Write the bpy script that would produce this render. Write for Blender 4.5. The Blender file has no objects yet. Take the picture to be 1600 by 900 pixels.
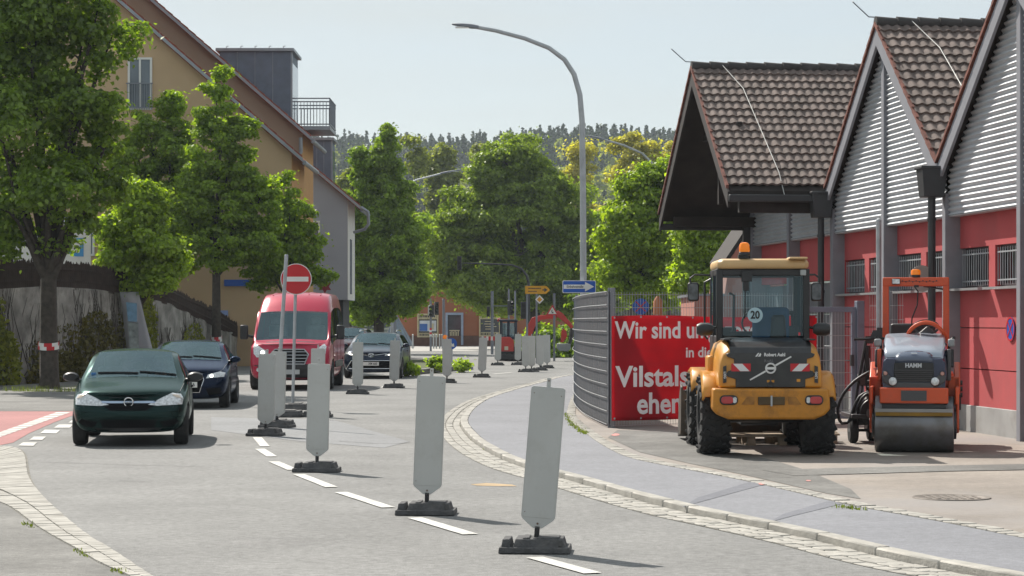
import bpy, bmesh, math, random
import numpy as np
from mathutils import Vector, Matrix
from mathutils.bvhtree import BVHTree
R = math.radians
V = Vector
random.seed(7)
sc = bpy.context.scene
COL = sc.collection

# ------------------------------------------------------------------ camera
CAM_H = 1.68                      # eye height of the photographer
FPX, HORIZON, CX = 3500.0, 503.0, 800.0   # surveyed from the photo: focal length and horizon, in 1600-wide pixels
cam_d = bpy.data.cameras.new('camera')
cam_d.sensor_width = 36.0
cam_d.lens = 36.0 * FPX / 1600.0
cam_d.shift_y = (HORIZON - 450.0) / 1600.0
cam_d.clip_start = 0.5
cam_d.clip_end = 6000
cam = bpy.data.objects.new('camera', cam_d)
COL.objects.link(cam)
cam.location = (0, 0, CAM_H)
cam.rotation_euler = (R(90), 0, 0)
sc.camera = cam

def G(px, py, z=0.0):
    """survey point on the level z seen at a photo pixel"""
    y = FPX * (CAM_H - z) / (py - HORIZON)
    return V(((px - CX) / FPX * y, y, z))
def P(px, py, y):
    """survey point at the distance y"""
    return V(((px - CX) / FPX * y, y, CAM_H - (py - HORIZON) / FPX * y))

# ------------------------------------------------------------------ sun and sky
SUN_AZ = math.atan2(-0.55, 0.83)     # from +Y towards +X
SUN_EL = R(45)
world = bpy.data.worlds.new('World')
sc.world = world
world.use_nodes = True
wn, wl = world.node_tree.nodes, world.node_tree.links
bg = wn['Background']
sky = wn.new('ShaderNodeTexSky')
sky.sky_type = 'NISHITA'
sky.sun_disc = False
sky.sun_elevation = SUN_EL
sky.sun_rotation = SUN_AZ
sky.altitude = 400
sky.air_density = 1.0
sky.dust_density = 1.6
sky.ozone_density = 1.0
# thin high cloud veil mixed over the clear sky
tcw = wn.new('ShaderNodeTexCoord')
mpw = wn.new('ShaderNodeMapping'); mpw.inputs['Scale'].default_value = (2.2, 2.2, 13)
now = wn.new('ShaderNodeTexNoise'); now.inputs['Scale'].default_value = 2.6; now.inputs['Detail'].default_value = 4
now.inputs['Roughness'].default_value = 0.45
rw = wn.new('ShaderNodeValToRGB')
rw.color_ramp.elements[0].position = 0.36; rw.color_ramp.elements[0].color = (0.62, 0.62, 0.62, 1)
rw.color_ramp.elements[1].position = 0.68; rw.color_ramp.elements[1].color = (1.0, 1.0, 1.0, 1)
mixw = wn.new('ShaderNodeMixRGB')
mixw.inputs['Color2'].default_value = (5.95, 6.45, 6.5, 1)
wl.new(tcw.outputs['Generated'], mpw.inputs['Vector']); wl.new(mpw.outputs['Vector'], now.inputs['Vector'])
wl.new(now.outputs['Fac'], rw.inputs['Fac']); wl.new(rw.outputs['Color'], mixw.inputs['Fac'])
wl.new(sky.outputs['Color'], mixw.inputs['Color1'])
wl.new(mixw.outputs['Color'], bg.inputs['Color'])
bg.inputs['Strength'].default_value = 0.075
sun_d = bpy.data.lights.new('sun', 'SUN')
sun_d.energy = 4.5
sun_d.angle = R(0.55)
sun_d.color = (1.0, 0.94, 0.85)
sun = bpy.data.objects.new('sun', sun_d)
COL.objects.link(sun)
sun.location = (-30, 40, 60)
to_sun = V((math.sin(SUN_AZ) * math.cos(SUN_EL), math.cos(SUN_AZ) * math.cos(SUN_EL), math.sin(SUN_EL)))
sun.rotation_euler = to_sun.to_track_quat('Z', 'Y').to_euler()
sc.view_settings.view_transform = 'Standard'
sc.view_settings.look = 'None'
sc.view_settings.gamma = 1.0
sc.view_settings.exposure = 0.62
sc.view_settings.use_curve_mapping = False
sc.cycles.use_denoising = True
sc.cycles.max_bounces = 6
sc.cycles.transparent_max_bounces = 12
sc.cycles.caustics_reflective = False
sc.cycles.caustics_refractive = False

# ------------------------------------------------------------------ materials
MATS = {}
def _new(name):
    m = bpy.data.materials.new(name); m.use_nodes = True
    return m, m.node_tree.nodes, m.node_tree.links, m.node_tree.nodes['Principled BSDF']
def mat(name, c, rough=0.6, metal=0.0, var=0.12, scale=3.0, bump=0.0, bscale=40.0, coat=0.0, spec=0.5, dirt=None, dirt_amt=0.5, dscale=2.0, rnd=False):
    """procedural material: base colour with a cloudy tone variation, optional dirt patches, optional fine bump"""
    if name in MATS: return MATS[name]
    m, n, l, b = _new(name)
    tc = n.new('ShaderNodeTexCoord')
    nz = n.new('ShaderNodeTexNoise'); nz.inputs['Scale'].default_value = scale; nz.inputs['Detail'].default_value = 5
    vec = tc.outputs['Object']
    if rnd:      # every copy of a part gets its own stains
        oi = n.new('ShaderNodeObjectInfo'); sc_ = n.new('ShaderNodeVectorMath'); sc_.operation = 'ADD'; ml = n.new('ShaderNodeMath'); ml.operation = 'MULTIPLY'; ml.inputs[1].default_value = 53.0
        l.new(oi.outputs['Random'], ml.inputs[0]); l.new(vec, sc_.inputs[0]); l.new(ml.outputs[0], sc_.inputs[1]); vec = sc_.outputs[0]
    l.new(vec, nz.inputs['Vector'])
    rp = n.new('ShaderNodeValToRGB')
    lo = [max(0, x * (1 - var)) for x in c]; hi = [min(1, x * (1 + var)) for x in c]
    rp.color_ramp.elements[0].position = 0.3; rp.color_ramp.elements[0].color = (*lo, 1)
    rp.color_ramp.elements[1].position = 0.7; rp.color_ramp.elements[1].color = (*hi, 1)
    l.new(nz.outputs['Fac'], rp.inputs['Fac'])
    col = rp.outputs['Color']
    if dirt:
        n2 = n.new('ShaderNodeTexNoise'); n2.inputs['Scale'].default_value = dscale; n2.inputs['Detail'].default_value = 8; n2.inputs['Roughness'].default_value = 0.7
        l.new(vec, n2.inputs['Vector'])
        r2 = n.new('ShaderNodeValToRGB')
        r2.color_ramp.elements[0].position = 0.48; r2.color_ramp.elements[0].color = (0, 0, 0, 1)
        r2.color_ramp.elements[1].position = 0.70; r2.color_ramp.elements[1].color = (dirt_amt,) * 3 + (1,)
        l.new(n2.outputs['Fac'], r2.inputs['Fac'])
        mx = n.new('ShaderNodeMixRGB'); mx.inputs['Color2'].default_value = (*dirt, 1)
        l.new(r2.outputs['Color'], mx.inputs['Fac']); l.new(col, mx.inputs['Color1']); col = mx.outputs['Color']
    l.new(col, b.inputs['Base Color'])
    b.inputs['Roughness'].default_value = rough
    b.inputs['Metallic'].default_value = metal
    b.inputs['Coat Weight'].default_value = coat
    b.inputs['Coat Roughness'].default_value = 0.04
    b.inputs['Specular IOR Level'].default_value = spec
    if bump:
        nb = n.new('ShaderNodeTexNoise'); nb.inputs['Scale'].default_value = bscale; nb.inputs['Detail'].default_value = 3
        l.new(tc.outputs['Object'], nb.inputs['Vector'])
        bp = n.new('ShaderNodeBump'); bp.inputs['Strength'].default_value = bump; bp.inputs['Distance'].default_value = 0.02
        l.new(nb.outputs['Fac'], bp.inputs['Height']); l.new(bp.outputs['Normal'], b.inputs['Normal'])
    MATS[name] = m
    return m
def ground_mat(name, c, speck=0.45, stain=0.25, sscale=0.45, tint=None, rough=0.85):
    """worn paving: aggregate speckle, broad stains, fine dark cracks"""
    m, n, l, b = _new(name)
    tc = n.new('ShaderNodeTexCoord')
    def noise(scale, detail, rough_=0.5, vec=None):
        z = n.new('ShaderNodeTexNoise'); z.inputs['Scale'].default_value = scale; z.inputs['Detail'].default_value = detail; z.inputs['Roughness'].default_value = rough_
        l.new(vec or tc.outputs['Object'], z.inputs['Vector']); return z
    def ramp(src, p0, v0, p1, v1):
        r = n.new('ShaderNodeValToRGB')
        r.color_ramp.elements[0].position = p0; r.color_ramp.elements[0].color = (v0, v0, v0, 1)
        r.color_ramp.elements[1].position = p1; r.color_ramp.elements[1].color = (v1, v1, v1, 1)
        l.new(src, r.inputs['Fac']); return r.outputs['Color']
    def mul(a, b_, f=1.0):
        x = n.new('ShaderNodeMixRGB'); x.blend_type = 'MULTIPLY'; x.inputs['Fac'].default_value = f
        l.new(a, x.inputs['Color1']); l.new(b_, x.inputs['Color2']); return x.outputs['Color']
    base = n.new('ShaderNodeRGB'); base.outputs[0].default_value = (*c, 1)
    fine = noise(95, 3, 0.75)
    mid = noise(13, 4, 0.7)
    big = noise(sscale, 5, 0.6)
    col = mul(base.outputs[0], ramp(fine.outputs['Fac'], 0.3, 1 - speck, 0.7, 1 + speck * 0.6))
    col = mul(col, ramp(mid.outputs['Fac'], 0.3, 1 - speck * 0.5, 0.7, 1 + speck * 0.4))
    col = mul(col, ramp(big.outputs['Fac'], 0.32, 1 - stain, 0.66, 1 + stain * 0.6))
    big2 = noise(sscale * 4.7, 4, 0.65)
    col = mul(col, ramp(big2.outputs['Fac'], 0.35, 1 - stain * 0.55, 0.6, 1.0))
    if tint:
        t = n.new('ShaderNodeMixRGB'); t.inputs['Color2'].default_value = (*tint, 1)
        l.new(ramp(noise(sscale * 0.8, 4, 0.6).outputs['Fac'], 0.45, 0, 0.62, 0.7), t.inputs['Fac'])
        l.new(col, t.inputs['Color1']); col = t.outputs['Color']
    l.new(col, b.inputs['Base Color'])
    b.inputs['Roughness'].default_value = rough
    b.inputs['Specular IOR Level'].default_value = 0.35
    bp = n.new('ShaderNodeBump'); bp.inputs['Strength'].default_value = 0.5; bp.inputs['Distance'].default_value = 0.006
    l.new(fine.outputs['Fac'], bp.inputs['Height']); l.new(bp.outputs['Normal'], b.inputs['Normal'])
    MATS[name] = m
    return m
def glass(name, tint=(0.55, 0.66, 0.68), refl=0.10, rough=0.02, gcol=(1, 1, 1)):
    """thin pane: tinted see-through with a mirror layer that grows at grazing angles"""
    if name in MATS: return MATS[name]
    m, n, l, b = _new(name)
    n.remove(b)
    tr = n.new('ShaderNodeBsdfTransparent'); tr.inputs['Color'].default_value = (*tint, 1)
    gl = n.new('ShaderNodeBsdfGlossy'); gl.inputs['Roughness'].default_value = rough; gl.inputs['Color'].default_value = (*gcol, 1)
    fr = n.new('ShaderNodeFresnel'); fr.inputs['IOR'].default_value = 1.5
    ad = n.new('ShaderNodeMath'); ad.operation = 'ADD'; ad.inputs[1].default_value = refl; ad.use_clamp = True
    mx = n.new('ShaderNodeMixShader')
    l.new(fr.outputs['Fac'], ad.inputs[0]); l.new(ad.outputs[0], mx.inputs['Fac'])
    l.new(tr.outputs[0], mx.inputs[1]); l.new(gl.outputs[0], mx.inputs[2])
    l.new(mx.outputs[0], n['Material Output'].inputs['Surface'])
    MATS[name] = m
    return m
def leaf_mat(name, c, trans=0.45, var=0.45, yellow=(1.25, 1.1, 0.6)):
    """leaf: diffuse + translucent, every leaf its own tone, clumps warmer or cooler"""
    if name in MATS: return MATS[name]
    m, n, l, b = _new(name)
    n.remove(b)
    geo = n.new('ShaderNodeNewGeometry')
    tc = n.new('ShaderNodeTexCoord')
    nz = n.new('ShaderNodeTexNoise'); nz.inputs['Scale'].default_value = 0.9; nz.inputs['Detail'].default_value = 2
    l.new(tc.outputs['Object'], nz.inputs['Vector'])
    ad = n.new('ShaderNodeMath'); ad.operation = 'ADD'
    l.new(geo.outputs['Random Per Island'], ad.inputs[0]); l.new(nz.outputs['Fac'], ad.inputs[1])
    hf = n.new('ShaderNodeMath'); hf.operation = 'MULTIPLY'; hf.inputs[1].default_value = 0.5; l.new(ad.outputs[0], hf.inputs[0])
    rp = n.new('ShaderNodeValToRGB')
    rp.color_ramp.elements[0].position = 0.15; rp.color_ramp.elements[0].color = (*[x * (1 - var) for x in c], 1)
    rp.color_ramp.elements[1].position = 0.85; rp.color_ramp.elements[1].color = (*[min(1, x * (1 + var) * y) for x, y in zip(c, yellow)], 1)
    l.new(hf.outputs[0], rp.inputs['Fac'])
    df = n.new('ShaderNodeBsdfDiffuse'); ts = n.new('ShaderNodeBsdfTranslucent'); gl = n.new('ShaderNodeBsdfGlossy')
    gl.inputs['Roughness'].default_value = 0.45; gl.inputs['Color'].default_value = (0.6, 0.6, 0.6, 1)
    l.new(rp.outputs['Color'], df.inputs['Color'])
    tm = n.new('ShaderNodeMixRGB'); tm.blend_type = 'MULTIPLY'; tm.inputs['Fac'].default_value = 1; tm.inputs['Color2'].default_value = (1.9, 1.95, 0.7, 1)
    l.new(rp.outputs['Color'], tm.inputs['Color1']); l.new(tm.outputs['Color'], ts.inputs['Color'])
    m1 = n.new('ShaderNodeMixShader'); m1.inputs['Fac'].default_value = trans
    l.new(df.outputs[0], m1.inputs[1]); l.new(ts.outputs[0], m1.inputs[2])
    m2 = n.new('ShaderNodeMixShader'); m2.inputs['Fac'].default_value = 0.05
    l.new(m1.outputs[0], m2.inputs[1]); l.new(gl.outputs[0], m2.inputs[2])
    l.new(m2.outputs[0], n['Material Output'].inputs['Surface'])
    MATS[name] = m
    return m
def cloth_mat(name, c, trans=0.5, var=0.1, scale=1.5, bump=0.0):
    """thin printed cloth: light from behind shines through"""
    m = mat(name, c, rough=0.65, var=var, scale=scale, bump=bump, bscale=2.2)
    n, l = m.node_tree.nodes, m.node_tree.links
    b = n['Principled BSDF']; ts = n.new('ShaderNodeBsdfTranslucent'); mx = n.new('ShaderNodeMixShader'); mx.inputs['Fac'].default_value = trans
    src = b.inputs['Base Color'].links[0].from_socket
    l.new(src, ts.inputs['Color']); l.new(b.outputs[0], mx.inputs[1]); l.new(ts.outputs[0], mx.inputs[2]); l.new(mx.outputs[0], n['Material Output'].inputs['Surface'])
    return m
def lamp_mat(name, c, glow):
    """lit lens: coloured plastic that also gives off light"""
    m = mat(name, c, rough=0.25, var=0.05)
    b = m.node_tree.nodes['Principled BSDF']
    b.inputs['Emission Color'].default_value = (*c, 1); b.inputs['Emission Strength'].default_value = glow
    return m

# ------------------------------------------------------------------ mesh collecting
class MB:
    def __init__(s): s.bm = bmesh.new(); s.mi = 0
    def m(s, i): s.mi = i; return s
    def face(s, pts):
        vs = [s.bm.verts.new(p) for p in pts]
        f = s.bm.faces.new(vs); f.material_index = s.mi; return f
    def box(s, c, size, rot=None, taper=None):
        """centre, full size; rot = Matrix or z angle; taper=(sx,sy) scales the top face"""
        if isinstance(rot, (int, float)): rot = Matrix.Rotation(rot, 3, 'Z')
        vs = []
        for z in (-1, 1):
            for x, y in ((-1, -1), (1, -1), (1, 1), (-1, 1)):
                t = taper if (taper and z > 0) else (1, 1)
                p = V((x * size[0] / 2 * t[0], y * size[1] / 2 * t[1], z * size[2] / 2))
                if rot: p = rot @ p
                vs.append(s.bm.verts.new(p + V(c)))
        for q in ((3, 2, 1, 0), (4, 5, 6, 7), (0, 1, 5, 4), (1, 2, 6, 5), (2, 3, 7, 6), (3, 0, 4, 7)):
            s.bm.faces.new([vs[k] for k in q]).material_index = s.mi
        return s
    def ring(s, c, ax, r, n, ph=0.0):
        ax = V(ax).normalized(); a = ax.orthogonal().normalized(); b = ax.cross(a)
        return [s.bm.verts.new(V(c) + (a * math.cos(ph + 2 * math.pi * k / n) + b * math.sin(ph + 2 * math.pi * k / n)) * r) for k in range(n)]
    def skin(s, rings, cap0=True, cap1=True):
        for A, B in zip(rings, rings[1:]):
            n = len(A)
            for k in range(n):
                s.bm.faces.new((A[k], A[(k + 1) % n], B[(k + 1) % n], B[k])).material_index = s.mi
        if cap0: s.bm.faces.new(rings[0][::-1]).material_index = s.mi
        if cap1: s.bm.faces.new(rings[-1]).material_index = s.mi
        return s
    def cyl(s, p0, p1, r0, r1=None, n=12):
        p0, p1 = V(p0), V(p1); ax = p1 - p0
        return s.skin([s.ring(p0, ax, r0, n), s.ring(p1, ax, r0 if r1 is None else r1, n)])
    def tube(s, pts, r, n=8):
        pts = [V(p) for p in pts]
        rs = r if isinstance(r, (list, tuple)) else [r] * len(pts)
        a = None; rings = []
        for i, p in enumerate(pts):
            t = (pts[min(i + 1, len(pts) - 1)] - pts[max(i - 1, 0)]).normalized()
            if a is None: a = t.orthogonal().normalized()
            a = (a - t * a.dot(t)).normalized(); b = t.cross(a)
            rings.append([s.bm.verts.new(p + (a * math.cos(2 * math.pi * k / n) + b * math.sin(2 * math.pi * k / n)) * rs[i]) for k in range(n)])
        return s.skin(rings)
    def lathe(s, c, ax, prof, n=24, close=True):
        """prof = [(offset along axis, radius)]"""
        ax = V(ax).normalized()
        rings = [s.ring(V(c) + ax * o, ax, max(r, 1e-4), n) for o, r in prof]
        return s.skin(rings, close, close)
    def prism(s, pts, d):
        """flat polygon (3D points) pushed along d"""
        d = V(d); A = [s.bm.verts.new(V(p)) for p in pts]; B = [s.bm.verts.new(V(p) + d) for p in pts]
        n = len(A)
        s.bm.faces.new(A[::-1]).material_index = s.mi; s.bm.faces.new(B).material_index = s.mi
        for k in range(n): s.bm.faces.new((A[k], A[(k + 1) % n], B[(k + 1) % n], B[k])).material_index = s.mi
        return s
    def grid(s, rows):
        """rows of 3D points -> sheet"""
        vs = [[s.bm.verts.new(p) for p in r] for r in rows]
        for A, B in zip(vs, vs[1:]):
            for k in range(len(A) - 1):
                s.bm.faces.new((A[k], A[k + 1], B[k + 1], B[k])).material_index = s.mi
        return s
    def build(s, name, mats, parent=None, bevel=0.0, smooth=40, seg=2, normals=True):
        if normals: bmesh.ops.recalc_face_normals(s.bm, faces=s.bm.faces)
        me = bpy.data.meshes.new(name); s.bm.to_mesh(me); s.bm.free()
        for x in (mats if isinstance(mats, (list, tuple)) else [mats]): me.materials.append(x)
        if smooth:
            me.polygons.foreach_set('use_smooth', [True] * len(me.polygons)); me.set_sharp_from_angle(angle=R(smooth))
        o = bpy.data.objects.new(name, me); COL.objects.link(o)
        if parent: o.parent = parent
        if bevel:
            bv = o.modifiers.new('bevel', 'BEVEL'); bv.width = bevel; bv.segments = seg; bv.limit_method = 'ANGLE'; bv.angle_limit = R(35)
        return o
def thing(name, label, cat, loc=(0, 0, 0), rz=0.0, group=None):
    o = bpy.data.objects.new(name, None); COL.objects.link(o); o.empty_display_size = 0.2
    o.location = loc; o.rotation_euler = (0, 0, rz)
    return tag(o, label, cat, group)
def tag(o, label, cat, group=None):
    o['label'] = label; o['category'] = cat
    if group: o['group'] = group
    return o
def structure(o, kind='structure'): o['kind'] = kind; return o
def copy_tree(o, parent=None):
    c = o.copy(); COL.objects.link(c)
    if parent: c.parent = parent
    for ch in [x for x in COL.objects if x.parent == o]: copy_tree(ch, c)
    return c
def mesh_np(name, verts, faces, mats, parent=None, smooth=False):
    """quads from numpy arrays"""
    me = bpy.data.meshes.new(name)
    nv, nf = len(verts), len(faces)
    me.vertices.add(nv); me.vertices.foreach_set('co', np.asarray(verts, dtype=np.float32).ravel())
    k = faces.shape[1]
    me.loops.add(nf * k); me.loops.foreach_set('vertex_index', faces.astype(np.int32).ravel())
    me.polygons.add(nf); me.polygons.foreach_set('loop_start', np.arange(0, nf * k, k, dtype=np.int32))
    me.polygons.foreach_set('loop_total', np.full(nf, k, dtype=np.int32))
    if smooth: me.polygons.foreach_set('use_smooth', [True] * nf)
    me.update(calc_edges=True); me.validate()
    for x in (mats if isinstance(mats, (list, tuple)) else [mats]): me.materials.append(x)
    o = bpy.data.objects.new(name, me); COL.objects.link(o)
    if parent: o.parent = parent
    return o
def text(s, height, m, parent, loc, rot=(R(90), 0, 0), bold=0.0, xs=1.0, thick=0.002, name='lettering', align='CENTER', mirror=False):
    cu = bpy.data.curves.new('t', 'FONT'); cu.body = s; cu.size = height / 0.7; cu.align_x = align; cu.align_y = 'CENTER'
    cu.offset = bold; cu.extrude = thick; cu.resolution_u = 3
    t = bpy.data.objects.new('t', cu); COL.objects.link(t)
    dg = bpy.context.evaluated_depsgraph_get(); dg.update()
    me = bpy.data.meshes.new_from_object(t.evaluated_get(dg))
    bpy.data.objects.remove(t); bpy.data.curves.remove(cu)
    me.transform(Matrix.Diagonal((-xs if mirror else xs, 1, 1, 1)))
    me.materials.clear(); me.materials.append(m); me.name = name
    o = bpy.data.objects.new(name, me); COL.objects.link(o); o.parent = parent; o.location = loc; o.rotation_euler = rot
    return o
def smooth_line(pts, step=0.25):
    """Catmull-Rom through the points, resampled at equal steps (plan view)"""
    pts = [V(p) for p in pts]; out = []
    q = [pts[0] * 2 - pts[1]] + pts + [pts[-1] * 2 - pts[-2]]
    for i in range(1, len(q) - 2):
        n = max(2, int((q[i + 1] - q[i]).length / 0.08))
        for k in range(n):
            t = k / n
            out.append(0.5 * ((2 * q[i]) + (q[i + 1] - q[i - 1]) * t + (2 * q[i - 1] - 5 * q[i] + 4 * q[i + 1] - q[i + 2]) * t * t + (3 * q[i] - q[i - 1] - 3 * q[i + 1] + q[i + 2]) * t ** 3))
    out.append(pts[-1]); res = [out[0]]; acc = 0
    for a, b in zip(out, out[1:]):
        acc += (b - a).length
        if acc >= step: res.append(b); acc = 0
    return res
def offset_line(line, d, z=None):
    """plan offset to the right-hand side of travel"""
    res = []
    for i, p in enumerate(line):
        t = line[min(i + 1, len(line) - 1)] - line[max(i - 1, 0)]; t.z = 0; t.normalize()
        q = p + V((t.y, -t.x, 0)) * d
        if z is not None: q.z = z
        res.append(q)
    return res
def poly_sheet(name, pts, z, m):
    b = MB(); b.face([(p[0], p[1], z) for p in pts])
    bmesh.ops.triangulate(b.bm, faces=b.bm.faces[:])
    o = b.build(name, m, smooth=0)
    for p in o.data.polygons:
        if p.normal.z < 0: p.flip()
    return structure(o)
def poly2(pts, n=40):
    """closed 2D outline resampled evenly"""
    P2 = [V((p[0], p[1])) for p in pts]; L = [(P2[(i + 1) % len(P2)] - P2[i]).length for i in range(len(P2))]
    tot = sum(L); out = []
    for i, p in enumerate(P2):
        k = max(1, round(n * L[i] / tot)); q = P2[(i + 1) % len(P2)]
        for j in range(k): out.append(p.lerp(q, j / k))
    return out
def decal(bvh, pts, name, m, parent, side='front', off=0.006, bulge=0.0, rings=5, n=40, fallback=0.0, inset=0.02):
    """piece of trim that follows a body: outline pressed onto the surface along one axis, with thickness"""
    out = poly2(pts, n); c = sum(out, V((0, 0))) / len(out)
    dirs = {'front': (V((0, -8, 0)), V((0, 1, 0))), 'back': (V((0, 12, 0)), V((0, -1, 0))), 'left': (V((-8, 0, 0)), V((1, 0, 0))), 'right': (V((8, 0, 0)), V((-1, 0, 0))), 'top': (V((0, 0, 8)), V((0, 0, -1)))}
    o0, d = dirs[side]
    def at(u, v, extra):
        p = V((u, 0, v)) if side in ('front', 'back') else (V((0, u, v)) if side in ('left', 'right') else V((u, v, 0)))
        hit = bvh.ray_cast(p + o0, d)
        q = hit[0] if hit[0] is not None else (p - d * fallback)
        return q - d * (off + extra)
    b = MB(); rows = []
    for r in range(rings):
        f = 1 - r / rings
        rows.append([b.bm.verts.new(at(*(c + (p - c) * f), bulge * (1 - f * f))) for p in out])
    back = [b.bm.verts.new(v.co + d * inset) for v in rows[0]]
    k = len(out)
    for A, B in zip([back] + rows, rows):
        for i in range(k): b.bm.faces.new((A[i], A[(i + 1) % k], B[(i + 1) % k], B[i]))
    cv = b.bm.verts.new(at(*c, bulge))
    for i in range(k): b.bm.faces.new((rows[-1][i], rows[-1][(i + 1) % k], cv))
    return b.build(name, m, parent, smooth=50)
def rrect(cx, cz, w, h, r, n=5):
    pts = []
    for sx, sz, a0 in ((1, 1, 0), (-1, 1, 90), (-1, -1, 180), (1, -1, 270)):
        for k in range(n + 1):
            a = R(a0 + 90 * k / n); pts.append((cx + sx * (w / 2 - r) + r * math.cos(a), cz + sz * (h / 2 - r) + r * math.sin(a)))
    return pts
def disc(cx, cz, r, n=20, rz=None): return [(cx + r * math.cos(2 * math.pi * k / n), cz + (rz or r) * math.sin(2 * math.pi * k / n)) for k in range(n)]

# shared materials
M_steel = mat('galvanised_steel', (0.40, 0.42, 0.44), rough=0.5, metal=0.35, var=0.12, scale=6)
M_grey = mat('grey_painted_steel', (0.19, 0.205, 0.24), rough=0.5, var=0.08)
M_dark = mat('dark_painted_metal', (0.035, 0.036, 0.04), rough=0.5, var=0.15)
M_black = mat('black_plastic', (0.018, 0.018, 0.02), rough=0.45, var=0.2)
M_rubber = mat('tyre_rubber', (0.022, 0.022, 0.023), rough=0.85, var=0.25, scale=9, bump=0.3, bscale=60, dirt=(0.10, 0.09, 0.08), dirt_amt=0.25, dscale=5)
M_white = mat('white_paint', (0.72, 0.72, 0.70), rough=0.5, var=0.05)
M_red = mat('sign_red', (0.50, 0.012, 0.02), rough=0.45, var=0.06)
M_blue = mat('sign_blue', (0.01, 0.09, 0.42), rough=0.45, var=0.06)
M_orange_lens = lamp_mat('amber_lens', (0.85, 0.22, 0.01), 0.15)
M_lens = mat('clear_lamp_lens', (0.62, 0.64, 0.66), rough=0.15, metal=0.25, var=0.35, scale=30, coat=1)
M_redlens = mat('red_lamp_lens', (0.45, 0.015, 0.02), rough=0.2, var=0.2, coat=1)
M_chrome = mat('chrome', (0.75, 0.76, 0.78), rough=0.12, metal=1.0, var=0.03)
M_rim = mat('alloy_rim', (0.42, 0.43, 0.45), rough=0.35, metal=0.8, var=0.1)
M_plate = mat('number_plate', (0.75, 0.75, 0.72), rough=0.4, var=0.03)
M_mirror = mat('mirror_glass', (0.5, 0.55, 0.6), rough=0.05, metal=1, var=0.02)
M_bark = mat('bark', (0.055, 0.045, 0.036), rough=0.95, var=0.35, scale=8, bump=0.8, bscale=18)
# ------------------------------------------------------------------ ground, roads, kerbs
M_asphalt = ground_mat('worn_asphalt', (0.236, 0.234, 0.229), speck=0.6, stain=0.16)
M_asph_dark = ground_mat('old_asphalt', (0.20, 0.195, 0.185), speck=0.45, stain=0.3, sscale=0.6)
M_walk = ground_mat('blue_grey_sidewalk_asphalt', (0.236, 0.240, 0.262), speck=0.30, stain=0.10)
M_yard = ground_mat('brownish_yard_concrete', (0.325, 0.285, 0.25), speck=0.28, stain=0.22, sscale=0.35, tint=(0.26, 0.245, 0.24))
M_redlane = ground_mat('red_bike_lane', (0.38, 0.17, 0.165), speck=0.25, stain=0.12)
M_far_walk = ground_mat('pale_far_pavement', (0.40, 0.385, 0.36), speck=0.2, stain=0.1)
M_line = ground_mat('worn_white_marking', (0.62, 0.61, 0.58), speck=0.22, stain=0.18, sscale=2.5)
M_seam = mat('tar_seam', (0.07, 0.07, 0.07), rough=0.7)
M_granite = mat('granite_stone', (0.345, 0.33, 0.30), rough=0.85, var=0.2, scale=5, bump=0.4, bscale=50, dirt=(0.24, 0.22, 0.19), dirt_amt=0.45, dscale=3)
M_mortar = mat('dark_joint_sand', (0.17, 0.16, 0.14), rough=0.95, var=0.3)
M_earth = mat('meadow_ground', (0.07, 0.085, 0.03), rough=1, var=0.4, scale=0.05)

WZ = 0.06   # height of the right sidewalk and yard above the road
gb = MB()
gb.face([(-900, -60, -0.30), (900, -60, -0.30), (900, 1300, -0.30), (-900, 1300, -0.30)])
structure(gb.build('ground', M_earth, smooth=0))
# the carriageway: a wide sheet carrying everything on the near side
poly_sheet('road', [(-30, -5), (40, -5), (60, 175), (-30, 175)], 0.0, M_asphalt)

kerb_px = [(898, 588), (844, 600), (818, 607), (787, 616), (758, 626), (735, 640), (722, 655), (720, 667), (732, 684), (747, 697), (773, 713), (818, 732), (900, 754.6), (987, 780), (1075, 803), (1162, 821.5), (1272, 845.6), (1359, 867.5), (1425, 883), (1503, 898), (1650, 926), (1900, 970), (2400, 1040)]
kerb = [V((22, 88, 0)), V((10, 82, 0)), V((5, 76, 0))] + [G(*p) for p in kerb_px]
kerb = smooth_line(kerb, 0.15)
kerb_top = offset_line(kerb, -0.13)          # towards the sidewalk (left of travel)
gutter_out = offset_line(kerb, 0.36)

edge_px = [(960, 592), (930, 597), (905, 606), (893, 622), (887, 638), (886, 650), (897, 663), (916, 678), (944, 697), (987, 716), (1075, 734), (1162, 751), (1250, 771), (1337, 791), (1469, 815), (1600, 841), (1800, 880), (2300, 960)]
edge = [V((22, 80, WZ)), V((10, 72, WZ)), V((5.2, 68, WZ))] + [G(*p, WZ) for p in edge_px]
edge = smooth_line(edge, 0.2)
walk_pts = kerb_top + edge[::-1]
poly_sheet('sidewalk', walk_pts, WZ, M_walk)
edge_in = offset_line(edge, -0.16)
yard = [V((p.x, p.y, 0)) for p in edge_in] + [V((30, 13, 0)), V((30, 90, 0))]
poly_sheet('yard_pavement', yard, WZ, M_yard)
# darker worn asphalt strip of the yard along the sidewalk and under the banner
strip = edge_in[14:] if len(edge_in) > 20 else edge_in
a_px = [(950, 684), (965, 672), (1075, 676), (1120, 700), (1210, 720), (1260, 735), (1330, 765), (1345, 780), (1290, 771), (1162, 742), (1075, 724), (1000, 707)]
poly_sheet('old_asphalt_strip', [G(x, y, WZ) for x, y in a_px], WZ + 0.004, M_asph_dark)
poly_sheet('yard_patch', [G(x, y, WZ) for x, y in [(1190, 735), (1480, 728), (1700, 724), (1700, 733), (1480, 737), (1240, 744)]], WZ + 0.007, M_asph_dark)

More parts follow.
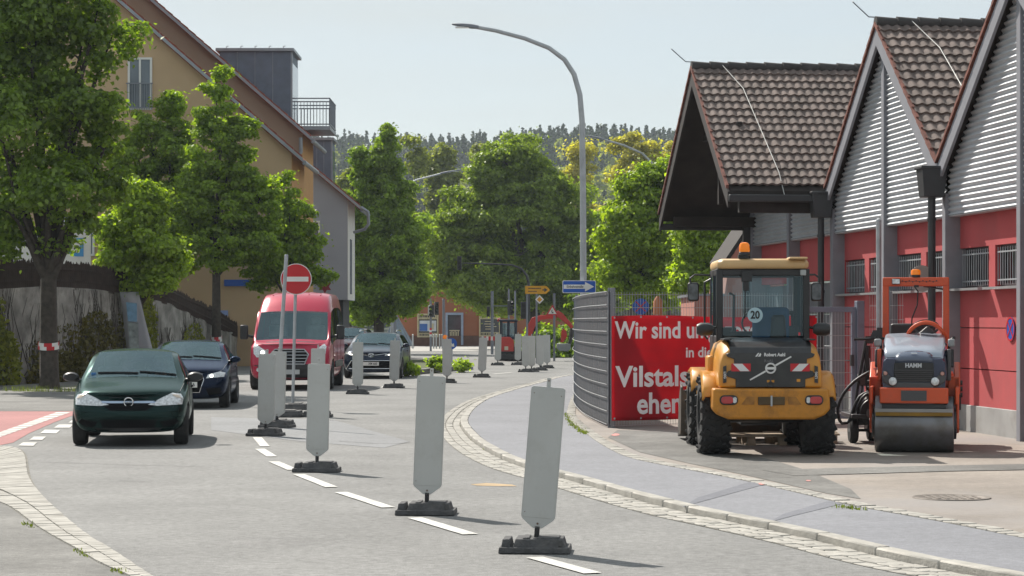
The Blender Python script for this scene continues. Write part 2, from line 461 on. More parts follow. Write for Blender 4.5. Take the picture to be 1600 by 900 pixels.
def stones(name, A, B, rows, length, h, m, z0=0.0, gap=0.008, seed=1, jit=0.004, bevel=0.006, stagger=True):
    """setts laid between two plan lines of equal point count"""
    rnd = random.Random(seed); b = MB()
    n = len(A); S = [0]
    for i in range(1, n): S.append(S[-1] + (A[i] - A[i - 1]).length)
    def pt(s, f):
        s = min(max(s, 0), S[-1] - 1e-4)
        lo = 0; hi = n - 1
        while hi - lo > 1:
            mid = (lo + hi) // 2
            if S[mid] <= s: lo = mid
            else: hi = mid
        t = (s - S[lo]) / max(1e-6, S[hi] - S[lo])
        return A[lo].lerp(A[hi], t).lerp(B[lo].lerp(B[hi], t), f)
    for r in range(rows):
        s = -rnd.random() * length if stagger else 0
        f0, f1 = r / rows, (r + 1) / rows
        while s < S[-1]:
            ln = length * rnd.uniform(0.7, 1.3)
            g = gap
            q = [pt(s + g, f0 + 0.02), pt(s + ln - g, f0 + 0.02), pt(s + ln - g, f1 - 0.02), pt(s + g, f1 - 0.02)]
            if (q[1] - q[0]).length > 0.02:
                dz = z0 + h + rnd.uniform(-jit, jit)
                top = [V((p.x + rnd.uniform(-jit, jit), p.y + rnd.uniform(-jit, jit), dz + rnd.uniform(-jit, jit) * 0.6)) for p in q]
                bot = [V((p.x, p.y, z0 - 0.05)) for p in q]
                vb = [b.bm.verts.new(p) for p in bot]; vt = [b.bm.verts.new(p) for p in top]
                b.bm.faces.new(vt)
                for k in range(4): b.bm.faces.new((vb[k], vb[(k + 1) % 4], vt[(k + 1) % 4], vt[k]))
            s += ln
    o = b.build(name, m, bevel=bevel, smooth=30, seg=1)
    return structure(o)
i0 = 0
def ribbon(name, A, B, z, m):
    b = MB(); b.grid([[(p.x, p.y, z), (q.x, q.y, z)] for p, q in zip(A, B)])
    o = b.build(name, m, smooth=0)
    for p in o.data.polygons:
        if p.normal.z < 0: p.flip()
    return structure(o)
ribbon('gutter_bed', kerb, gutter_out, 0.004, M_mortar)
stones('gutter', kerb, gutter_out, 3, 0.22, 0.012, M_granite, 0.0, seed=3)
stones('kerb', kerb, kerb_top, 1, 0.9, WZ + 0.008, M_granite, 0.0, gap=0.006, seed=4, jit=0.003, bevel=0.012)
ribbon('edging_bed', edge, edge_in, WZ + 0.002, M_mortar)
stones('edging', edge, edge_in, 1, 0.16, WZ + 0.012, M_granite, 0.0, seed=5)

# left side: cobbled border, pavement, bike lane
lo_px = [(-160, 690), (-60, 693), (0, 697.6), (24, 699.6), (37, 706), (43, 717), (45, 731), (51, 753), (71, 780), (103, 810), (139, 839), (186, 868), (232, 899), (330, 955), (480, 1020)]
li_px = [(-160, 752), (-60, 770), (0, 787), (24, 800), (49, 819), (81, 839), (115, 858), (152, 880), (193, 899), (285, 948), (430, 1010)]
def resample(line, n):
    S = [0]
    for a, b in zip(line, line[1:]): S.append(S[-1] + (b - a).length)
    out = []; j = 0
    for k in range(n):
        s = S[-1] * k / (n - 1)
        while j < len(line) - 2 and S[j + 1] < s: j += 1
        out.append(line[j].lerp(line[j + 1], (s - S[j]) / max(1e-6, S[j + 1] - S[j])))
    return out
lo = resample(smooth_line([G(*p) for p in lo_px], 0.1), 160)
li = resample(smooth_line([G(*p) for p in li_px], 0.1), 160)
_L = li[:]; _j = 0; li2 = []
for p in lo:        # pair every outer point with the nearest inner one so that the joints run square across
    k = min(range(_j, min(len(_L), _j + 25)), key=lambda q: (_L[q] - p).length); _j = k; li2.append(_L[k])
li_edge = li; li = li2
ribbon('border_bed', lo, li, 0.006, M_mortar)
stones('cobbled_border', lo, li, 2, 0.13, 0.020, M_granite, 0.0, seed=8, jit=0.0025, gap=0.005)
poly_sheet('pavement', li_edge + [V((-3.0, 11, 0)), V((-12, 11, 0)), V((-16, 24, 0))], 0.008, M_asph_dark)
poly_sheet('bike_lane', [G(x, y) for x, y in [(-260, 700), (0, 696), (20, 692), (46, 677), (84, 660.5), (112, 650), (150, 643), (-260, 643)]], 0.004, M_redlane)
poly_sheet('side_pavement', [G(x, y) for x, y in [(-300, 642.5), (150, 642.5), (300, 612), (330, 598), (-300, 598)]] , 0.004, M_asph_dark)
# painted markings, one set
mk = MB()
def dash(p, q, w, z=0.008):
    a, b = G(*p), G(*q); t = (b - a); t.z = 0; t.normalize(); nrm = V((t.y, -t.x, 0)) * w / 2
    mk.face([V((c.x, c.y, z)) for c in (a - nrm, a + nrm, b + nrm, b - nrm)])
for p, q in [((835, 872), (926, 897)), ((648, 810), (735, 836)), ((533, 770), (607, 794)), ((467, 742), (518, 762)), ((428, 722), (458, 735)), ((406, 702), (425, 714)), ((402, 684), (414, 698)), ((690, 596.5), (712, 594)), ((590, 606.5), (603, 604)), ((770, 585), (800, 582))]:
    dash(p, q, 0.13)
for q in [[(28, 697), (52, 697.5), (58, 692), (36, 692)], [(46, 688), (66, 688), (72, 683), (53, 683)], [(63, 677.5), (88, 678), (94, 672.5), (70, 672)], [(84, 669), (109, 669), (114, 664), (92, 664)], [(107, 661), (125, 661), (130, 657), (113, 657)]]:
    mk.face([(G(*p).x, G(*p).y, 0.008) for p in q])
for k in range(16):     # block line inside the red lane
    t0, t1 = k / 16, (k + 0.82) / 16
    a0 = (-40 + 130 * t0, 690 - 46 * t0); a1 = (-40 + 130 * t1, 690 - 46 * t1)
    mk.face([(G(*p).x, G(*p).y, 0.008) for p in [(a0[0], a0[1]), (a0[0] + 22, a0[1]), (a1[0] + 22, a1[1]), (a1[0], a1[1])]])
mo = mk.build('road_markings', M_line, smooth=0)
for p in mo.data.polygons:
    if p.normal.z < 0: p.flip()
structure(mo)
sm = MB()
def seam(pts, w=0.025, z=0.005):
    L = smooth_line([G(*p) for p in pts], 0.3)
    rnd = random.Random(len(pts) * 7 + int(pts[0][0]))
    A = []; B = []
    for i, p in enumerate(offset_line(L, 0)):
        j = rnd.uniform(-0.02, 0.02); A.append(offset_line(L, -w * rnd.uniform(0.2, 0.6) + j)[i]); B.append(offset_line(L, w * rnd.uniform(0.2, 0.6) + j)[i])
    sm.grid([[(a.x, a.y, z), (b.x, b.y, z)] for a, b in zip(A, B)])
seam([(58, 722), (150, 725), (322, 730)]); seam([(184, 752), (235, 753)])
seam([(515, 657), (575, 660), (690, 655)]); seam([(530, 690), (600, 694), (640, 692)])
seam([(120, 760), (210, 764), (330, 768)], .008); seam([(330, 845), (420, 841), (560, 844)], .008); seam([(540, 715), (620, 719), (690, 716)], .008)
seam([(690, 610), (780, 604), (898, 590)]); seam([(650, 630), (700, 634), (742, 628)])
for s_ in ([(1065, 753), (1105, 738), (1170, 752)], ):
    pass
so = sm.build('tar_seams', M_seam, smooth=0)
for p in so.data.polygons:
    if p.normal.z < 0: p.flip()
structure(so)
# patched areas and an ochre stain on the road
M_patch = ground_mat('smooth_repair_patch', (0.242, 0.246, 0.254), speck=0.35, stain=0.12)
poly_sheet('road_patch', [G(x, y) for x, y in [(330, 652), (520, 656), (640, 690), (600, 700), (470, 690), (330, 672)]], 0.003, M_patch)
M_sand = mat('sandy_stain', (0.40, 0.29, 0.17), rough=0.9, var=0.2)
poly_sheet('sand_stain', [G(x, y) for x, y in [(735, 757), (760, 755), (800, 757.5), (808, 760), (780, 760), (745, 759)]], 0.003, M_sand)
# darker brushed tracks across the sidewalk
M_track = ground_mat('darker_sidewalk_patch', (0.185, 0.19, 0.215), speck=0.3, stain=0.15)
for q in [[(1065, 793), (1100, 783), (1195, 757), (1172, 753), (1090, 778)], [(1200, 817), (1240, 806), (1318, 787), (1295, 783), (1225, 803)]]:
    poly_sheet('sidewalk_patch', [G(x, y, WZ) for x, y in q], WZ + 0.003, M_track)
# red surveyor's paint spots
M_spray = mat('pink_spray_paint', (0.52, 0.22, 0.20), rough=0.8, var=0.3, scale=20)
rp_ = random.Random(4)
for cx_, cy_, w_ in [(962, 680, 8), (1192, 757, 8), (1263, 752, 5)]:
    poly_sheet('spray_mark', [G(cx_ + w_ * math.cos(a) * rp_.uniform(.6, 1.1), cy_ + w_ * .25 * math.sin(a) * rp_.uniform(.6, 1.1), WZ) for a in [k * math.pi / 5 for k in range(10)]], WZ + 0.008, M_spray)
# manhole in the yard
mc = G(1487, 778, WZ)
mh = thing('manhole_cover', 'round iron manhole cover set in the brownish yard', 'manhole cover', mc)
b = MB(); b.lathe((0, 0, 0.002), (0, 0, 1), [(0, 0.36), (0.008, 0.355), (0.008, 0.30), (0.004, 0.295), (0.004, 0.02)], 32); b.build('rim', mat('cast_iron', (0.19, 0.165, 0.145), rough=0.6, var=0.3, scale=12, metal=0.3), mh)
b = MB()
for k in range(-3, 4): b.box((k * 0.075, 0, 0.008), (0.035, 0.46 * math.sqrt(max(0.1, 1 - (k / 4.0) ** 2)), 0.006))
b.build('tread_ribs', MATS['cast_iron'], mh)
# far side: pale pavement before the shop, traffic island
poly_sheet('far_pavement', [(-30, 128, 0), (6, 128, 0), (14, 170, 0), (-30, 170, 0)], 0.01, M_far_walk)
isl = [G(x, y) for x, y in [(630, 586), (650, 585.5), (736, 577.5), (736, 573), (660, 566), (610, 568)]]
ib = MB(); ib.prism([(p.x, p.y, 0.0) for p in isl], (0, 0, 0.16)); structure(ib.build('traffic_island', mat('dark_kerb_stone', (0.16, 0.155, 0.15), rough=0.9, var=0.3), bevel=0.02))
isl2 = [V((p.x, p.y, 0)) for p in isl]; cc = sum(isl2, V()) / len(isl2)
poly_sheet('island_planting_bed', [cc + (p - cc) * 0.8 for p in isl2], 0.165, M_earth)
# wooded hill
hb = MB()
rows = []
def hill_z(x, y):
    t = min(1, max(0, (y - 330) / 620.0)); s = t * t * (3 - 2 * t)
    return -0.28 + s * (63 + 3 * math.sin(x * 0.012 + 1.5) + 2 * math.sin(x * 0.05) + 2 * math.sin(x * 0.006 - 1))
for j in range(26):
    y = 320 + j * 34
    rows.append([(x, y, hill_z(x, y)) for x in range(-620, 621, 31)])
hb.grid(rows); ho = hb.build('hill', mat('hill_floor', (0.022, 0.038, 0.024), rough=1, var=0.4, scale=0.05), smooth=80)
structure(ho)

# the air over the valley
hz = MB(); hz.box((0, 610, 59), (1840, 1400, 121))
hzo = hz.build('haze', [], smooth=0); hzo['kind'] = 'stuff'
hm = bpy.data.materials.new('valley_haze'); hm.use_nodes = True
hn, hl_ = hm.node_tree.nodes, hm.node_tree.links
hn.remove(hn['Principled BSDF'])
pv = hn.new('ShaderNodeVolumePrincipled'); pv.inputs['Density'].default_value = 0.0002; pv.inputs['Color'].default_value = (0.80, 0.90, 1.0, 1); pv.inputs['Anisotropy'].default_value = 0.2
hl_.new(pv.outputs['Volume'], hn['Material Output'].inputs['Volume'])
hzo.data.materials.append(hm)

# weeds in the joints of the kerbs
rgg = np.random.default_rng(77); gv = []
def tufts(pts, z, n, h, spread):
    for k in range(n):
        i = rgg.integers(0, len(pts) - 1); f = rgg.random(); p = V(pts[i]).lerp(V(pts[i + 1]), f)
        c = np.array([p.x + rgg.normal() * spread, p.y + rgg.normal() * spread, z]); a = rgg.random() * 6.283
        hh = h * rgg.uniform(.4, 1.3); w = .006; le = np.array([math.cos(a), math.sin(a), 0]) * hh * rgg.uniform(.2, .8)
        sd = np.array([-math.sin(a), math.cos(a), 0]) * w
        gv.extend([c - sd, c + sd, c + le + [0, 0, hh] + sd * .3, c + le + [0, 0, hh] - sd * .3])
eg = [G(x, y, WZ) for x, y in [(884, 646), (894, 664), (908, 674), (918, 679)]]
tufts(eg, WZ, 500, .03, .03)
tufts([G(x, y, WZ) for x, y in [(1312, 792), (1328, 794), (1345, 797)]], WZ, 90, .028, .04)
for q in ([(38, 819), (52, 826)], [(120, 862), (140, 874)], [(180, 893), (192, 899)]): tufts([G(x, y) for x, y in q], .01, 40, .02, .02)
tufts([G(x, y) for x, y in [(722, 664), (734, 683), (760, 704)]], 0.0, 160, .02, .02)
tufts([G(x, y) for x, y in [(20, 611), (60, 612), (110, 612), (150, 610)]], 0.0, 500, .12, .2)
gv_ = np.array(gv); go = mesh_np('grass_tufts', gv_, np.arange(len(gv_)).reshape(-1, 4), leaf_mat('weed_green', (.12, .17, .03), trans=.3)); go['kind'] = 'stuff'
# ------------------------------------------------------------------ trees
def leaves_np(blobs, n, size, seed, clump=0.42, inner=0.45, up=0.35, per=170):
    """leaf faces gathered in tufts through a set of ellipsoids; gaps stay open between the tufts"""
    rg = np.random.default_rng(seed)
    B = np.array(blobs, float)
    w = (B[:, 3] * B[:, 4] + B[:, 4] * B[:, 5] + B[:, 3] * B[:, 5]); w /= w.sum()
    nc = max(8, n // per)
    bi = rg.choice(len(B), nc, p=w)
    d = rg.normal(size=(nc, 3)); d /= np.linalg.norm(d, axis=1)[:, None]
    rad = inner + (1.0 - inner) * rg.random(nc) ** 0.5
    cc = B[bi, :3] + d * B[bi, 3:] * rad[:, None]
    cs = 0.74 * clump * np.exp(rg.normal(size=nc) * 0.34)
    wt = cs ** 2.2; ci = rg.choice(nc, n, p=wt / wt.sum())
    od = rg.normal(size=(n, 3)); od /= np.linalg.norm(od, axis=1)[:, None]
    od[:, 2] = np.abs(od[:, 2]) * np.where(rg.random(n) < 0.72, 1, -1)      # fuller on top, thin below
    rr = cs[ci] * (0.35 + 0.75 * rg.random(n) ** 0.6)
    off = od * rr[:, None]; off[:, 2] *= 0.62
    stray = rg.random(n) < 0.08
    off[stray] *= 1.7
    p = cc[ci] + off
    nrm = od * 0.55 + d[ci] * 0.25 + rg.normal(size=(n, 3)) * 0.55 + np.array([0, 0, up])
    nrm /= np.linalg.norm(nrm, axis=1)[:, None]
    t = np.cross(nrm, rg.normal(size=(n, 3))); t /= np.linalg.norm(t, axis=1)[:, None]
    u = np.cross(nrm, t)
    s = size * (0.6 + 0.8 * rg.random(n))[:, None]
    v0 = p - t * s * 0.5; v2 = p + t * s * 0.5
    bend = nrm * s * 0.10
    v1 = p + u * s * 0.34 + bend + t * s * 0.08; v3 = p - u * s * 0.34 + bend + t * s * 0.08
    verts = np.stack([v0, v1, v2, v3], 1).reshape(-1, 3)
    faces = np.arange(4 * n).reshape(n, 4)
    return verts, faces
def tree(kind, label, base, trunk_h, r0, blobs, n, leaf, m, seed, group=None, limbs=9, lean=(0, 0), clump=0.42, inner=0.45, multi=True, tape=False, cat='tree'):
    t = thing(kind, label, cat, base, 0, group)
    rnd = random.Random(seed)
    b = MB()
    top = V((lean[0], lean[1], trunk_h))
    zt = max(bl[2] + bl[5] * 0.6 for bl in blobs)
    b.tube([(0, 0, -0.15), (0.02, 0, 0.15), (lean[0] * .4, lean[1] * .4, trunk_h * 0.5), top], [r0 * 1.45, r0 * 1.05, r0 * 0.92, r0 * 0.82], 10)
    bl = sorted(blobs, key=lambda q: -q[3] * q[5])
    for i in range(limbs):
        q = bl[i % len(bl)]
        tgt = V((q[0] + rnd.uniform(-.5, .5) * q[3], q[1] + rnd.uniform(-.5, .5) * q[4], q[2] + rnd.uniform(-.1, .6) * q[5]))
        st = top * rnd.uniform(0.85, 1.0)
        mid = st.lerp(tgt, 0.5) + V((rnd.uniform(-.2, .2), rnd.uniform(-.2, .2), rnd.uniform(-.1, .5)))
        rr = r0 * rnd.uniform(0.35, 0.6)
        b.tube([st, st.lerp(mid, .5) + V((0, 0, -.1)), mid, tgt], [rr, rr * .8, rr * .55, rr * .15], 7)
        for k in range(3):
            f = rnd.uniform(0.3, 0.9); s2 = mid.lerp(tgt, f)
            e2 = s2 + V((rnd.uniform(-1, 1), rnd.uniform(-1, 1), rnd.uniform(-.2, .9))) * q[3] * 0.45
            b.tube([s2, s2.lerp(e2, .5) + V((0, 0, .1)), e2], [rr * .3, rr * .2, rr * .06], 5)
    b.build('trunk', M_bark, t, smooth=60)
    vv, ff = leaves_np(blobs, n, leaf, seed, clump, inner)
    mesh_np('crown', vv, ff, m, t)
    return t
L_lime = leaf_mat('lime_leaves', (0.168, 0.268, 0.033), trans=0.55)
L_maple = leaf_mat('old_maple_leaves', (0.150, 0.228, 0.053), trans=0.5)
L_dark = leaf_mat('maple_leaves', (0.126, 0.211, 0.035), trans=0.5)
L_young = leaf_mat('young_maple_leaves', (0.198, 0.302, 0.040), trans=0.55)
L_cone = leaf_mat('hornbeam_leaves', (0.150, 0.245, 0.035), trans=0.52)
L_willow = leaf_mat('willow_leaves', (0.360, 0.365, 0.121), trans=0.5, var=0.35)
L_far = leaf_mat('far_leaves', (0.180, 0.228, 0.072), trans=0.45)
L_ivy = leaf_mat('ivy_leaves', (0.155, 0.185, 0.036), trans=0.4)
L_spruce = leaf_mat('spruce_needles', (0.036, 0.063, 0.042), trans=0.1)

def local(base, spots, y0=None):
    """blobs surveyed as (px, py, rx, rz[, dy, ry]) at the tree's own distance -> local ellipsoids"""
    out = []
    Y = base.y
    for s in spots:
        px, py, rx, rz = s[:4]; dy = s[4] if len(s) > 4 else 0; ry = s[5] if len(s) > 5 else rx
        c = P(px, py, Y); k = Y / FPX
        out.append((c.x - base.x, dy, c.z - base.z, rx * k, ry * k, rz * k))
    return out
# the large street tree at the left edge
b0 = G(76, 607)
tree('lime_tree', 'large street tree nearest the left edge with red and white tape round its dark trunk', b0, 3.0, 0.235,
     local(b0, [(20, 90, 75, 90), (95, 60, 70, 80), (165, 70, 42, 62, 0.6), (40, 210, 85, 70, -.8), (125, 190, 62, 80, .6), (165, 185, 34, 45), (20, 320, 62, 60), (110, 300, 70, 50, -1.2), (165, 275, 38, 45), (60, 0, 90, 60), (150, 5, 42, 42), (-40, 180, 90, 170), (50, -70, 100, 60), (135, 345, 34, 30, -.5), (0, 380, 40, 26), (95, 385, 22, 16)]),
     62000, 0.138, L_dark, 11, limbs=18, clump=0.42, inner=0.2)
# small round tree before the wall
b1 = V((P(217, 560, 67).x, 67, 0))
tree('maple_tree', 'small round bright green street tree in front of the cloth banner', b1, 2.3, 0.14,
     local(b1, [(217, 378, 58, 62), (255, 400, 42, 42), (180, 395, 38, 40), (222, 325, 36, 40), (270, 415, 26, 28), (235, 440, 30, 20), (165, 410, 22, 26)]),
     26000, 0.135, L_young, 12, limbs=10, clump=0.34, inner=0.25)
# taller trees behind it
b2 = V((P(338, 560, 79).x, 79, 0))
tree('lime_tree', 'tall spired street tree with forked trunk left of the red van', b2, 3.4, 0.17,
     local(b2, [(336, 130, 19, 36), (340, 185, 33, 40), (328, 245, 46, 50), (375, 270, 40, 45), (345, 320, 62, 50), (300, 320, 40, 45), (392, 330, 42, 48), (340, 385, 62, 38), (400, 385, 40, 34), (375, 215, 24, 32), (415, 295, 20, 28)]),
     48000, 0.14, L_lime, 13, limbs=14, clump=0.36, inner=0.3)
b3 = V((P(252, 560, 81.5).x, 81.5, 0))
tree('lime_tree', 'twin topped street tree standing behind the small round tree', b3, 3.2, 0.17,
     local(b3, [(268, 165, 20, 34), (235, 190, 26, 34), (262, 225, 34, 40), (215, 250, 40, 50), (255, 290, 46, 50), (205, 320, 44, 54), (240, 360, 46, 54), (290, 255, 30, 50), (285, 320, 34, 50), (200, 385, 46, 36), (300, 390, 34, 40)]),
     44000, 0.14, L_lime, 14, limbs=10, clump=0.38, inner=0.3)
b4 = V((P(452, 560, 81).x, 81, 0))
tree('lime_tree', 'low leafy street tree partly behind the no entry sign', b4, 2.6, 0.13,
     local(b4, [(440, 300, 26, 36), (455, 345, 36, 40), (425, 370, 36, 44), (475, 385, 30, 36), (445, 415, 38, 34), (500, 432, 22, 16), (405, 420, 30, 30)]),
     28000, 0.135, L_lime, 15, limbs=9, clump=0.34, inner=0.3)
# conical hornbeam
b5 = V((P(592, 560, 118).x, 118, 0))
tree('hornbeam_tree', 'tall narrow cone shaped tree beside the blue grey house', b5, 2.6, 0.30,
     local(b5, [(602, 222, 14, 28), (600, 262, 25, 42), (565, 265, 16, 36), (600, 312, 42, 52), (558, 315, 22, 48), (605, 370, 56, 56), (565, 385, 34, 60), (608, 430, 60, 56), (585, 470, 42, 40), (630, 455, 40, 40)]),
     120000, 0.17, L_cone, 16, limbs=12, clump=0.42, inner=0.2)
# big round maple in the middle
b6 = V((P(835, 560, 138).x, 138, 0))
tree('maple_tree', 'broad round maple towering in the middle before the orange shop', b6, 3.2, 0.42,
     local(b6, [(808, 245, 46, 34), (775, 285, 50, 42), (835, 290, 56, 48), (730, 330, 52, 46), (700, 385, 42, 52), (800, 350, 80, 60), (880, 330, 50, 52), (900, 400, 42, 60), (760, 420, 70, 52), (850, 430, 72, 50), (700, 440, 34, 36), (800, 470, 60, 30), (895, 460, 34, 40), (750, 455, 50, 26)]),
     125000, 0.22, L_maple, 17, limbs=18, clump=0.68, inner=0.3)
# bright trees behind the fence on the right
b7 = V((P(1010, 560, 92).x, 92, 0))
tree('maple_tree', 'bright green maple behind the mesh fence left of the wheel loader', b7, 2.2, 0.22,
     local(b7, [(985, 310, 34, 38), (1030, 300, 44, 48), (975, 370, 40, 48), (1015, 370, 50, 50), (1060, 360, 46, 50), (965, 425, 26, 34), (1000, 430, 40, 40), (1050, 425, 44, 40), (1030, 455, 40, 24)]),
     70000, 0.16, L_young, 18, limbs=12, clump=0.46, inner=0.3)
b8 = V((P(1105, 560, 84).x, 84, 0))
tree('maple_tree', 'green tree under the porch roof corner right of the bright maple', b8, 2.2, 0.2,
     local(b8, [(1080, 310, 34, 40), (1095, 370, 44, 46), (1130, 385, 34, 40), (1100, 425, 46, 40), (1140, 430, 24, 34), (1075, 440, 30, 30), (1110, 290, 44, 44)]),
     40000, 0.16, L_young, 19, limbs=9, clump=0.46, inner=0.3)
# pale willows and mixed trees behind
for i, (px, top, w, Y, m, lab) in enumerate([
        (985, 196, 62, 215, L_willow, 'pale yellow green willow rising behind the tall lamp post'),
        (1045, 222, 50, 230, L_willow, 'pale willow half hidden by the porch roof'),
        (905, 232, 46, 240, L_willow, 'pale willow directly left of the tall lamp post'),
        (690, 214, 52, 235, L_far, 'loose olive tree behind the small far street lamp'),
        (745, 232, 46, 260, L_far, 'olive tree between the conical tree and the round maple'),
        (640, 212, 40, 220, L_far, 'dark green tree peeking out right of the conical tree'),
        (545, 255, 34, 210, L_far, 'small tree showing between blue grey house and conical tree'),
        (940, 330, 40, 165, L_cone, 'darker green tree low behind the tall lamp post'),
        (700, 330, 40, 180, L_far, 'low green tree left of the round maple'),
        (668, 345, 36, 168, L_cone, 'mid green tree filling the gap right of the conical tree'),
        (735, 380, 46, 172, L_cone, 'low bright tree behind the left half of the round maple'),
        (870, 330, 60, 176, L_cone, 'mid green tree behind the right half of the round maple')]):
    bb = V((P(px, 520, Y).x, Y, 0)); rr = random.Random(70 + i)
    spots = []
    for k in range(13):
        f = rr.random() ** 0.8
        spots.append((px + rr.uniform(-1, 1) * w * (0.25 + 0.75 * f), top + 22 + f * (470 - top) * 0.75, w * rr.uniform(.28, .5), w * rr.uniform(.35, .75)))
    spots.append((px, top + 18, w * .2, 20))
    tree('willow_tree' if m is L_willow else 'broadleaf_tree', lab, bb, 3.0, 0.3, local(bb, spots), 26000, 0.32, m, 30 + i, group='trees filling the middle distance', limbs=9, clump=0.8, inner=0.2)
# forest on the hill: reads as one mass
rg = np.random.default_rng(5)
VV = []; FF = []; base_i = 0
for k in range(2000):
    y = 330 + 560 * rg.random() ** 0.7; x = rg.uniform(-0.11, 0.12) * y
    if k < 700: y = rg.uniform(860, 980); x = rg.uniform(-0.11, 0.11) * y
    z = hill_z(x, y) - 0.5
    conifer = rg.random() < (0.8 if y > 700 else 0.4)
    h = rg.uniform(10, 17) if conifer else rg.uniform(8, 12)
    n = 190
    f = rg.random(n) ** 0.7
    if conifer: r = (0.25 + f * 3.3) * (0.7 + 0.3 * np.sin(f * 28 + k)); zz = h * (1 - f * 0.9)
    else: r = 4.2 * np.sin(np.clip(f, .05, 1) * 2.9) ; zz = h * (1 - f * 0.85)
    a = rg.random(n) * 6.283; rr_ = r * (0.35 + 0.65 * rg.random(n))
    p = np.stack([x + rr_ * np.cos(a), y + rr_ * np.sin(a), z + zz], 1)
    s = (0.75 if conifer else 1.3) * (0.6 + 0.8 * rg.random(n))[:, None]
    t = rg.normal(size=(n, 3)); t /= np.linalg.norm(t, axis=1)[:, None]
    u = np.cross(t, rg.normal(size=(n, 3))); u /= np.linalg.norm(u, axis=1)[:, None]
    q = np.stack([p - t * s, p + u * s * .7, p + t * s, p - u * s * .7], 1).reshape(-1, 3)
    VV.append((q, conifer))
for nm, flag, m in (('conifer_forest', True, L_spruce), ('broadleaf_forest', False, L_far)):
    vs = np.concatenate([q for q, c in VV if c == flag])
    o = mesh_np(nm, vs, np.arange(len(vs)).reshape(-1, 4), m); o['kind'] = 'stuff'
# low planting on the island and beside it
for i, (px, py, w, h, lab) in enumerate([(682, 567, 26, 19, 'wide low green shrub on the traffic island'), (712, 566, 18, 13, 'smaller low shrub at the right end of the traffic island'), (640, 572, 14, 16, 'low shrub just right of the dark estate car')]):
    p = G(px, py + 9, 0.15); k = p.y / FPX
    sh = thing('low_shrub', lab, 'shrub', p)
    vv, ff = leaves_np([(0, 0, h * k * .25, w * k, .7, h * k * .35), (w * k * .5, 0, h * k * .2, w * k * .5, .5, h * k * .3)], 1600, 0.11, 90 + i, 0.2, 0.3, 0.6)
    mesh_np('foliage', vv, ff, L_young, sh)
    b = MB(); b.tube([(0, 0, 0), (.03, 0, h * k * .5)], [.02, .01], 6); b.build('stem', M_bark, sh)
# hedge and meadow bushes far right behind the excavator
for i, (px, py, w, h, Y, m, lab) in enumerate([(860, 545, 50, 26, 106, L_dark, 'dark hedge behind the excavator bucket'), (905, 500, 30, 50, 108, L_dark, 'dark bush right of the excavator arm'), (845, 520, 22, 22, 112, L_young, 'bright bush behind the excavator boom')]):
    p = V((P(px, 560, Y).x, Y, 0)); k = Y / FPX; zc = P(px, py, Y).z
    sh = thing('hedge_bush', lab, 'bush', p)
    vv, ff = leaves_np([(0, 0, zc, w * k, 1.0, h * k), (0, 0, zc * .5, w * k * .9, .9, zc * .5)], 5000, 0.2, 120 + i, 0.35, 0.3, 0.4)
    mesh_np('foliage', vv, ff, m, sh)
    b = MB(); b.tube([(0, 0, 0), (.05, 0, zc)], [.06, .03], 6); b.build('stem', M_bark, sh)
# warning tape round the street trees
def tape(base, z, r, lab):
    o = MB()
    n = 24
    for k in range(n):
        a0, a1 = 2 * math.pi * k / n, 2 * math.pi * (k + 1) / n
        for j in range(2):
            z0, z1 = z + j * .09, z + (j + 1) * .09
            o.mi = ((k + j) // 3) % 2
            o.face([(r * math.cos(a0), r * math.sin(a0), z0 + .04 * math.sin(a0)), (r * math.cos(a1), r * math.sin(a1), z0 + .04 * math.sin(a1)), (r * math.cos(a1), r * math.sin(a1), z1 + .04 * math.sin(a1)), (r * math.cos(a0), r * math.sin(a0), z1 + .04 * math.sin(a0))])
    ob = o.build('barrier_tape', [MATS['sign_red'], MATS['white_paint']], None, smooth=0); ob.location = base
    tag(ob, lab, 'tape', 'barrier tapes round tree trunks')
tape(b0, 1.0, 0.262, 'red and white tape round the large leftmost trunk')
tape(b1, 1.0, 0.165, 'red and white tape round the small round tree trunk')
tape(b2, 1.0, 0.20, 'red and white tape round the forked trunk')
# ------------------------------------------------------------------ fire station on the right
M_brick_red = mat('red_painted_wall', (0.45, 0.070, 0.075), rough=0.75, var=0.10, scale=1.2, bump=0.1, bscale=30, dirt=(0.33, 0.075, 0.075), dirt_amt=0.55, dscale=0.9)
M_redseam = mat('pale_red_joint', (0.52, 0.20, 0.18), rough=0.8, var=0.1)
M_plinth = mat('concrete_plinth', (0.33, 0.33, 0.325), rough=0.9, var=0.15, scale=1.5, dirt=(0.2, 0.19, 0.17), dirt_amt=0.5)
M_col = mat('grey_column', (0.235, 0.24, 0.27), rough=0.7, var=0.08, dirt=(0.17, 0.17, 0.19), dirt_amt=0.4)
M_corr = mat('corrugated_aluminium', (0.52, 0.54, 0.57), rough=0.45, metal=0.2, var=0.08, scale=1.5, dirt=(0.38, 0.39, 0.40), dirt_amt=0.4, dscale=2.5)
M_verge = mat('rusty_red_verge', (0.17, 0.062, 0.045), rough=0.85, var=0.35, scale=6)
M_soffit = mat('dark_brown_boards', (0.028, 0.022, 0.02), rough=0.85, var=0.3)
M_tile = mat('weathered_roof_tile', (0.160, 0.123, 0.110), rough=0.85, var=0.22, scale=2.2, bump=0.3, bscale=60, dirt=(0.05, 0.045, 0.04), dirt_amt=0.5, dscale=3.2)
M_winglass = glass('dark_window_glass', (0.10, 0.11, 0.13), 0.02, 0.03)
M_frame = mat('dark_window_frame', (0.06, 0.06, 0.065), rough=0.5)
M_sill = mat('metal_sill', (0.42, 0.43, 0.44), rough=0.4, metal=0.5)
M_door_grey = mat('grey_sectional_door', (0.14, 0.145, 0.16), rough=0.55, var=0.08)
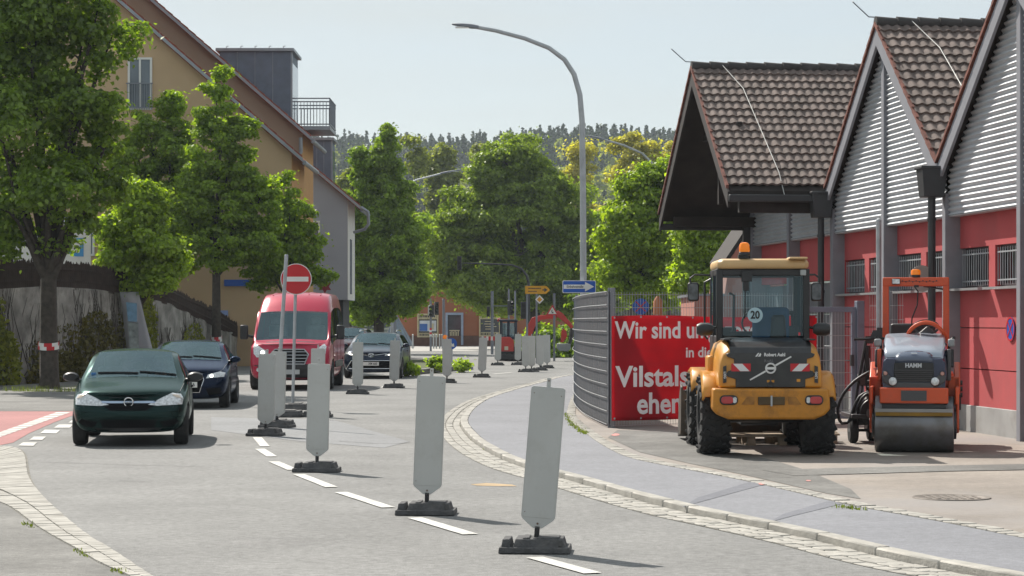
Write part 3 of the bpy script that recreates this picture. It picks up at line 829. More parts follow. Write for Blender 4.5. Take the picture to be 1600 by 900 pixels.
FS = thing('fire_station', 'long red and grey hall with corrugated gables and brown tiled roofs', 'building', (6.88 + .23 * .993, 30.3 + .23 * .115, 0), math.atan2(0.115, 0.993))
Z0 = WZ
ZC = 3.28            # foot of the corrugated gables
VAL = [-3.2, 3.4, 10.0, 16.6]
APX = [0.1, 6.7, 13.3]
ZV, ZR = 4.06, 6.58
HALF = [-3.2, 0.1, 3.4, 6.7, 10.0, 13.3, 16.6]
wall = MB()
cw = 0.16
for k in range(6):
    a, b_ = HALF[k] + cw / 2, HALF[k + 1] - cw / 2
    if k < 4:
        # windows near the lower-t column: one narrow, one wide, mullion between
        w1, w2 = (0.085, 1.62), (1.90, 3.215)
        zs, zt = 2.18, 2.78
        segs = [(a, HALF[k] + w1[0], 0), (HALF[k] + w1[0], HALF[k] + w1[1], 1), (HALF[k] + w1[1], HALF[k] + w2[0], 0), (HALF[k] + w2[0], HALF[k] + w2[1], 1), (HALF[k] + w2[1], b_, 0)]
        for s0, s1, iswin in segs:
            if s1 - s0 < 0.005: continue
            zr = [(0.45, 0.98), (0.995, 1.585), (1.60, zs), (zs, zt), (zt, ZC)] if not iswin else [(0.45, 0.98), (0.995, 1.585), (1.60, zs), (zt, ZC)]
            for z0, z1 in zr:
                wall.box((0.10, (s0 + s1) / 2, (z0 + z1) / 2), (0.20, s1 - s0, z1 - z0))
    else:
        wall.box((0.10, (a + b_) / 2, (2.45 + ZC) / 2), (0.20, b_ - a, ZC - 2.45))
wall.build('wall', M_brick_red, FS, smooth=0)
b = MB(); b.box((4.2, -3.36, 1.7), (8.0, .16, 3.4)); b.box((8.15, 6.7, 1.7), (.16, 20.0, 3.4)); b.build('end_wall', M_brick_red, FS, smooth=0)
b = MB(); b.prism([(.25, -3.36, 3.4), (8.1, -3.36, 3.4), (8.1, -3.36, 4.0), (.25, -3.36, 4.0)], (0, .1, 0)); b.build('end_band', M_col, FS, smooth=0)
b = MB(); b.box((0.23, 3.4, 1.3), (0.06, 13.0, 1.66)); b.build('wall_joint', M_redseam, FS, smooth=0)
b = MB()
for k in range(4): b.box((0.08, (HALF[k] + HALF[k + 1]) / 2, 0.22), (0.22, 3.3 - cw - 0.004, 0.46))
b.build('plinth', M_plinth, FS, bevel=0.01)
for k in range(7):
    b = MB(); top = {0: ZV, 2: ZV - 0.45, 4: ZV - 0.35, 6: ZV - 0.1}.get(k, ZR - 0.32)
    b.box((-0.02, HALF[k], (Z0 - .1 + top) / 2), (0.42, cw, top - Z0 + .1))
    b.build('column', M_col, FS, bevel=0.01)
def window(t0, t1, z0, z1):
    f = MB()
    tm = (t0 + t1) / 2; zm = (z0 + z1) / 2; w = t1 - t0; h = z1 - z0
    for dz in (-1, 1): f.box((0.12, tm, zm + dz * (h / 2 - .025)), (0.07, w, 0.05))
    for dt in (-1, 1): f.box((0.12, tm + dt * (w / 2 - .025), zm), (0.07, 0.05, h - .1))
    wn_ = f.build('window', M_frame, FS, smooth=0)
    p = MB(); p.box((0.14, tm, zm), (0.012, w - .1, h - .1)); p.build('pane', M_winglass, wn_, smooth=0)
    g = MB(); n = int(w / 0.10)
    for i in range(n): g.cyl((0.03, t0 + .04 + i * (w - .08) / (n - 1), z0 + .03), (0.03, t0 + .04 + i * (w - .08) / (n - 1), z1 - .03), 0.0065, n=6)
    for zz in (z0 + .10, z1 - .10): g.box((0.03, tm, zz), (0.012, w - .03, 0.022))
    g.build('grille', M_steel, wn_)
    s = MB(); s.box((-0.03, tm, z0 - 0.02), (0.30, w + .08, 0.035)); s.build('sill', M_sill, wn_, smooth=0)
    k = MB(); k.box((0.5, tm, zm), (0.02, w + .3, h + .3)); k.build('blind_backing', mat('dim_interior', (0.06, 0.06, 0.065), rough=0.9), wn_, smooth=0)
for k in range(4):
    for w0, w1 in ((.085, 1.62), (1.90, 3.215)): window(HALF[k] + w0, HALF[k] + w1, 2.18, 2.78)
for k in (4, 5):
    d = MB()
    for j in range(4): d.box((0.12, (HALF[k] + HALF[k + 1]) / 2, Z0 + 0.29 + j * 0.59), (0.05, 3.3 - cw - .01, 0.575))
    d.build('sectional_door', M_door_grey, FS, bevel=0.01)
# corrugated gables
def roof_z(t, k): return ZR - abs(t - APX[k]) * (ZR - ZV) / 3.3
PITCH = (ZR - ZV) / 3.3
for k in range(3):
    cg = MB(); rows = []
    nper = 6; per = 0.085; z = ZC; j = 0
    ztop = ZR - 0.30
    while z < ztop:
        hw = min(3.3 - cw * .5, max(0.0, (ZR - 0.22 - z) / PITCH))
        xo = -0.17 - 0.021 * math.cos(2 * math.pi * j / nper)
        rows.append([(xo, APX[k] - hw, z), (xo, APX[k] - cw / 2, z), (xo, APX[k] + cw / 2, z), (xo, APX[k] + hw, z)])
        z += per / nper; j += 1
    cg.grid(rows)
    # closing lip at the foot
    cg.box((-0.07, APX[k], ZC - 0.012), (0.20, 6.45, 0.02))
    cg.build('corrugated_gable', M_corr, FS, smooth=70)
    bk = MB(); bk.prism([(0.10, APX[k] - 3.25, ZC), (0.10, APX[k] + 3.25, ZC), (0.10, APX[k] + 3.25, ZV - .1), (0.10, APX[k], ZR - .25), (0.10, APX[k] - 3.25, ZV - .1)], (0.1, 0, 0))
    bk.build('gable_backing', M_soffit, FS, smooth=0)
# roofs
def tiled_slope(x0, x1, t_r, t_e, z_r, z_e, name='roof_slope'):
    """rows of wavy overlapping tiles between ridge and eave"""
    L = math.hypot(t_e - t_r, z_e - z_r); nrow = round(L / 0.245); per = 0.165
    ncol = int((x1 - x0) / per) + 1; seg = 8
    sl = V((0, t_e - t_r, z_e - z_r)) / L; nr = V((0, -(z_e - z_r), t_e - t_r)) / L
    if nr.z < 0: nr = -nr
    rnd = random.Random(int(t_r * 10) + 3); rows = []
    for r in range(nrow):
        jig = [rnd.uniform(-.008, .008) for _ in range(ncol * seg + 1)]
        jl = [rnd.gauss(0, .006) for _ in range(ncol + 2)]
        for e, (s, lift) in enumerate(((r / nrow * L, 0.004), ((r + 0.55) / nrow * L, 0.025), ((r + 1.0) / nrow * L + 0.012, 0.040), ((r + 1.0) / nrow * L + 0.014, 0.004))):
            row = []
            for c in range(ncol * seg + 1):
                ph = c / seg
                w = 0.014 * math.cos(2 * math.pi * ph)
                x = min(x1, x0 + c / seg * per)
                k = jl[int(ph) % len(jl)]
                row.append(V((x, t_r, z_r)) + sl * (s + (k if e >= 2 else 0)) + nr * (lift + w + (k * .8 if e == 2 else 0)))
            rows.append(row)
    m = MB(); m.grid(rows)
    return m.build(name, M_tile, FS, smooth=50, normals=True)
for k in range(3):
    xo = -2.12 if k == 2 else -0.34
    xi = 8.0
    for sgn in (-1, 1):
        te = APX[k] + sgn * 3.3
        if k == 2 and sgn == 1: te = APX[k] + 3.5
        tiled_slope(xo, xi, APX[k] + sgn * 0.02, te - sgn * .10 * (0 if (k == 2 and sgn == 1) else 1), ZR + 0.02, ZV + 0.02 + (0.06 if not (k == 2 and sgn == 1) else -.16))
        # boarding below the tiles
        bd = MB(); d0 = 0.10
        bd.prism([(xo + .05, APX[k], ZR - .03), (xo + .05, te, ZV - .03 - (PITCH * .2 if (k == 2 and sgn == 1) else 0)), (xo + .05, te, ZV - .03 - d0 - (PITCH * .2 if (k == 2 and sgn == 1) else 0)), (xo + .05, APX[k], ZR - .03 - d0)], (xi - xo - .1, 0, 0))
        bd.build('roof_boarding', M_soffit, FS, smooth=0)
        # grey barge board and red tile edge along the verge
        ex = PITCH * .2 if (k == 2 and sgn == 1) else 0
        vg = MB(); vg.prism([(xo, APX[k], ZR - .05), (xo, te, ZV - .05 - ex), (xo, te, ZV - .34 - ex), (xo, APX[k], ZR - .34)], (0.045, 0, 0))
        vg.build('barge_board', M_col if k < 2 else mat('dull_barge_board', (0.035, 0.03, 0.03), rough=0.8, var=0.2), FS, smooth=0)
        ve = MB(); nst = 14
        for j in range(nst):
            f0, f1 = j / nst, (j + 1) / nst
            ta, tb = APX[k] + (te - APX[k]) * f0, APX[k] + (te - APX[k]) * f1
            za, zb = ZR + .05 + (ZV - ZR - ex) * f0, ZR + .05 + (ZV - ZR - ex) * f1
            ve.prism([(xo - .03, ta, za), (xo - .03, tb, zb + .02), (xo - .03, tb, zb - .045), (xo - .03, ta, za - .065)], (0.05, 0, 0))
        ve.build('verge_tiles', M_verge, FS, smooth=0)
    rt = MB(); n = int((xi - xo) / 0.36)
    for j in range(n):
        x = xo + j * 0.36
        rt.tube([(x - .01, APX[k], ZR + .02 + .012), (x + .36, APX[k], ZR + .02)], [0.115, 0.10], 10)
    rt.build('ridge_tiles', mat('dark_ridge_tile', (0.05, 0.045, 0.045), rough=0.8, var=0.3), FS, smooth=60)
    rod = MB(); rod.tube([(xo + .1, APX[k], ZR + .12), (xo - .12, APX[k], ZR + .13), (xo - .42, APX[k] - .1, ZR + .36)], 0.010, 6); rod.build('lightning_rod', M_grey, FS)
    wr = MB()
    q = [(xo + .55, APX[k], ZR + .13), (xo + .85 , APX[k] - 0.75, ZR - 0.75 * PITCH + .12), (xo + 1.0, APX[k] - 3.05, ZV + .25 * PITCH + .12)]
    if k == 2: q.append((xo + 1.02, APX[k] - 3.36, ZV - .1))
    wr.tube(q, 0.008, 6); wr.build('lightning_wire', mat('bare_wire', (0.5, 0.5, 0.48), rough=0.4, metal=0.5), FS)
# porch: gutter, beams, truss and post under the projecting roof
g = MB(); g.box((-1.06, 10.0 - .05, ZV - .17), (2.10, 0.14, 0.13)); g.build('eave_gutter', M_dark, FS, bevel=0.02)
g = MB(); g.box((-1.06, 16.75, ZV - .40), (2.10, 0.14, 0.13)); g.build('eave_gutter', M_dark, FS, bevel=0.02)
g = MB()
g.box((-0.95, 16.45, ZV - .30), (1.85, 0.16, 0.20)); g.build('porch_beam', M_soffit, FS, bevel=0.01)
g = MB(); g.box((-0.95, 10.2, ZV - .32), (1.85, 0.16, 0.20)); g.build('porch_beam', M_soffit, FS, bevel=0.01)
g = MB(); g.box((-1.55, 13.3, 5.2), (0.10, 0.12, 2.5)); g.box((-1.55, 13.3, 5.35), (.1, 3.4, .12)); g.build('porch_truss', M_soffit, FS, bevel=0.01)
p = MB(); p.box((-0.30, 16.62, 1.9), (0.14, 0.14, 3.7)); p.build('porch_post', M_dark, FS)
# rain hoppers with downpipes in the valleys
for t in (3.4, 10.0):
    h = MB(); h.box((-0.42, t - .02, ZV - .30), (0.31, 0.27, 0.42), taper=(1.25, 1.25)); h.box((-.42, t - .02, ZV - .07), (.43, .37, .05))
    ho_ = h.build('rain_hopper', M_dark, FS, bevel=0.012)
    dp = MB(); dp.cyl((-0.42, t - .02, ZV - .5), (-0.42, t - .02, 0.05), 0.058, n=12)
    for zz in (0.9, 2.2, 3.2): dp.cyl((-0.42, t - .02, zz), (-.42, t - .02, zz + .05), 0.068, n=12)
    dp.build('downpipe', M_dark, ho_)
# things fixed to the wall
ns = thing('no_stopping_sign', 'small round blue and red no stopping sign on the red wall', 'sign', FS.matrix_basis @ V((-0.012, 1.02, 1.58)), FS.rotation_euler.z - math.pi / 2)
b = MB(); b.lathe((0, 0, 0), (0, -1, 0), [(0, .17), (.008, .17)], 28); b.build('disc', M_blue, ns)
b = MB()
for k in range(28):
    a0, a1 = 2 * math.pi * k / 28, 2 * math.pi * (k + 1) / 28
    b.prism([(.172 * math.cos(a0), -.009, .172 * math.sin(a0)), (.172 * math.cos(a1), -.009, .172 * math.sin(a1)), (.145 * math.cos(a1), -.009, .145 * math.sin(a1)), (.145 * math.cos(a0), -.009, .145 * math.sin(a0))], (0, -.002, 0))
for s in (-1, 1): b.box((0, -.011, 0), (.31, .003, .026), rot=Matrix.Rotation(s * R(45), 3, 'Y'))
b.build('red_ring_and_cross', M_red, ns, smooth=0)
rs = thing('round_sign', 'round pale sign seen from behind on the black downpipe', 'sign', FS.matrix_basis @ V((-0.60, 3.36, 2.33)), 0.2)
b = MB(); b.lathe((0.02, 0, 0), (0, -1, 0), [(0, .20), (.006, .20)], 28); b.build('disc', mat('aluminium_sheet', (.36, .35, .33), rough=.5, metal=.3), rs)
b = MB(); b.box((.05, .03, 0), (.04, .04, .3)); b.build('clamp', M_steel, rs)

# ------------------------------------------------------------------ houses on the left
M_beige = mat('ochre_render', (0.52, 0.37, 0.225), rough=0.9, var=0.07, scale=0.6, bump=0.1)
M_brownr = mat('brown_render', (0.34, 0.235, 0.17), rough=0.9, var=0.07, scale=0.6)
M_bluegrey = mat('blue_grey_render', (0.33, 0.35, 0.39), rough=0.9, var=0.05, scale=0.6)
M_ochre_lit = mat('sunlit_ochre_render', (0.50, 0.27, 0.10), rough=0.9, var=0.07)  # sunlit look of the right-hand side walls, put into the colour
M_roofred = mat('red_clay_tiles', (0.26, 0.065, 0.04), rough=0.85, var=0.35, scale=4, bump=0.5, bscale=12)
M_slate = mat('dark_zinc_cladding', (0.125, 0.155, 0.205), rough=0.55, metal=0.3, var=0.12)
M_zinc = mat('zinc_trim', (0.27, 0.29, 0.32), rough=0.45, metal=0.4, var=0.1)
def gable_house(name, lab, Y, x_r, z_e, slope, depth, wall_m, side_m, z_bot=0.0, x_l=None, over=0.45, side_bot=None):
    """house whose gable end faces the street; right eave at x_r, roof rising to the left"""
    h = thing(name, lab, 'house', (x_r, Y, 0))
    W = (x_r - x_l); xr = -W / 2
    zr = z_e + slope * W / 2
    b = MB(); b.prism([(0, 0, z_bot), (0, 0, z_e), (xr, 0, zr), (-W, 0, z_e), (-W, 0, z_bot)], (0, depth, 0)); b.build('wall', wall_m, h, smooth=0)
    s = MB(); s.box((0.012, depth / 2, ((side_bot or z_bot) + z_e - .05) / 2), (0.02, depth - .02, z_e - .05 - (side_bot or z_bot))); s.build('side_wall', side_m, h, smooth=0)
    rf = MB(); th = 0.16
    for sx in (1, -1):
        xe = over if sx == 1 else -W - over
        zee = z_e - slope * over
        rf.prism([(xr, -.35, zr + .10), (xe, -.35, zee + .10), (xe, -.35, zee + .10 - th), (xr, -.35, zr + .10 - th)], (0, depth + .7, 0))
    rf.build('roof', M_roofred, h, smooth=0)
    vg = MB()
    vg.prism([(xr, -.40, zr + .13), (over + .02, -.40, z_e - slope * over + .13), (over + .02, -.40, z_e - slope * over - .02), (xr, -.40, zr - .02)], (0, .04, 0))
    vg.build('verge_trim', M_zinc, h, smooth=0)
    vt = MB(); L = int(W / 2 / 0.3)
    for j in range(L):
        f = j / L; x = xr + (over - xr) * f; x2 = xr + (over - xr) * (f + .9 / L)
        z = zr + .20 - (x - xr) * slope; z2 = zr + .20 - (x2 - xr) * slope
        vt.prism([(x, -.38, z), (x2, -.38, z2 + .03), (x2, -.38, z2 - .08), (x, -.38, z - .08)], (0, .3, 0))
    vt.build('verge_tiles', M_roofred, h, smooth=0)
    gt = MB(); gt.cyl((over + .05, -.3, z_e - slope * over - .02), (over + .05, depth + .3, z_e - slope * over - .02), 0.09, n=10); gt.build('gutter', M_zinc, h)
    return h
def house_window(h, rect, Y, frame_m=M_white, name='window', dep=0.0, rail=False):
    x0, y0, x1, y1 = rect; a = P(x0, y1, Y) - V(h.location); c = P(x1, y0, Y) - V(h.location)
    f = MB(); w = c.x - a.x; hh = c.z - a.z; xm = (a.x + c.x) / 2; zm = (a.z + c.z) / 2
    for s in (-1, 1): f.box((xm + s * (w / 2 - .04), -.03, zm), (.08, .08, hh)); f.box((xm, -.03, zm + s * (hh / 2 - .04)), (w - .16, .08, .08))
    if w > .9: f.box((xm, -.03, zm), (.07, .08, hh - .16))
    o = f.build(name, frame_m, h, smooth=0)
    p = MB(); p.box((xm, -.008, zm), (w - .14, .02, hh - .14)); p.build('pane', mat('house_window_pane', (0.10, 0.13, 0.16), rough=0.06, var=0.3, scale=.8, spec=0.9), o, smooth=0)
    if rail:
        r = MB()
        for k in range(11): r.cyl((a.x + k * w / 10, -.16, a.z), (a.x + k * w / 10, -.16, a.z + 1.0), .012, n=6)
        for zz in (.08, 1.0): r.box((xm, -.16, a.z + zz), (w + .1, .04, .04))
        r.build('railing', M_grey, o)
    return o
e1 = P(470, 250, 85)
h1 = gable_house('gabled_house', 'ochre rendered gabled house behind the street trees with french window', 85, e1.x - .35, e1.z + .3, 0.87, 5.0, M_beige, M_ochre_lit, x_l=-34)
house_window(h1, (200, 90, 238, 172), 85, rail=True)
house_window(h1, (100, 332, 134, 366), 85); house_window(h1, (138, 345, 148, 400), 85); house_window(h1, (100, 120, 128, 180), 85)
# small name plate and blue shop fascia on that wall
b = MB(); q0, q1 = P(343, 494, 84.9) - V(h1.location), P(356, 485, 84.9) - V(h1.location); b.box(((q0.x + q1.x) / 2, -.04, (q0.z + q1.z) / 2), (q1.x - q0.x, .03, q1.z - q0.z)); b.build('wall_plaque', mat('pale_blue_plaque', (.25, .33, .6), rough=.5), h1, smooth=0)
b = MB(); q0, q1 = P(350, 447, 84.9) - V(h1.location), P(405, 437, 84.9) - V(h1.location); b.box(((q0.x + q1.x) / 2, -.05, (q0.z + q1.z) / 2), (q1.x - q0.x, .05, q1.z - q0.z)); b.build('blue_fascia', M_blue, h1, smooth=0)
e2 = P(482, 217, 93)
h2 = gable_house('gabled_house', 'taller brown gabled house with dark dormer and balcony', 93, e2.x - .3, e2.z + .3, 0.87, 5.4, M_brownr, M_ochre_lit, x_l=-32)
def dormer(h, rect, Y, dep, lab='dormer', trim=M_zinc):
    x0, y0, x1, y1 = rect; a = P(x0, y1, Y) - V(h.location); c = P(x1, y0, Y) - V(h.location)
    y = Y - h.location.y
    b = MB(); b.prism([(a.x, y, c.z), (c.x, y, c.z), (c.x, y, a.z), (a.x + .0, y, a.z)], (0, dep, 0)); o = b.build(lab, M_slate, h, smooth=0)
    t = MB(); t.box(((a.x + c.x) / 2, y + dep / 2, c.z + .06), (c.x - a.x + .3, dep + .3, .12)); t.box((c.x + .03, y + .1, (a.z + c.z) / 2), (.08, .14, c.z - a.z))
    for k in range(1, 4): t.box((a.x + (c.x - a.x) * k / 4, y - .015, (a.z + c.z) / 2), (.02, .03, c.z - a.z - .05))
    for k in range(5): t.tube([(a.x + (c.x - a.x) * (k + .5) / 5, y, c.z + .12), (a.x + (c.x - a.x) * (k + .5) / 5, y, c.z + .2), (a.x + (c.x - a.x) * (k + .5) / 5 + .08, y, c.z + .22)], .02, 5)
    t.build('zinc_trim', trim, o, smooth=0)
    w = MB(); w.box((c.x + .02, y + dep / 2, (a.z + c.z) / 2 - .1), (.05, dep - .7, c.z - a.z - .7)); w.build('window', mat('pale_window', (.3, .36, .42), rough=.1, spec=.8), o, smooth=0)
    return o
dormer(h2, (343, 80, 454, 250), 94.6, 3.2)
# balcony
ba = P(457, 204, 95.2) - V(h2.location); bb_ = P(517, 155, 95.2) - V(h2.location)
y0 = 95.2 - 93 - .4
b = MB(); b.box(((ba.x + bb_.x) / 2 - .2, y0 + 1.6, ba.z + .08), (bb_.x - ba.x + .4, 3.2, .16)); bal = b.build('balcony', M_zinc, h2, smooth=0)
r = MB()
for side_y in (y0 + .04, y0 + 3.16):
    for k in range(12): r.cyl((ba.x + .12 + (bb_.x - ba.x - .15) * k / 11, side_y, ba.z + .2), (ba.x + .12 + (bb_.x - ba.x - .15) * k / 11, side_y, bb_.z - .16), .014, n=6)
    for zz in (ba.z + .24, bb_.z - .14, bb_.z): r.box(((ba.x + bb_.x) / 2, side_y, zz), (bb_.x - ba.x, .045, .05))
for k in range(22): r.cyl((bb_.x - .03, y0 + .04 + 3.12 * k / 21, ba.z + .2), (bb_.x - .03, y0 + .04 + 3.12 * k / 21, bb_.z), .014, n=6)
for zz in (ba.z + .24, bb_.z): r.box((bb_.x - .03, y0 + 1.6, zz), (.05, 3.16, .05))
r.build('railing', M_grey, bal)
b = MB(); b.tube([(ba.x + .45, y0 + .3, ba.z), (ba.x + .45, y0 + .3, ba.z - 1.4)], .12, 8); b.build('bracket', M_zinc, bal)
e3 = P(560, 325, 105)
h3 = gable_house('gabled_house', 'blue grey gabled house with white right hand side wall', 105, P(543, 400, 105).x, P(543, 310, 105).z, 0.84, 4.6, M_bluegrey, mat('white_render', (.70, .68, .64), rough=.9, var=.05), z_bot=2.72, x_l=-30, over=.62)
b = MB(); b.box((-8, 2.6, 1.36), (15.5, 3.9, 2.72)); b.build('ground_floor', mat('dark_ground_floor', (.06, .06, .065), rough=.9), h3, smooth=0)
house_window(h3, (484, 345, 500, 372), 105)
dormer(h3, (473, 219, 517, 300), 107, 2.4)
b = MB(); q = [P(564, 324, 104.6), P(575, 331, 104.6), P(576, 350, 104.6), P(570, 358, 104.7), P(553, 363, 105)]; b.tube([p - V(h3.location) for p in q], .075, 8); b.build('downpipe', M_zinc, h3)
b = MB()
for xx in (0.03,):
    for yy in (1.3, 1.9): b.box((.05, yy, 4.3), (.05, .14, 2.6))
b.build('shutter_slats', M_grey, h3, smooth=0)
b = MB(); q = [P(470, 215, 92.6), P(470, 238, 92.6), P(462, 246, 92.6)]; b.tube([p - V(h2.location) for p in q], .08, 8); b.build('downpipe', M_zinc, h2)
# ------------------------------------------------------------------ orange shop at the end of the street
M_shop = mat('orange_brown_render', (0.31, 0.115, 0.06), rough=0.9, var=0.08, scale=0.5)
sp = P(620, 541, 155)
shop = thing('corner_shop', 'orange brown shop with two framed show windows at the end of the street', 'shop', (sp.x, 155, 0))
Wd = P(905, 541, 155).x - sp.x
b = MB(); b.box((Wd / 2, 4, 2.2), (Wd, 8, 4.4)); b.build('wall', M_shop, shop, smooth=0)
b = MB(); b.box((Wd / 2, -.03, .35), (Wd + .02, .08, .75)); b.build('base_band', mat('dark_brown_base', (.12, .06, .045), rough=.9, var=.2), shop, smooth=0)
b = MB(); b.box((Wd / 2, 4, 4.48), (Wd + .6, 8.6, .16)); b.build('roof', M_slate, shop, smooth=0)
M_cream = mat('cream_frame', (.55, .47, .30), rough=.7)
def shopwin(px0, py0, px1, py1, poster):
    a, c = P(px0, py1, 155) - V(shop.location), P(px1, py0, 155) - V(shop.location); w, hh = c.x - a.x, c.z - a.z; xm, zm = (a.x + c.x) / 2, (a.z + c.z) / 2
    f = MB()
    for s in (-1, 1): f.box((xm + s * (w / 2 - .05), -.06, zm), (.10, .12, hh)); f.box((xm, -.06, zm + s * (hh / 2 - .05)), (w - .2, .12, .10))
    f.box((xm, -.05, zm + hh * .28), (w - .2, .08, .06))
    o = f.build('show_window', M_cream, shop, smooth=0)
    p = MB(); p.box((xm, -.012, zm), (w - .2, .02, hh - .2)); p.build('pane', mat('shop_pane', (.035, .04, .05), rough=.08, var=.3, spec=.8), o, smooth=0)
    l = MB(); rr = random.Random(int(px0))
    for row, z in ((0, zm + hh * .385), (1, zm - hh * .385)):       # bands of unreadable dark capitals on cream
        l.m(0).box((xm, -.028, z), (w - .24, .012, hh * .15)); x = a.x + .2
        while x < c.x - .25:
            ww = rr.uniform(.06, .12); l.m(1).box((x, -.038, z), (ww, .01, hh * .09)); x += ww + .05
    if poster:
        l.m(2).box((xm, -.028, zm - hh * .02), (w - .3, .012, hh * .45)); l.m(3).box((xm - w * .2, -.038, zm - hh * .08), (w * .36, .01, hh * .30)); l.m(0).box((xm + w * .18, -.038, zm - hh * .04), (w * .2, .01, hh * .25))
    else:
        for k in range(4): l.m(0).box((xm + rr.uniform(-.1, .1), -.028, zm + hh * (.16 - k * .11)), (w * rr.uniform(.3, .6), .01, hh * .03))
    l.build('window_lettering', [M_cream, M_dark, mat('poster_white', (.6, .62, .66), rough=.6), mat('poster_blue', (.05, .14, .42), rough=.6)], o, smooth=0)
shopwin(652, 490, 685, 527, True); shopwin(748.5, 490, 782, 526, False)
a, c = P(696, 539, 155) - V(shop.location), P(724, 488.5, 155) - V(shop.location)
f = MB(); w, hh = c.x - a.x, c.z - a.z; xm, zm = (a.x + c.x) / 2, (a.z + c.z) / 2
for s in (-1, 1): f.box((xm + s * (w / 2 - .08), -.06, zm), (.16, .12, hh))
f.box((xm, -.06, c.z - .08), (w - .32, .12, .16))
dr = f.build('door', mat('grey_blue_door_frame', (.30, .36, .48), rough=.6), shop, smooth=0)
p = MB(); p.box((xm, -.02, zm - .05), (w - .32, .03, hh - .2)); p.build('door_leaf', MATS['shop_pane'], dr, smooth=0)
p = MB()
for k in range(6): p.box((xm - .28 + k * .11, -.045, zm - .45), (.06, .01, .5 + .1 * (k % 2)))
p.box((xm, -.045, zm - .12), (.7, .01, .07)); p.build('door_lettering', M_cream, dr, smooth=0)
b = MB(); q0, q1 = P(746, 465, 155) - V(shop.location), P(778, 459, 155) - V(shop.location); b.box(((q0.x + q1.x) / 2, -.06, (q0.z + q1.z) / 2), (q1.x - q0.x, .1, q1.z - q0.z)); b.build('sign_board', M_white, shop, smooth=0)
# pitched grey-blue tent beside the shop
tp = V((P(622, 541, 148).x, 148, 0))
tt = thing('pavilion_tent', 'grey blue pyramid tent beside the orange shop', 'tent', tp)
k_ = 148 / FPX
b = MB(); apex = (-.2, .8, 53 * k_); base = [(-24 * k_, -.8, .1), (22 * k_, -.8, .1), (22 * k_, 2.4, .1), (-24 * k_, 2.4, .1)]
b.m(0); vs = [b.bm.verts.new(p) for p in base]; va = b.bm.verts.new(apex)
for i in range(4): f_ = b.bm.faces.new((vs[i], vs[(i + 1) % 4], va)); f_.material_index = 0
b.build('canvas', mat('grey_blue_canvas', (.20, .26, .32), rough=.8, var=.2, scale=2), tt, smooth=0)
b = MB()
for i in range(4): b.tube([base[i], apex], .045, 6)
for f_ in (.25, .5, .75): b.tube([V(base[0]).lerp(V(base[1]), f_) + V((0, -.03, 0)), V(apex) + V((0, -.03, 0))], .025, 5)
b.build('tent_poles', M_grey, tt)
# low salmon annex behind the fence, right
sx = P(1085, 500, 62)
an = thing('annex_building', 'low salmon coloured gabled building behind the mesh fence', 'building', (sx.x, 62, 0))
wA = P(1225, 500, 62).x - sx.x
def al(px, py): q = P(px, py, 62) - V((sx.x, 62, 0)); return (q.x, 0, q.z)
b = MB(); b.prism([(0, 0, 0), (wA, 0, 0), al(1225, 300), al(1180, 345), al(1140, 405), al(1132, 462), al(1085, 462)], (0, 5, 0)); b.build('wall', mat('salmon_render', (.42, .17, .13), rough=.9, var=.08), an, smooth=0)
b = MB(); b.prism([al(1225, 296), al(1225, 290), al(1178, 338), al(1134, 404), al(1139, 408), al(1181, 343)], (0, 5.2, 0)); b.build('roof', M_soffit, an, smooth=0)
b = MB(); b.prism([al(1080, 463), al(1080, 459), al(1132, 459), al(1132, 463)], (0, 5.2, 0)); b.build('roof_edge', M_zinc, an, smooth=0)

# ------------------------------------------------------------------ retaining wall with picket fence, banners
M_stonewall = mat('weathered_concrete_wall', (0.27, 0.255, 0.23), rough=0.95, var=0.45, scale=1.6, bump=0.6, bscale=9, dirt=(0.07, 0.06, 0.05), dirt_amt=0.8, dscale=1.3)
M_wood = mat('dark_stained_wood', (0.042, 0.026, 0.02), rough=0.8, var=0.3, scale=4)
wl_pts = [(-120, 56.0, 2.5, 3.2), (-60, 57.5, 2.55, 3.2), (0, 59.0, 2.55, 3.27), (70, 61.5, 2.66, 3.30), (150, 65, 2.63, 3.28), (215, 68.5, 2.47, 3.0), (264, 72, 2.28, 2.77), (331, 80, 1.60, 2.12), (378, 86, 1.02, 1.45), (420, 92, .55, 1.0)]
wl_line = [V(((px - CX) / FPX * y, y, 0)) for px, y, _, _ in wl_pts]
def wl_at(s):
    n = len(wl_pts) - 1; i = min(n - 1, int(s * n)); f = s * n - i
    p = wl_line[i].lerp(wl_line[i + 1], f); A, B = wl_pts[i], wl_pts[i + 1]
    return p, A[2] + (B[2] - A[2]) * f, A[3] + (B[3] - A[3]) * f
rw = thing('retaining_wall', 'old grey retaining wall overgrown with creepers behind the street trees', 'wall', wl_line[3])
b = MB(); rows = []
NS = 90
for i in range(NS + 1):
    p, zt, zf = wl_at(i / NS); q = p - V(wl_line[3])
    rows.append([(q.x, q.y, 0)] + [(q.x + .03 * math.sin(i * 1.7 + j), q.y + .04 * math.sin(i * .9 + j * 2), zt * j / 6) for j in range(1, 7)] + [(q.x - .2, q.y + .45, zt), (q.x - .2, q.y + .45, 0)])
b.grid(rows); b.build('wall', M_stonewall, rw, smooth=50)
pf = thing('picket_fence', 'dark brown wooden picket fence on top of the retaining wall', 'fence', wl_line[3] + V((0, .2, 0)))
b = MB(); rr = random.Random(3); acc = 0
for i in range(420):
    s = i / 420; p, zt, zf = wl_at(s); q = p - V(wl_line[3])
    zz = zf + rr.uniform(-.05, .07)
    b.box((q.x, q.y + .03 * (i % 2), (zt - .06 + zz) / 2), (.058, .02, zz - zt + .06), rot=rr.uniform(-.03, .03)); b.box((q.x, q.y + .03 * (i % 2), zz + .03), (.05, .018, .07), taper=(.2, 1))
b.build('pickets', M_wood, pf, smooth=0)
b = MB()
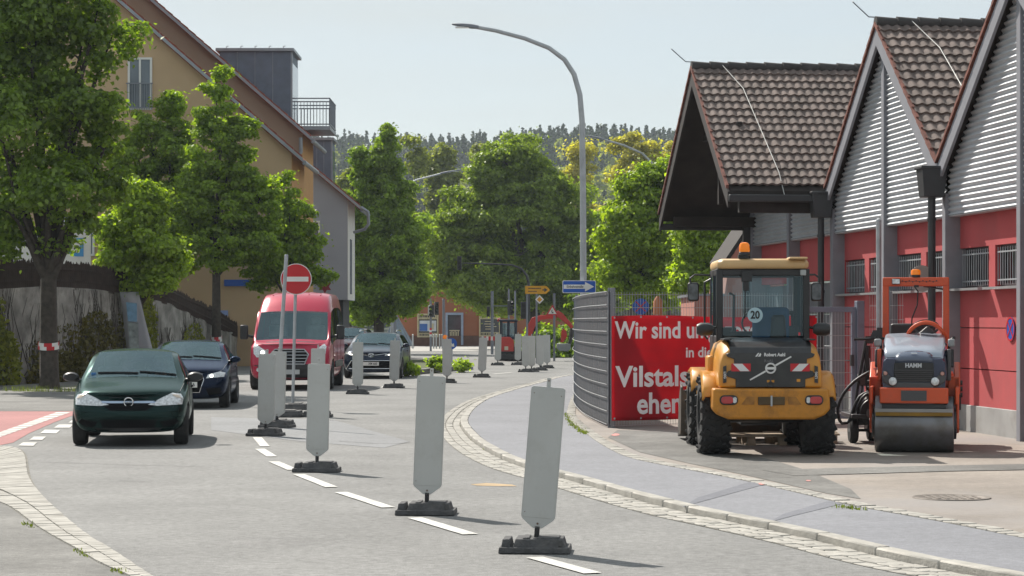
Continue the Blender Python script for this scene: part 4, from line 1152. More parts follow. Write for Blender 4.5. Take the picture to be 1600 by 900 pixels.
for fz in (.3, .8):
    pts = []
    for i in range(61): p, zt, zf = wl_at(i / 60); q = p - V(wl_line[3]); pts.append((q.x, q.y + .07, zt + (zf - zt) * fz))
    b.tube(pts, .035, 5)
b.build('rails', M_wood, pf)
# creepers
rg = np.random.default_rng(31)
def ivy(lab, spots, n, m, seed):
    """patches (s0,s1,z0,z1) on the wall face"""
    rg = np.random.default_rng(seed); V4 = []
    o0 = wl_at((spots[0][0] + spots[0][1]) / 2)[0]
    for s0, s1, z0, z1 in spots:
        for _ in range(n):
            u, w = rg.random(), rg.random(); s = s0 + (s1 - s0) * u
            p, zt, zf = wl_at(s); zz = z0 + (z1 - z0) * (1 - (1 - w) ** 1.2)
            edge_ = 4 * u * (1 - u)
            zz = z0 + (zz - z0) * (.35 + .65 * edge_ ** .5)
            c = np.array([p.x - o0.x + rg.normal() * .05, p.y - o0.y - .06 - abs(rg.normal()) * .12, zz])
            t = rg.normal(size=3); t[1] *= .4; t /= np.linalg.norm(t); uu = np.cross(t, rg.normal(size=3)); uu /= np.linalg.norm(uu); sz = .13 * rg.uniform(.5, 1.3)
            V4 += [c - t * sz * .5, c + uu * sz * .35, c + t * sz * .5, c - uu * sz * .35]
    iv = thing('ivy_plant', lab, 'climbing plant', o0)
    vs = np.array(V4); mesh_np('foliage', vs, np.arange(len(vs)).reshape(-1, 4), m, iv)
    st = MB(); r2 = random.Random(seed)
    for s0, s1, z0, z1 in spots:
        for k in range(26):
            s = r2.uniform(s0, s1); pts = []
            for j in range(6):
                p, zt, zf = wl_at(min(.99, max(0, s))); pts.append((p.x - o0.x, p.y - o0.y - .05, .0 + (min(z1 + .6, zt)) * j / 5)); s += r2.uniform(-.012, .012)
            st.tube(pts, [.02, .016, .013, .01, .008, .005], 4)
    st.build('stems', M_bark, iv)
ivy('thick green ivy at the left end of the retaining wall', [(0.10, .27, 0, 1.75)], 3200, L_ivy, 41)
ivy('ivy hanging from the fence right of the small round tree', [(0.565, .62, 0.2, 2.5)], 1700, L_ivy, 42)
ivy('brownish creeper between the large trunk and the cloth banner', [(.40, .50, 0, 2.0), (.35, .42, 0, .8)], 1500, leaf_mat('dry_creeper', (.10, .095, .03), trans=.25), 43)
ivy('pale green creeper at the foot of the sloping fence', [(.70, .755, .2, 1.65)], 700, L_ivy, 44)
ivy('thin green creeper strand at the left end of the grey wall', [(.215, .235, .5, 2.4)], 300, L_ivy, 45)
ivy('dark dry creeper over the middle of the grey wall', [(.30, .48, 0, 1.6), (.50, .57, 0, 2.2)], 900, leaf_mat('dry_creeper', (.10, .095, .03)), 47)
ivy('bare woody creeper behind the large trunk', [(.29, .36, 0, .5), (.62, .70, .1, .9)], 250, leaf_mat('dry_creeper', (.10, .095, .03)), 46)
# billboard behind the fence (seen from the back)
bbp = P(60, 398, 66)
bd = thing('billboard', 'white cloth board with mirrored blue letters behind the picket fence', 'billboard', (bbp.x, 66.5, 0))
b = MB(); b.box((-.35, 0, P(0, 398, 66.5).z), (3.6, .04, 1.45)); b.build('board', mat('white_board_cloth', (.66, .65, .62), rough=.7, var=.08), bd, smooth=0)
b = MB()
for xx in (-2.0, -.35, 1.4): b.box((xx, .06, 1.9), (.06, .06, 3.8))
b.build('posts', M_steel, bd)
text('De', .52, mat('letter_blue', (.06, .26, .52), rough=.6), bd, (.82, -.03, P(0, 388, 66.5).z), mirror=True, bold=.02)
text('OUT', .24, M_grey, bd, (-1.55, -.03, P(0, 405, 66.5).z), mirror=True, bold=.01)
# cloth banner hanging on the wall
bp, zt, zf = wl_at(.585); q0 = P(186, 458, 66.6)
cb = thing('cloth_banner', 'white cloth banner with blue picture hanging on the old wall', 'banner', (P(212, 500, 66.6).x, 66.6, 0))
b = MB(); rows = []
for j in range(9):
    f = j / 8; y = 456 + f * 95; xl = 187 + 12 * f; xr_ = 216 + 24 * f
    rows.append([(P(xl + (xr_ - xl) * i / 6, y, 66.6).x - cb.location.x, .04 * math.sin(i * 1.4 + j * .5), P(0, y, 66.6).z) for i in range(7)])
b.grid(rows); o = b.build('cloth', cloth_mat('banner_cloth', (.62, .62, .66), .4, .06), cb)
o.modifiers.new('thick', 'SOLIDIFY').thickness = .01
def P2L(px, py, Y, o): return P(px, py, Y) - V(o.location)
b = MB()
b.m(0).prism([P2L(197, 472, 66.5, cb), P2L(214, 474, 66.5, cb), P2L(214, 503, 66.5, cb), P2L(200, 502, 66.5, cb)], (0, -.01, 0))
b.m(1).prism([P2L(200, 504, 66.5, cb), P2L(216, 504, 66.5, cb), P2L(217, 545, 66.5, cb), P2L(203, 545, 66.5, cb)], (0, -.01, 0))
b.build('printed_picture', [mat('print_blue', (.22, .40, .58), rough=.7, var=.3, scale=5), mat('print_grey', (.30, .34, .34), rough=.7, var=.5, scale=6)], cb, smooth=0)
# ------------------------------------------------------------------ fences and gate on the right
M_fence = mat('grey_fence_steel', (0.20, 0.21, 0.235), rough=0.5, metal=0.2, var=0.1)
M_fence_lt = mat('pale_fence_wire', (0.42, 0.43, 0.44), rough=0.45, metal=0.4, var=0.1)
M_strip = mat('dark_grey_privacy_strip', (0.058, 0.060, 0.068), rough=0.55, var=0.12, scale=1.5)
cf_px = [(951, 668.5), (934, 661), (918, 652.5), (906, 643), (899, 633), (897, 624), (901, 613), (915, 602), (945, 592)]
cfl = smooth_line([G(x, y, WZ) for x, y in cf_px], 0.12)
o0 = cfl[0].copy()
cf = thing('privacy_fence', 'curved grey mesh fence filled with dark plastic strips', 'fence', o0)
b = MB()
Ztop = 2.12
for j in range(10):       # woven strips between the wires
    z0 = WZ + .06 + j * .203; z1 = z0 + .2005
    b.grid([[(p.x - o0.x, p.y - o0.y, z) for z in (z0 - WZ, z1 - WZ)] for p in cfl])
st = b.build('privacy_strips', M_strip, cf, smooth=0); st.modifiers.new('thick', 'SOLIDIFY').thickness = .012
b = MB()
for j in range(11):
    z = .055 + j * .203
    for d in (-.030, .030):
        b.tube([p - o0 + V((0, 0, z)) + (offset_line(cfl, d)[i] - p) for i, p in enumerate(cfl)], .0065, 5)
b.build('wires', M_fence_lt, cf)
b = MB()
for i in range(0, len(cfl), 2):
    p = cfl[i] - o0; b.cyl((p.x, p.y, .02), (p.x, p.y, Ztop - WZ), .005, n=5)
b.build('uprights', M_fence, cf)
tot = len(cfl)
for f in (.0, .30, .55, .8):
    p = cfl[int(f * (tot - 1))] - o0
    b = MB(); b.box((p.x + .02, p.y + .06, 1.06), (.06, .06, 2.16)); b.build('fence_post', M_fence, cf, bevel=.005)
# low plinth kerb under it
b = MB(); ins = offset_line(cfl, -.12); outs = offset_line(cfl, .22)
# ---- straight mesh fence carrying the red banner
A = G(958, 669, WZ); Bp = V((4.75, 36.0, WZ))
mf = thing('mesh_fence', 'tall open wire mesh fence carrying the red banner', 'fence', A)
D = Bp - A; D.z = 0; LF = D.length; D.normalize(); nrm = V((-D.y, D.x, 0))
b = MB(); hF = 2.08
for i in range(int(LF / .05) + 1): p = D * (i * .05); b.cyl((p.x, p.y, .03), (p.x, p.y, hF), .0035, n=4)
for j in range(11):
    z = .04 + j * .2
    b.cyl((0, -.008, z), (D.x * LF, D.y * LF - .008, z), .005, n=4)
b.build('mesh_panel', M_fence_lt, mf)
for f in (0.0, .5, 1.0):
    p = D * LF * f; b = MB(); b.box((p.x, p.y + .05, hF / 2 + .02), (.07, .06, hF + .08)); b.build('fence_post', M_fence, mf, bevel=.005)
bn = thing('fence_banner', 'red cloth banner with white lettering fastened to the mesh fence', 'banner', A + V((0, -.03, 0)))
M_ban = cloth_mat('red_banner_cloth', (0.62, 0.022, 0.04), .5, .14, 1.2, .35)
def ban(px, py):      # photo pixel -> point on the banner plane
    # intersection of the ray with the fence plane
    d = V(((px - CX) / FPX, 1, -(py - HORIZON) / FPX)); o = V((0, 0, CAM_H))
    t = (A - o).dot(nrm) / d.dot(nrm); return o + d * t
zt, zb = ban(956, 494).z - A.z, ban(956, 657).z - A.z
Lb = 3.9
b = MB(); rows = []
NX, NZ = 80, 26
def sag(u, w):      # soft folds of the cloth, out of the fence plane
    return .012 * math.sin(u * 9 + w * 3) + .012 * math.sin(u * 3.1 - w * 5 + 1) + .010 * math.sin(w * 14 + u * 2) * math.exp(-abs(u - .9))
def bpos(u, w):
    z = zb + (zt - zb) * w + .02 * math.sin(u * 2.1) * (w - .3)
    q = D * u + V((0, -.035 - sag(u, w), z)); return q
for j in range(NZ + 1): rows.append([bpos(-.03 + Lb * i / NX, j / NZ) for i in range(NX + 1)])
b.grid(rows); cl = b.build('cloth', M_ban, bn); cl.modifiers.new('thick', 'SOLIDIFY').thickness = .004
M_let = mat('banner_white_letters', (0.88, 0.87, 0.88), rough=.6, var=.04, scale=2)
def ban_text(s, part, pxl, pxr, pyt, pyb):
    """line of bold condensed letters on the cloth; `part` is the stretch of it that ends at pxr"""
    a = ban(pxl, pyb); c = ban(pxr, pyt); h = c.z - a.z
    kw = dict(rot=(0, 0, 0), bold=.035 * h, align='LEFT', thick=.001)
    tp_ = text(part, h, M_let, bn, (0, 0, 0), **kw); px_ = [v.co.x for v in tp_.data.vertices]; pw = max(px_) - min(px_); bpy.data.objects.remove(tp_)
    t = text(s, h, M_let, bn, (0, 0, 0), **kw)
    me = t.data; x0 = min(v.co.x for v in me.vertices); W = (c - a).dot(D); u0 = (a - A).dot(D); zbase = a.z - A.z
    bm = bmesh.new(); bm.from_mesh(me)
    for k in range(-5, 6):
        bmesh.ops.bisect_plane(bm, geom=bm.verts[:] + bm.edges[:] + bm.faces[:], plane_co=(0, h * k * .1, 0), plane_no=(0, 1, 0))
    for v in bm.verts:
        u = u0 + (v.co.x - x0) / pw * W; z = zbase + (v.co.y + h * .5)
        p = bpos(u, (z - zb) / (zt - zb)); v.co = V((p.x, p.y - .008 - max(0, v.co.z), z))
    bm.to_mesh(me); bm.free()
    return t
ban_text('Wir sind umgezogen', 'Wir sind um', 960, 1106, 504, 530)
ban_text('in die', 'in di', 1071, 1103, 543, 559)
ban_text('Vilstalstraße', 'Vilstals', 961, 1076, 573, 606)
ban_text('ehemalig', 'ehe', 995, 1048, 615, 648)
b = MB()
for i in range(9):
    for w in (.985, .02): p = bpos(.02 + i * .48, w); b.lathe((p.x, p.y - .006, p.z), (0, -1, 0), [(0, .016), (.006, .013)], 10)
b.build('eyelets', M_steel, bn)
# ---- grey steel gate between the fence and the hall
gA = V((ban(1246, 600).x, 36.0, WZ)); gB = V((P(1340, 600, 36.2).x, 36.2, WZ))
gt = thing('steel_gate', 'grey framed steel gate with mesh infill behind the wheel loader', 'gate', gA)
dg_ = gB - gA; Lg = dg_.length; dg_.normalize(); ag = math.atan2(dg_.y, dg_.x)
b = MB(); hg = 1.86
M_gate = mat('blue_grey_gate', (0.17, 0.185, 0.235), rough=0.5, var=0.08)
for z in (hg - .04, .10): b.box((dg_.x * Lg / 2, dg_.y * Lg / 2, z), (Lg, .06, .085), rot=ag)
for f in (.0, .93): b.box((dg_.x * Lg * f, dg_.y * Lg * f, hg / 2 + .03), (.07, .07, hg - .12), rot=ag)
b.build('gate_frame', M_gate, gt, bevel=.006)
b = MB()
for j in range(9): z = .2 + j * .2; b.cyl((0, -.01, z), (dg_.x * Lg * .93, dg_.y * Lg * .93 - .01, z), .006, n=4)
for i in range(int(Lg * .93 / .05)): p = dg_ * (i * .05); b.cyl((p.x, p.y, .12), (p.x, p.y, hg - .06), .0035, n=4)
b.build('mesh_infill', M_fence_lt, gt)
b = MB(); b.box((dg_.x * Lg + .03, dg_.y * Lg, .98), (.13, .13, 1.96), rot=ag); b.build('gate_post', M_gate, gt, bevel=.008)
b = MB(); b.box((dg_.x * Lg * .9, dg_.y * Lg * .9 - .05, 1.0), (.05, .06, .18), rot=ag); b.build('latch', M_dark, gt)
# ---- thin mesh fence in front of the hall, behind the roller
h0 = V((gB.x + .15, 35.9, WZ)); h1 = V((6.05, 34.6, WZ))
tf = thing('mesh_fence', 'thin wire mesh fence before the red wall behind the road roller', 'fence', h0)
dd = h1 - h0; L2 = dd.length; dd.normalize(); b = MB()
for i in range(int(L2 / .10) + 1): p = dd * (i * .10); b.cyl((p.x, p.y, .05), (p.x, p.y, 2.12), .003, n=4)
for j in range(10): z = .10 + j * .222; b.cyl((0, 0, z), (dd.x * L2, dd.y * L2, z), .004, n=4)
b.build('mesh_panel', M_fence_lt, tf)
b = MB(); p = dd * L2 * .62; b.box((p.x, p.y + .04, 1.05), (.06, .05, 2.1)); b.build('fence_post', M_fence, tf)
pp = V((P(1373, 600, 35.2).x, 35.2, WZ))
po = thing('steel_pole', 'tall bare galvanised pole left of the road roller', 'pole', pp)
b = MB(); b.tube([(0, 0, 0), (0, 0, 3.2)], .042, 12); b.lathe((0, 0, 3.2), (0, 0, 1), [(0, .046), (.03, .04), (.05, .01)], 12); b.build('tube', M_steel, po)
b = MB(); b.box((.02, -.05, 1.45), (.12, .06, .16)); b.build('clamp', M_dark, po)

# ------------------------------------------------------------------ guide beacons along the lane
M_panel = mat('grey_white_beacon_plastic', (0.47, 0.475, 0.46), rough=0.55, var=0.05, scale=3, dirt=(0.33, 0.32, 0.29), dirt_amt=0.35, dscale=6, rnd=True)
M_foot = mat('recycled_rubber_foot', (0.075, 0.075, 0.078), rough=0.85, var=0.25, scale=14, bump=0.6, bscale=45, dirt=(.18, .17, .16), dirt_amt=.5, dscale=6)
def make_beacon():
    t = thing('guide_beacon', 'x', 'guide beacon')
    b = MB()      # foot: two chamfered blocks with a trough and grips
    b.box((.035, 0, .052), (.40, .36, .104), taper=(.86, .80)); b.box((-.205, 0, .050), (.085, .34, .10), taper=(.62, .80))
    b.box((0, 0, .022), (.52, .37, .044), taper=(.98, .98))
    b.box((.10, -.02, .108), (.16, .24, .012)); b.box((-.06, -.02, .108), (.05, .24, .012))
    b.box((.19, -.14, .075), (.03, .06, .05))
    b.build('foot', M_foot, t, bevel=.010)
    pn = MB()
    w, h0, h1 = .125, .235, 1.205
    r = .022
    out = [(-w, h0 + .02)]
    def arc(cx, cz, a0, a1):
        return [(cx + r * math.cos(R(a0 + (a1 - a0) * k / 4)), cz + r * math.sin(R(a0 + (a1 - a0) * k / 4))) for k in range(5)]
    out = arc(-w + r, h1 - r, 180, 90) + arc(w - r, h1 - r, 90, 0) + [(w, h0 + .02), (w - .01, h0), (.032, h0 - .065), (-.032, h0 - .065), (-w + .01, h0), (-w, h0 + .02)]
    pn.prism([(x, -.018, z) for x, z in out], (0, .036, 0))
    # raised rim and field edge
    ins = [(x * .93, h0 + .012 + (z - h0) * .975) for x, z in out if z > h0 - .01]
    pn.prism([(x, -.0205, z) for x, z in ins], (0, .0035, 0))
    pn.box((.0, 0, h1 + .032), (.030, .016, .068))
    p = pn.build('panel', M_panel, t, bevel=.006)
    d = MB(); d.lathe((0, -.0105, h1 + .045), (0, 1, 0), [(0, .006), (.021, .006)], 8); d.lathe((0, -.024, h0 - .03), (0, 1, 0), [(0, .008), (.012, .008)], 8)
    for x, z in ((-.10, h1 - .05), (.10, h1 - .06), (-.10, h0 + .05)): d.lathe((x, -.024, z), (0, 1, 0), [(0, .004), (.006, .004)], 6)
    d.build('bolts', mat('rusty_bolt', (.16, .11, .08), rough=.7, var=.3), p)
    f = MB(); f.box((0, 0, .135), (.036, .036, .10)); f.build('peg', M_black, t)
    return t
bc0 = make_beacon()
# (px of foot centre, py of front foot edge, roll of panel, yaw, label)
beacons = [
    (837, 866, 4.6, 4, 'nearest and tallest looking beacon, leaning right, by the sidewalk curve'),
    (665, 806, 2.2, 3, 'second nearest beacon, upright, left of the nearest one'),
    (493, 738.5, 1.2, 2, 'beacon standing before the right side of the red van front'),
    (413, 682, 1.2, 8, 'front beacon of the cluster by the no entry sign, before the blue car'),
    (431, 669, 1.6, 14, 'beacon between the two sign posts, behind the cluster front one'),
    (495, 652, .5, 2, 'beacon peeking out directly behind the one before the red van'),
    (558, 616, .3, 2, 'beacon before the left half of the dark estate car'),
    (615, 606.5, 1.4, 6, 'beacon before the right half of the dark estate car'),
    (698, 598.5, .2, 4, 'beacon with the amber lamp and blue arrow sign behind it'),
    (752.5, 590, 2.4, 3, 'leaning lone beacon left of the excavator tracks'),
    (777.5, 571, 1.2, 3, 'far beacon in front of the excavator left track'),
    (809, 570.5, .8, 3, 'far beacon in front of the excavator right track'),
    (821.5, 581.5, -.6, 2, 'left one of the overlapping far pair right of the excavator cab'),
    (830.5, 581, .4, 2, 'right one of the overlapping far pair right of the excavator cab'),
    (844, 579, -.6, 3, 'second beacon from the right end of the far row'),
    (855, 575.5, -.8, 3, 'last beacon at the right end of the far row')]
for i, (px, py, roll, yaw, lab) in enumerate(beacons):
    t = bc0 if i == 0 else copy_tree(bc0)
    g = G(px, py); t.location = (g.x, g.y + .17, 0.004); t.rotation_euler = (0, 0, R(-yaw))
    t['label'] = lab; t['group'] = 'grey guide beacons along the lane'
    for ch in [c for c in COL.objects if c.parent == t]:
        if ch.name.startswith(('panel', 'peg')): ch.rotation_euler = (0, R(roll), 0)

# ------------------------------------------------------------------ signs
def sign_foot(t, x=0, y=0, w=.46, d=.80):
    b = MB(); b.box((x, y, .055), (w, d, .11), taper=(.92, .9)); b.box((x, y, .115), (w * .5, d * .8, .02)); b.box((x, y, .03), (w + .02, d + .02, .06), taper=(.98, .98)); return b.build('foot', M_foot, t, bevel=.01)
p = G(457, 640); ne = thing('no_entry_sign', 'round red no entry sign with white bar on a post', 'sign', (p.x, p.y + .15, 0))
sign_foot(ne, 0.05, 0)
b = MB(); zc = P(460, 436, p.y).z; b.tube([(-.01, 0, .1), (.055, 0, zc + .28)], .030, 10); b.build('post', M_steel, ne)
b = MB(); b.lathe((.06, -.045, zc), (0, -1, 0), [(0, .300), (.012, .300)], 40); b.build('disc', M_white, ne)
b = MB(); b.lathe((.06, -.058, zc), (0, -1, 0), [(0, .285), (.003, .285)], 40); b.build('red_field', M_red, ne)
b = MB(); b.box((.06, -.062, zc), (.475, .004, .092)); b.build('white_bar', M_white, ne, smooth=0)
p = G(430, 668.5); sp_ = thing('leaning_post', 'bare leaning steel post left of the no entry sign', 'post', (p.x, p.y + .15, 0))
sign_foot(sp_, .02, .2, w=.46, d=.6)
e_ = P(446, 399, p.y); b = MB(); b.tube([(0, 0, .1), (e_.x - p.x, 0, e_.z)], .030, 10); b.lathe((e_.x - p.x, 0, e_.z), (0, 0, 1), [(0, .032), (.02, .02)], 10); b.build('post', M_steel, sp_)
p = G(447, 652); sf = thing('base_plate', 'loose dark rubber base plate between the two sign posts', 'base plate', (p.x + .05, p.y + .2, 0.004)); sign_foot(sf, 0, 0, .42, .6)
# one-way sign on the lamp mast
def lamp_post(lab, Y, px, base_z, pts, r0, r1, head, group='tall street lamps'):
    x = P(px, 500, Y).x; t = thing('street_lamp', lab, 'street lamp', (x, Y, 0), 0, group)
    b = MB(); loc_pts = [(0, 0, 0)] + [P(a, c, Y) - V((x, Y, 0)) for a, c in pts]
    loc_pts[1:] = [V((q[0], 0, q[2])) for q in loc_pts[1:]]
    n = len(loc_pts); zs = [q[2] for q in loc_pts]
    b.tube(loc_pts, [r0 + (r1 - r0) * (i / (n - 1)) ** .7 for i in range(n)], 14); b.build('mast', M_steel, t, smooth=60)
    h = MB(); a, c = (P(q[0], q[1], Y) - V((x, Y, 0)) for q in head); a.y = c.y = 0; d = c - a
    up = V((0, 0, 1)); wd = .13
    rings = []
    for f, w_, th in ((0, .05, .05), (.25, .13, .06), (.6, .14, .05), (1, .05, .02)):
        q = a + d * f; rings.append([h.bm.verts.new(q + V((0, y_ * w_, z_ * th))) for y_, z_ in ((-1, -.6), (1, -.6), (1, .6), (.5, 1), (-.5, 1), (-1, .6))])
    h.skin(rings); h.build('lamp_head', M_grey, t, bevel=.01)
    b = MB(); q = a + d * .62; b.box((q.x, 0, q.z - .045), (abs(d.x) * .5, .2, .02)); b.build('lamp_glass', M_lens, t)
    return t
lm = lamp_post('tall curved street lamp mast carrying the one way sign', 54.0, 911.5, 0, [(911.5, 460), (911, 300), (909.5, 190), (906, 148), (897, 116), (882, 93), (858, 75), (820, 60), (775, 48), (745, 42.5)], .088, .045, [(748, 43), (706, 38)])
lamp_post('second street lamp arching left from behind the bright maple', 96.0, 1026, 0, [(1026, 330), (1025.5, 290), (1024, 268), (1018, 254), (1004, 240), (975, 227), (940, 217)], .07, .04, [(944, 218), (917, 212)])
lamp_post('far street lamp reaching out right of the conical tree', 124.0, 612, 0, [(612, 330), (613, 315), (618, 300), (632, 289), (652, 281), (690, 271)], .08, .045, [(688, 271), (722, 265)])
sg = thing('one_way_sign', 'blue one way sign with white arrow on the lamp mast', 'sign', (P(905, 448, 53.7).x, 53.75, 0))
sz = P(905, 448, 53.75).z
b = MB(); b.prism([(x, -.02, sz + z) for x, z in rrect(0, 0, .80, .30, .03)], (0, .02, 0)); b.build('board', M_white, sg, smooth=0)
b = MB(); b.prism([(x, -.024, sz + z) for x, z in rrect(0, 0, .77, .27, .025)], (0, .004, 0)); b.build('blue_field', M_blue, sg, smooth=0)
b = MB(); b.prism([(-.37, -.029, sz + .05), (.14, -.029, sz + .05), (.14, -.029, sz + .115), (.36, -.029, sz), (.14, -.029, sz - .115), (.14, -.029, sz - .05), (-.37, -.029, sz - .05)], (0, .005, 0)); b.build('arrow', M_white, sg, smooth=0)
text('Einbahnstraße', .058, M_dark, sg, (-.10, -.031, sz), xs=.86, bold=.001)
b = MB(); b.box((.09, .03, sz), (.16, .06, .06)); b.build('clamp', M_steel, sg)
# detour sign, priority diamond, warning triangle
def simple_post(name, lab, cat, px, py_base, Y, top_py, r=.04, group=None):
    x = P(px, 500, Y).x; t = thing(name, lab, cat, (x, Y, 0), 0, group)
    b = MB(); b.tube([(0, 0, 0), (0, 0, P(0, top_py, Y).z)], r, 10); b.build('post', M_grey if Y > 85 else M_steel, t); return t
Yd = 88.0
t = simple_post('detour_sign', 'yellow detour arrow sign on a grey post', 'sign', 823.5, 0, Yd, 446)
zc = P(0, 453, Yd).z; k = Yd / FPX
b = MB(); b.prism([(-3 * k, -.06, zc + 6.2 * k), (30 * k, -.06, zc + 6.2 * k), (36 * k, -.06, zc), (30 * k, -.06, zc - 6.2 * k), (-3 * k, -.06, zc - 6.2 * k)], (0, .02, 0)); b.build('board', mat('sign_yellow', (.62, .30, .01), rough=.5, var=.06), t, smooth=0)
b = MB()
for row, z in ((0, 2.4), (1, -2.4)):
    x = 2.0; rr = random.Random(row + 5)
    while x < (22 if row == 0 else 14): w = rr.uniform(.7, 1.6); b.box(((x + w / 2) * k, -.063, zc + z * k), (w * k, .004, 1.9 * k)); x += w + .5
b.prism([(24 * k, -.064, zc + 1 * k), (27 * k, -.064, zc + 1 * k), (27 * k, -.064, zc + 3.5 * k), (32 * k, -.064, zc), (27 * k, -.064, zc - 3.5 * k), (27 * k, -.064, zc - 1 * k), (24 * k, -.064, zc - 1 * k)], (0, .003, 0))
b.build('lettering', M_dark, t, smooth=0)
Yp = 90.0
t = simple_post('priority_sign', 'white and yellow priority diamond sign below the detour sign', 'sign', 838.5, 0, Yp, 458)
zc = P(0, 468, Yp).z; k = Yp / FPX
b = MB(); dx = 4.5 * k
def diamond(r, y, th): return [(dx + r * k, y, zc), (dx, y, zc + r * k), (dx - r * k, y, zc), (dx, y, zc - r * k)]
b.prism(diamond(7.0, -.06, 0), (0, .02, 0)); b.build('board', M_white, t, smooth=0)
b = MB(); b.prism(diamond(4.2, -.066, 0), (0, .005, 0)); b.build('yellow_field', MATS['sign_yellow'], t, smooth=0)
Yt = 96.0
t = simple_post('warning_sign', 'triangular red bordered roadworks sign above the excavator boom', 'sign', 866, 0, Yt, 458, .05)
k = Yt / FPX; zc = P(0, 487, Yt).z
def tri(s, y): return [(-3 * k - s * k, y, zc - s * .55 * k), (-3 * k + s * k, y, zc - s * .55 * k), (-3 * k, y, zc + s * 1.1 * k)]
b = MB(); b.prism(tri(10, -.07), (0, .02, 0)); b.build('board', M_red, t, smooth=0)
b = MB(); b.prism(tri(6.6, -.076), (0, .005, 0)); b.build('white_field', M_white, t, smooth=0)
b = MB(); b.prism([(-4.6 * k, -.080, zc - 2.5 * k), (-1.0 * k, -.080, zc - 2.5 * k), (-2.0 * k, -.080, zc + .4 * k)], (0, .004, 0)); b.lathe((-3.6 * k, -.077, zc + 2.2 * k), (0, -1, 0), [(0, .7 * k), (.004, .7 * k)], 10); b.box((-4 * k, -.08, zc + .4 * k), (.9 * k, .004, 3 * k), rot=Matrix.Rotation(R(25), 3, 'Y')); b.build('digger_symbol', M_dark, t, smooth=0)
# keep-right sign and amber lamp on the island
Yk = 78.0
t = simple_post('arrow_sign', 'round blue arrow sign half hidden behind a beacon', 'sign', 706, 0, Yk, 530, .03)
k = Yk / FPX; zc = P(0, 537, Yk).z
b = MB(); b.lathe((-.02, -.05, zc), (0, -1, 0), [(0, .20), (.012, .20)], 30); b.build('disc', M_blue, t)
b = MB(); b.prism([(-.12, -.067, zc + .07), (-.07, -.067, zc + .11), (.03, -.067, zc - .02), (.07, -.067, zc + .02), (.09, -.067, zc - .11), (-.04, -.067, zc - .09), (-.01, -.067, zc - .06)], (0, .004, 0)); b.build('arrow', M_white, t, smooth=0)
t = simple_post('warning_lamp', 'amber flashing lamp on a post above the beacon', 'warning lamp', 695.5, 0, Yk - .4, 531, .025)
zc = P(0, 527, Yk - .4).z
b = MB(); b.lathe((0, .0, zc), (0, -1, 0), [(-.05, .06), (-.04, .085), (.03, .085), (.05, .06)], 16); b.build('lens', M_orange_lens, t)
b = MB(); b.box((0, 0, zc - .09), (.10, .09, .10)); b.build('housing', M_dark, t)
# traffic lights
def signal_head(t, x, y, z, s=1.0, name='signal_head', face=0.0):
    Rm = Matrix.Rotation(face, 3, 'Z')
    b = MB(); b.box((x, y, z), (.30 * s, .22 * s, .95 * s), rot=face); o = b.build(name, M_dark, t, bevel=.02)
    h = MB()
    for j in (-1, 0, 1):
        c = V((x, y, z + j * .29 * s)) + Rm @ V((0, -.11 * s, 0)); d = Rm @ V((0, -1, 0))
        h.lathe(c, d, [(0, .105 * s), (.14 * s, .105 * s), (.14 * s, .098 * s), (0.01, .098 * s)], 14)
    h.build('visors', M_black, o); return o
Ya = 112.0
x = P(826, 500, Ya).x; t = thing('traffic_light', 'traffic light hanging from a long curved arm', 'traffic light', (x, Ya, 0))
b = MB(); q = [(826, 560), (826, 470), (826, 442), (823, 430), (815, 420), (800, 414), (760, 412), (722, 411)]
pl = [V((P(a, c, Ya).x - x, 0, P(a, c, Ya).z)) for a, c in q]; pl[0].z = 0; b.tube(pl, [.08, .075, .07, .065, .055, .045, .04, .03], 10); b.build('mast', M_dark, t, smooth=60)
signal_head(t, P(718, 411, Ya).x - x, 0, P(718, 411, Ya).z, .72)
signal_head(t, P(818, 485, Ya).x - x, -.1, P(818, 485, Ya).z, .9)
Yb = 128.0
x = P(673, 500, Yb).x; t = thing('traffic_light', 'traffic light post before the left shop window', 'traffic light', (x, Yb, 0))
b = MB(); b.tube([(0, 0, 0), (0, 0, P(0, 466, Yb).z)], .06, 10); b.build('post', M_grey, t)
b = MB(); zc = P(0, 518, Yb).z
for j in range(4): b.mi = j % 2; b.cyl((0, 0, zc + .2 - j * .12), (0, 0, zc + .08 - j * .12), .066, n=10)
b.build('red_white_band', [M_red, M_white], t)
signal_head(t, P(682, 481, Yb).x - x, 0, P(0, 482, Yb).z, .78, face=R(15)); signal_head(t, P(675, 486, Yb).x - x, -.15, P(0, 486, Yb).z, .72, face=R(-35))
b = MB(); b.prism([(x_, -.08, P(0, 486, Yb).z + z_) for x_, z_ in rrect(-.1, .05, .12, .6, .03)], (0, .02, 0)); b.build('backing_board', M_white, t, smooth=0)
Yc = 116.0
x = P(769, 500, Yc).x; t = thing('traffic_light', 'traffic light post before the right shop window', 'traffic light', (x, Yc, 0))
b = MB(); b.tube([(0, 0, 0), (0, 0, P(0, 455, Yc).z)], .075, 10); b.build('post', M_grey, t)
signal_head(t, P(763, 487, Yc).x - x, -.05, P(0, 487, Yc).z, .55); signal_head(t, P(797, 481, Yc).x - x, -.05, P(0, 481, Yc).z, .8, face=R(50))
b = MB(); b.box(((P(783, 0, Yc).x - x), 0, P(0, 478, Yc).z), (.9, .05, .05)); b.build('bracket', M_grey, t)
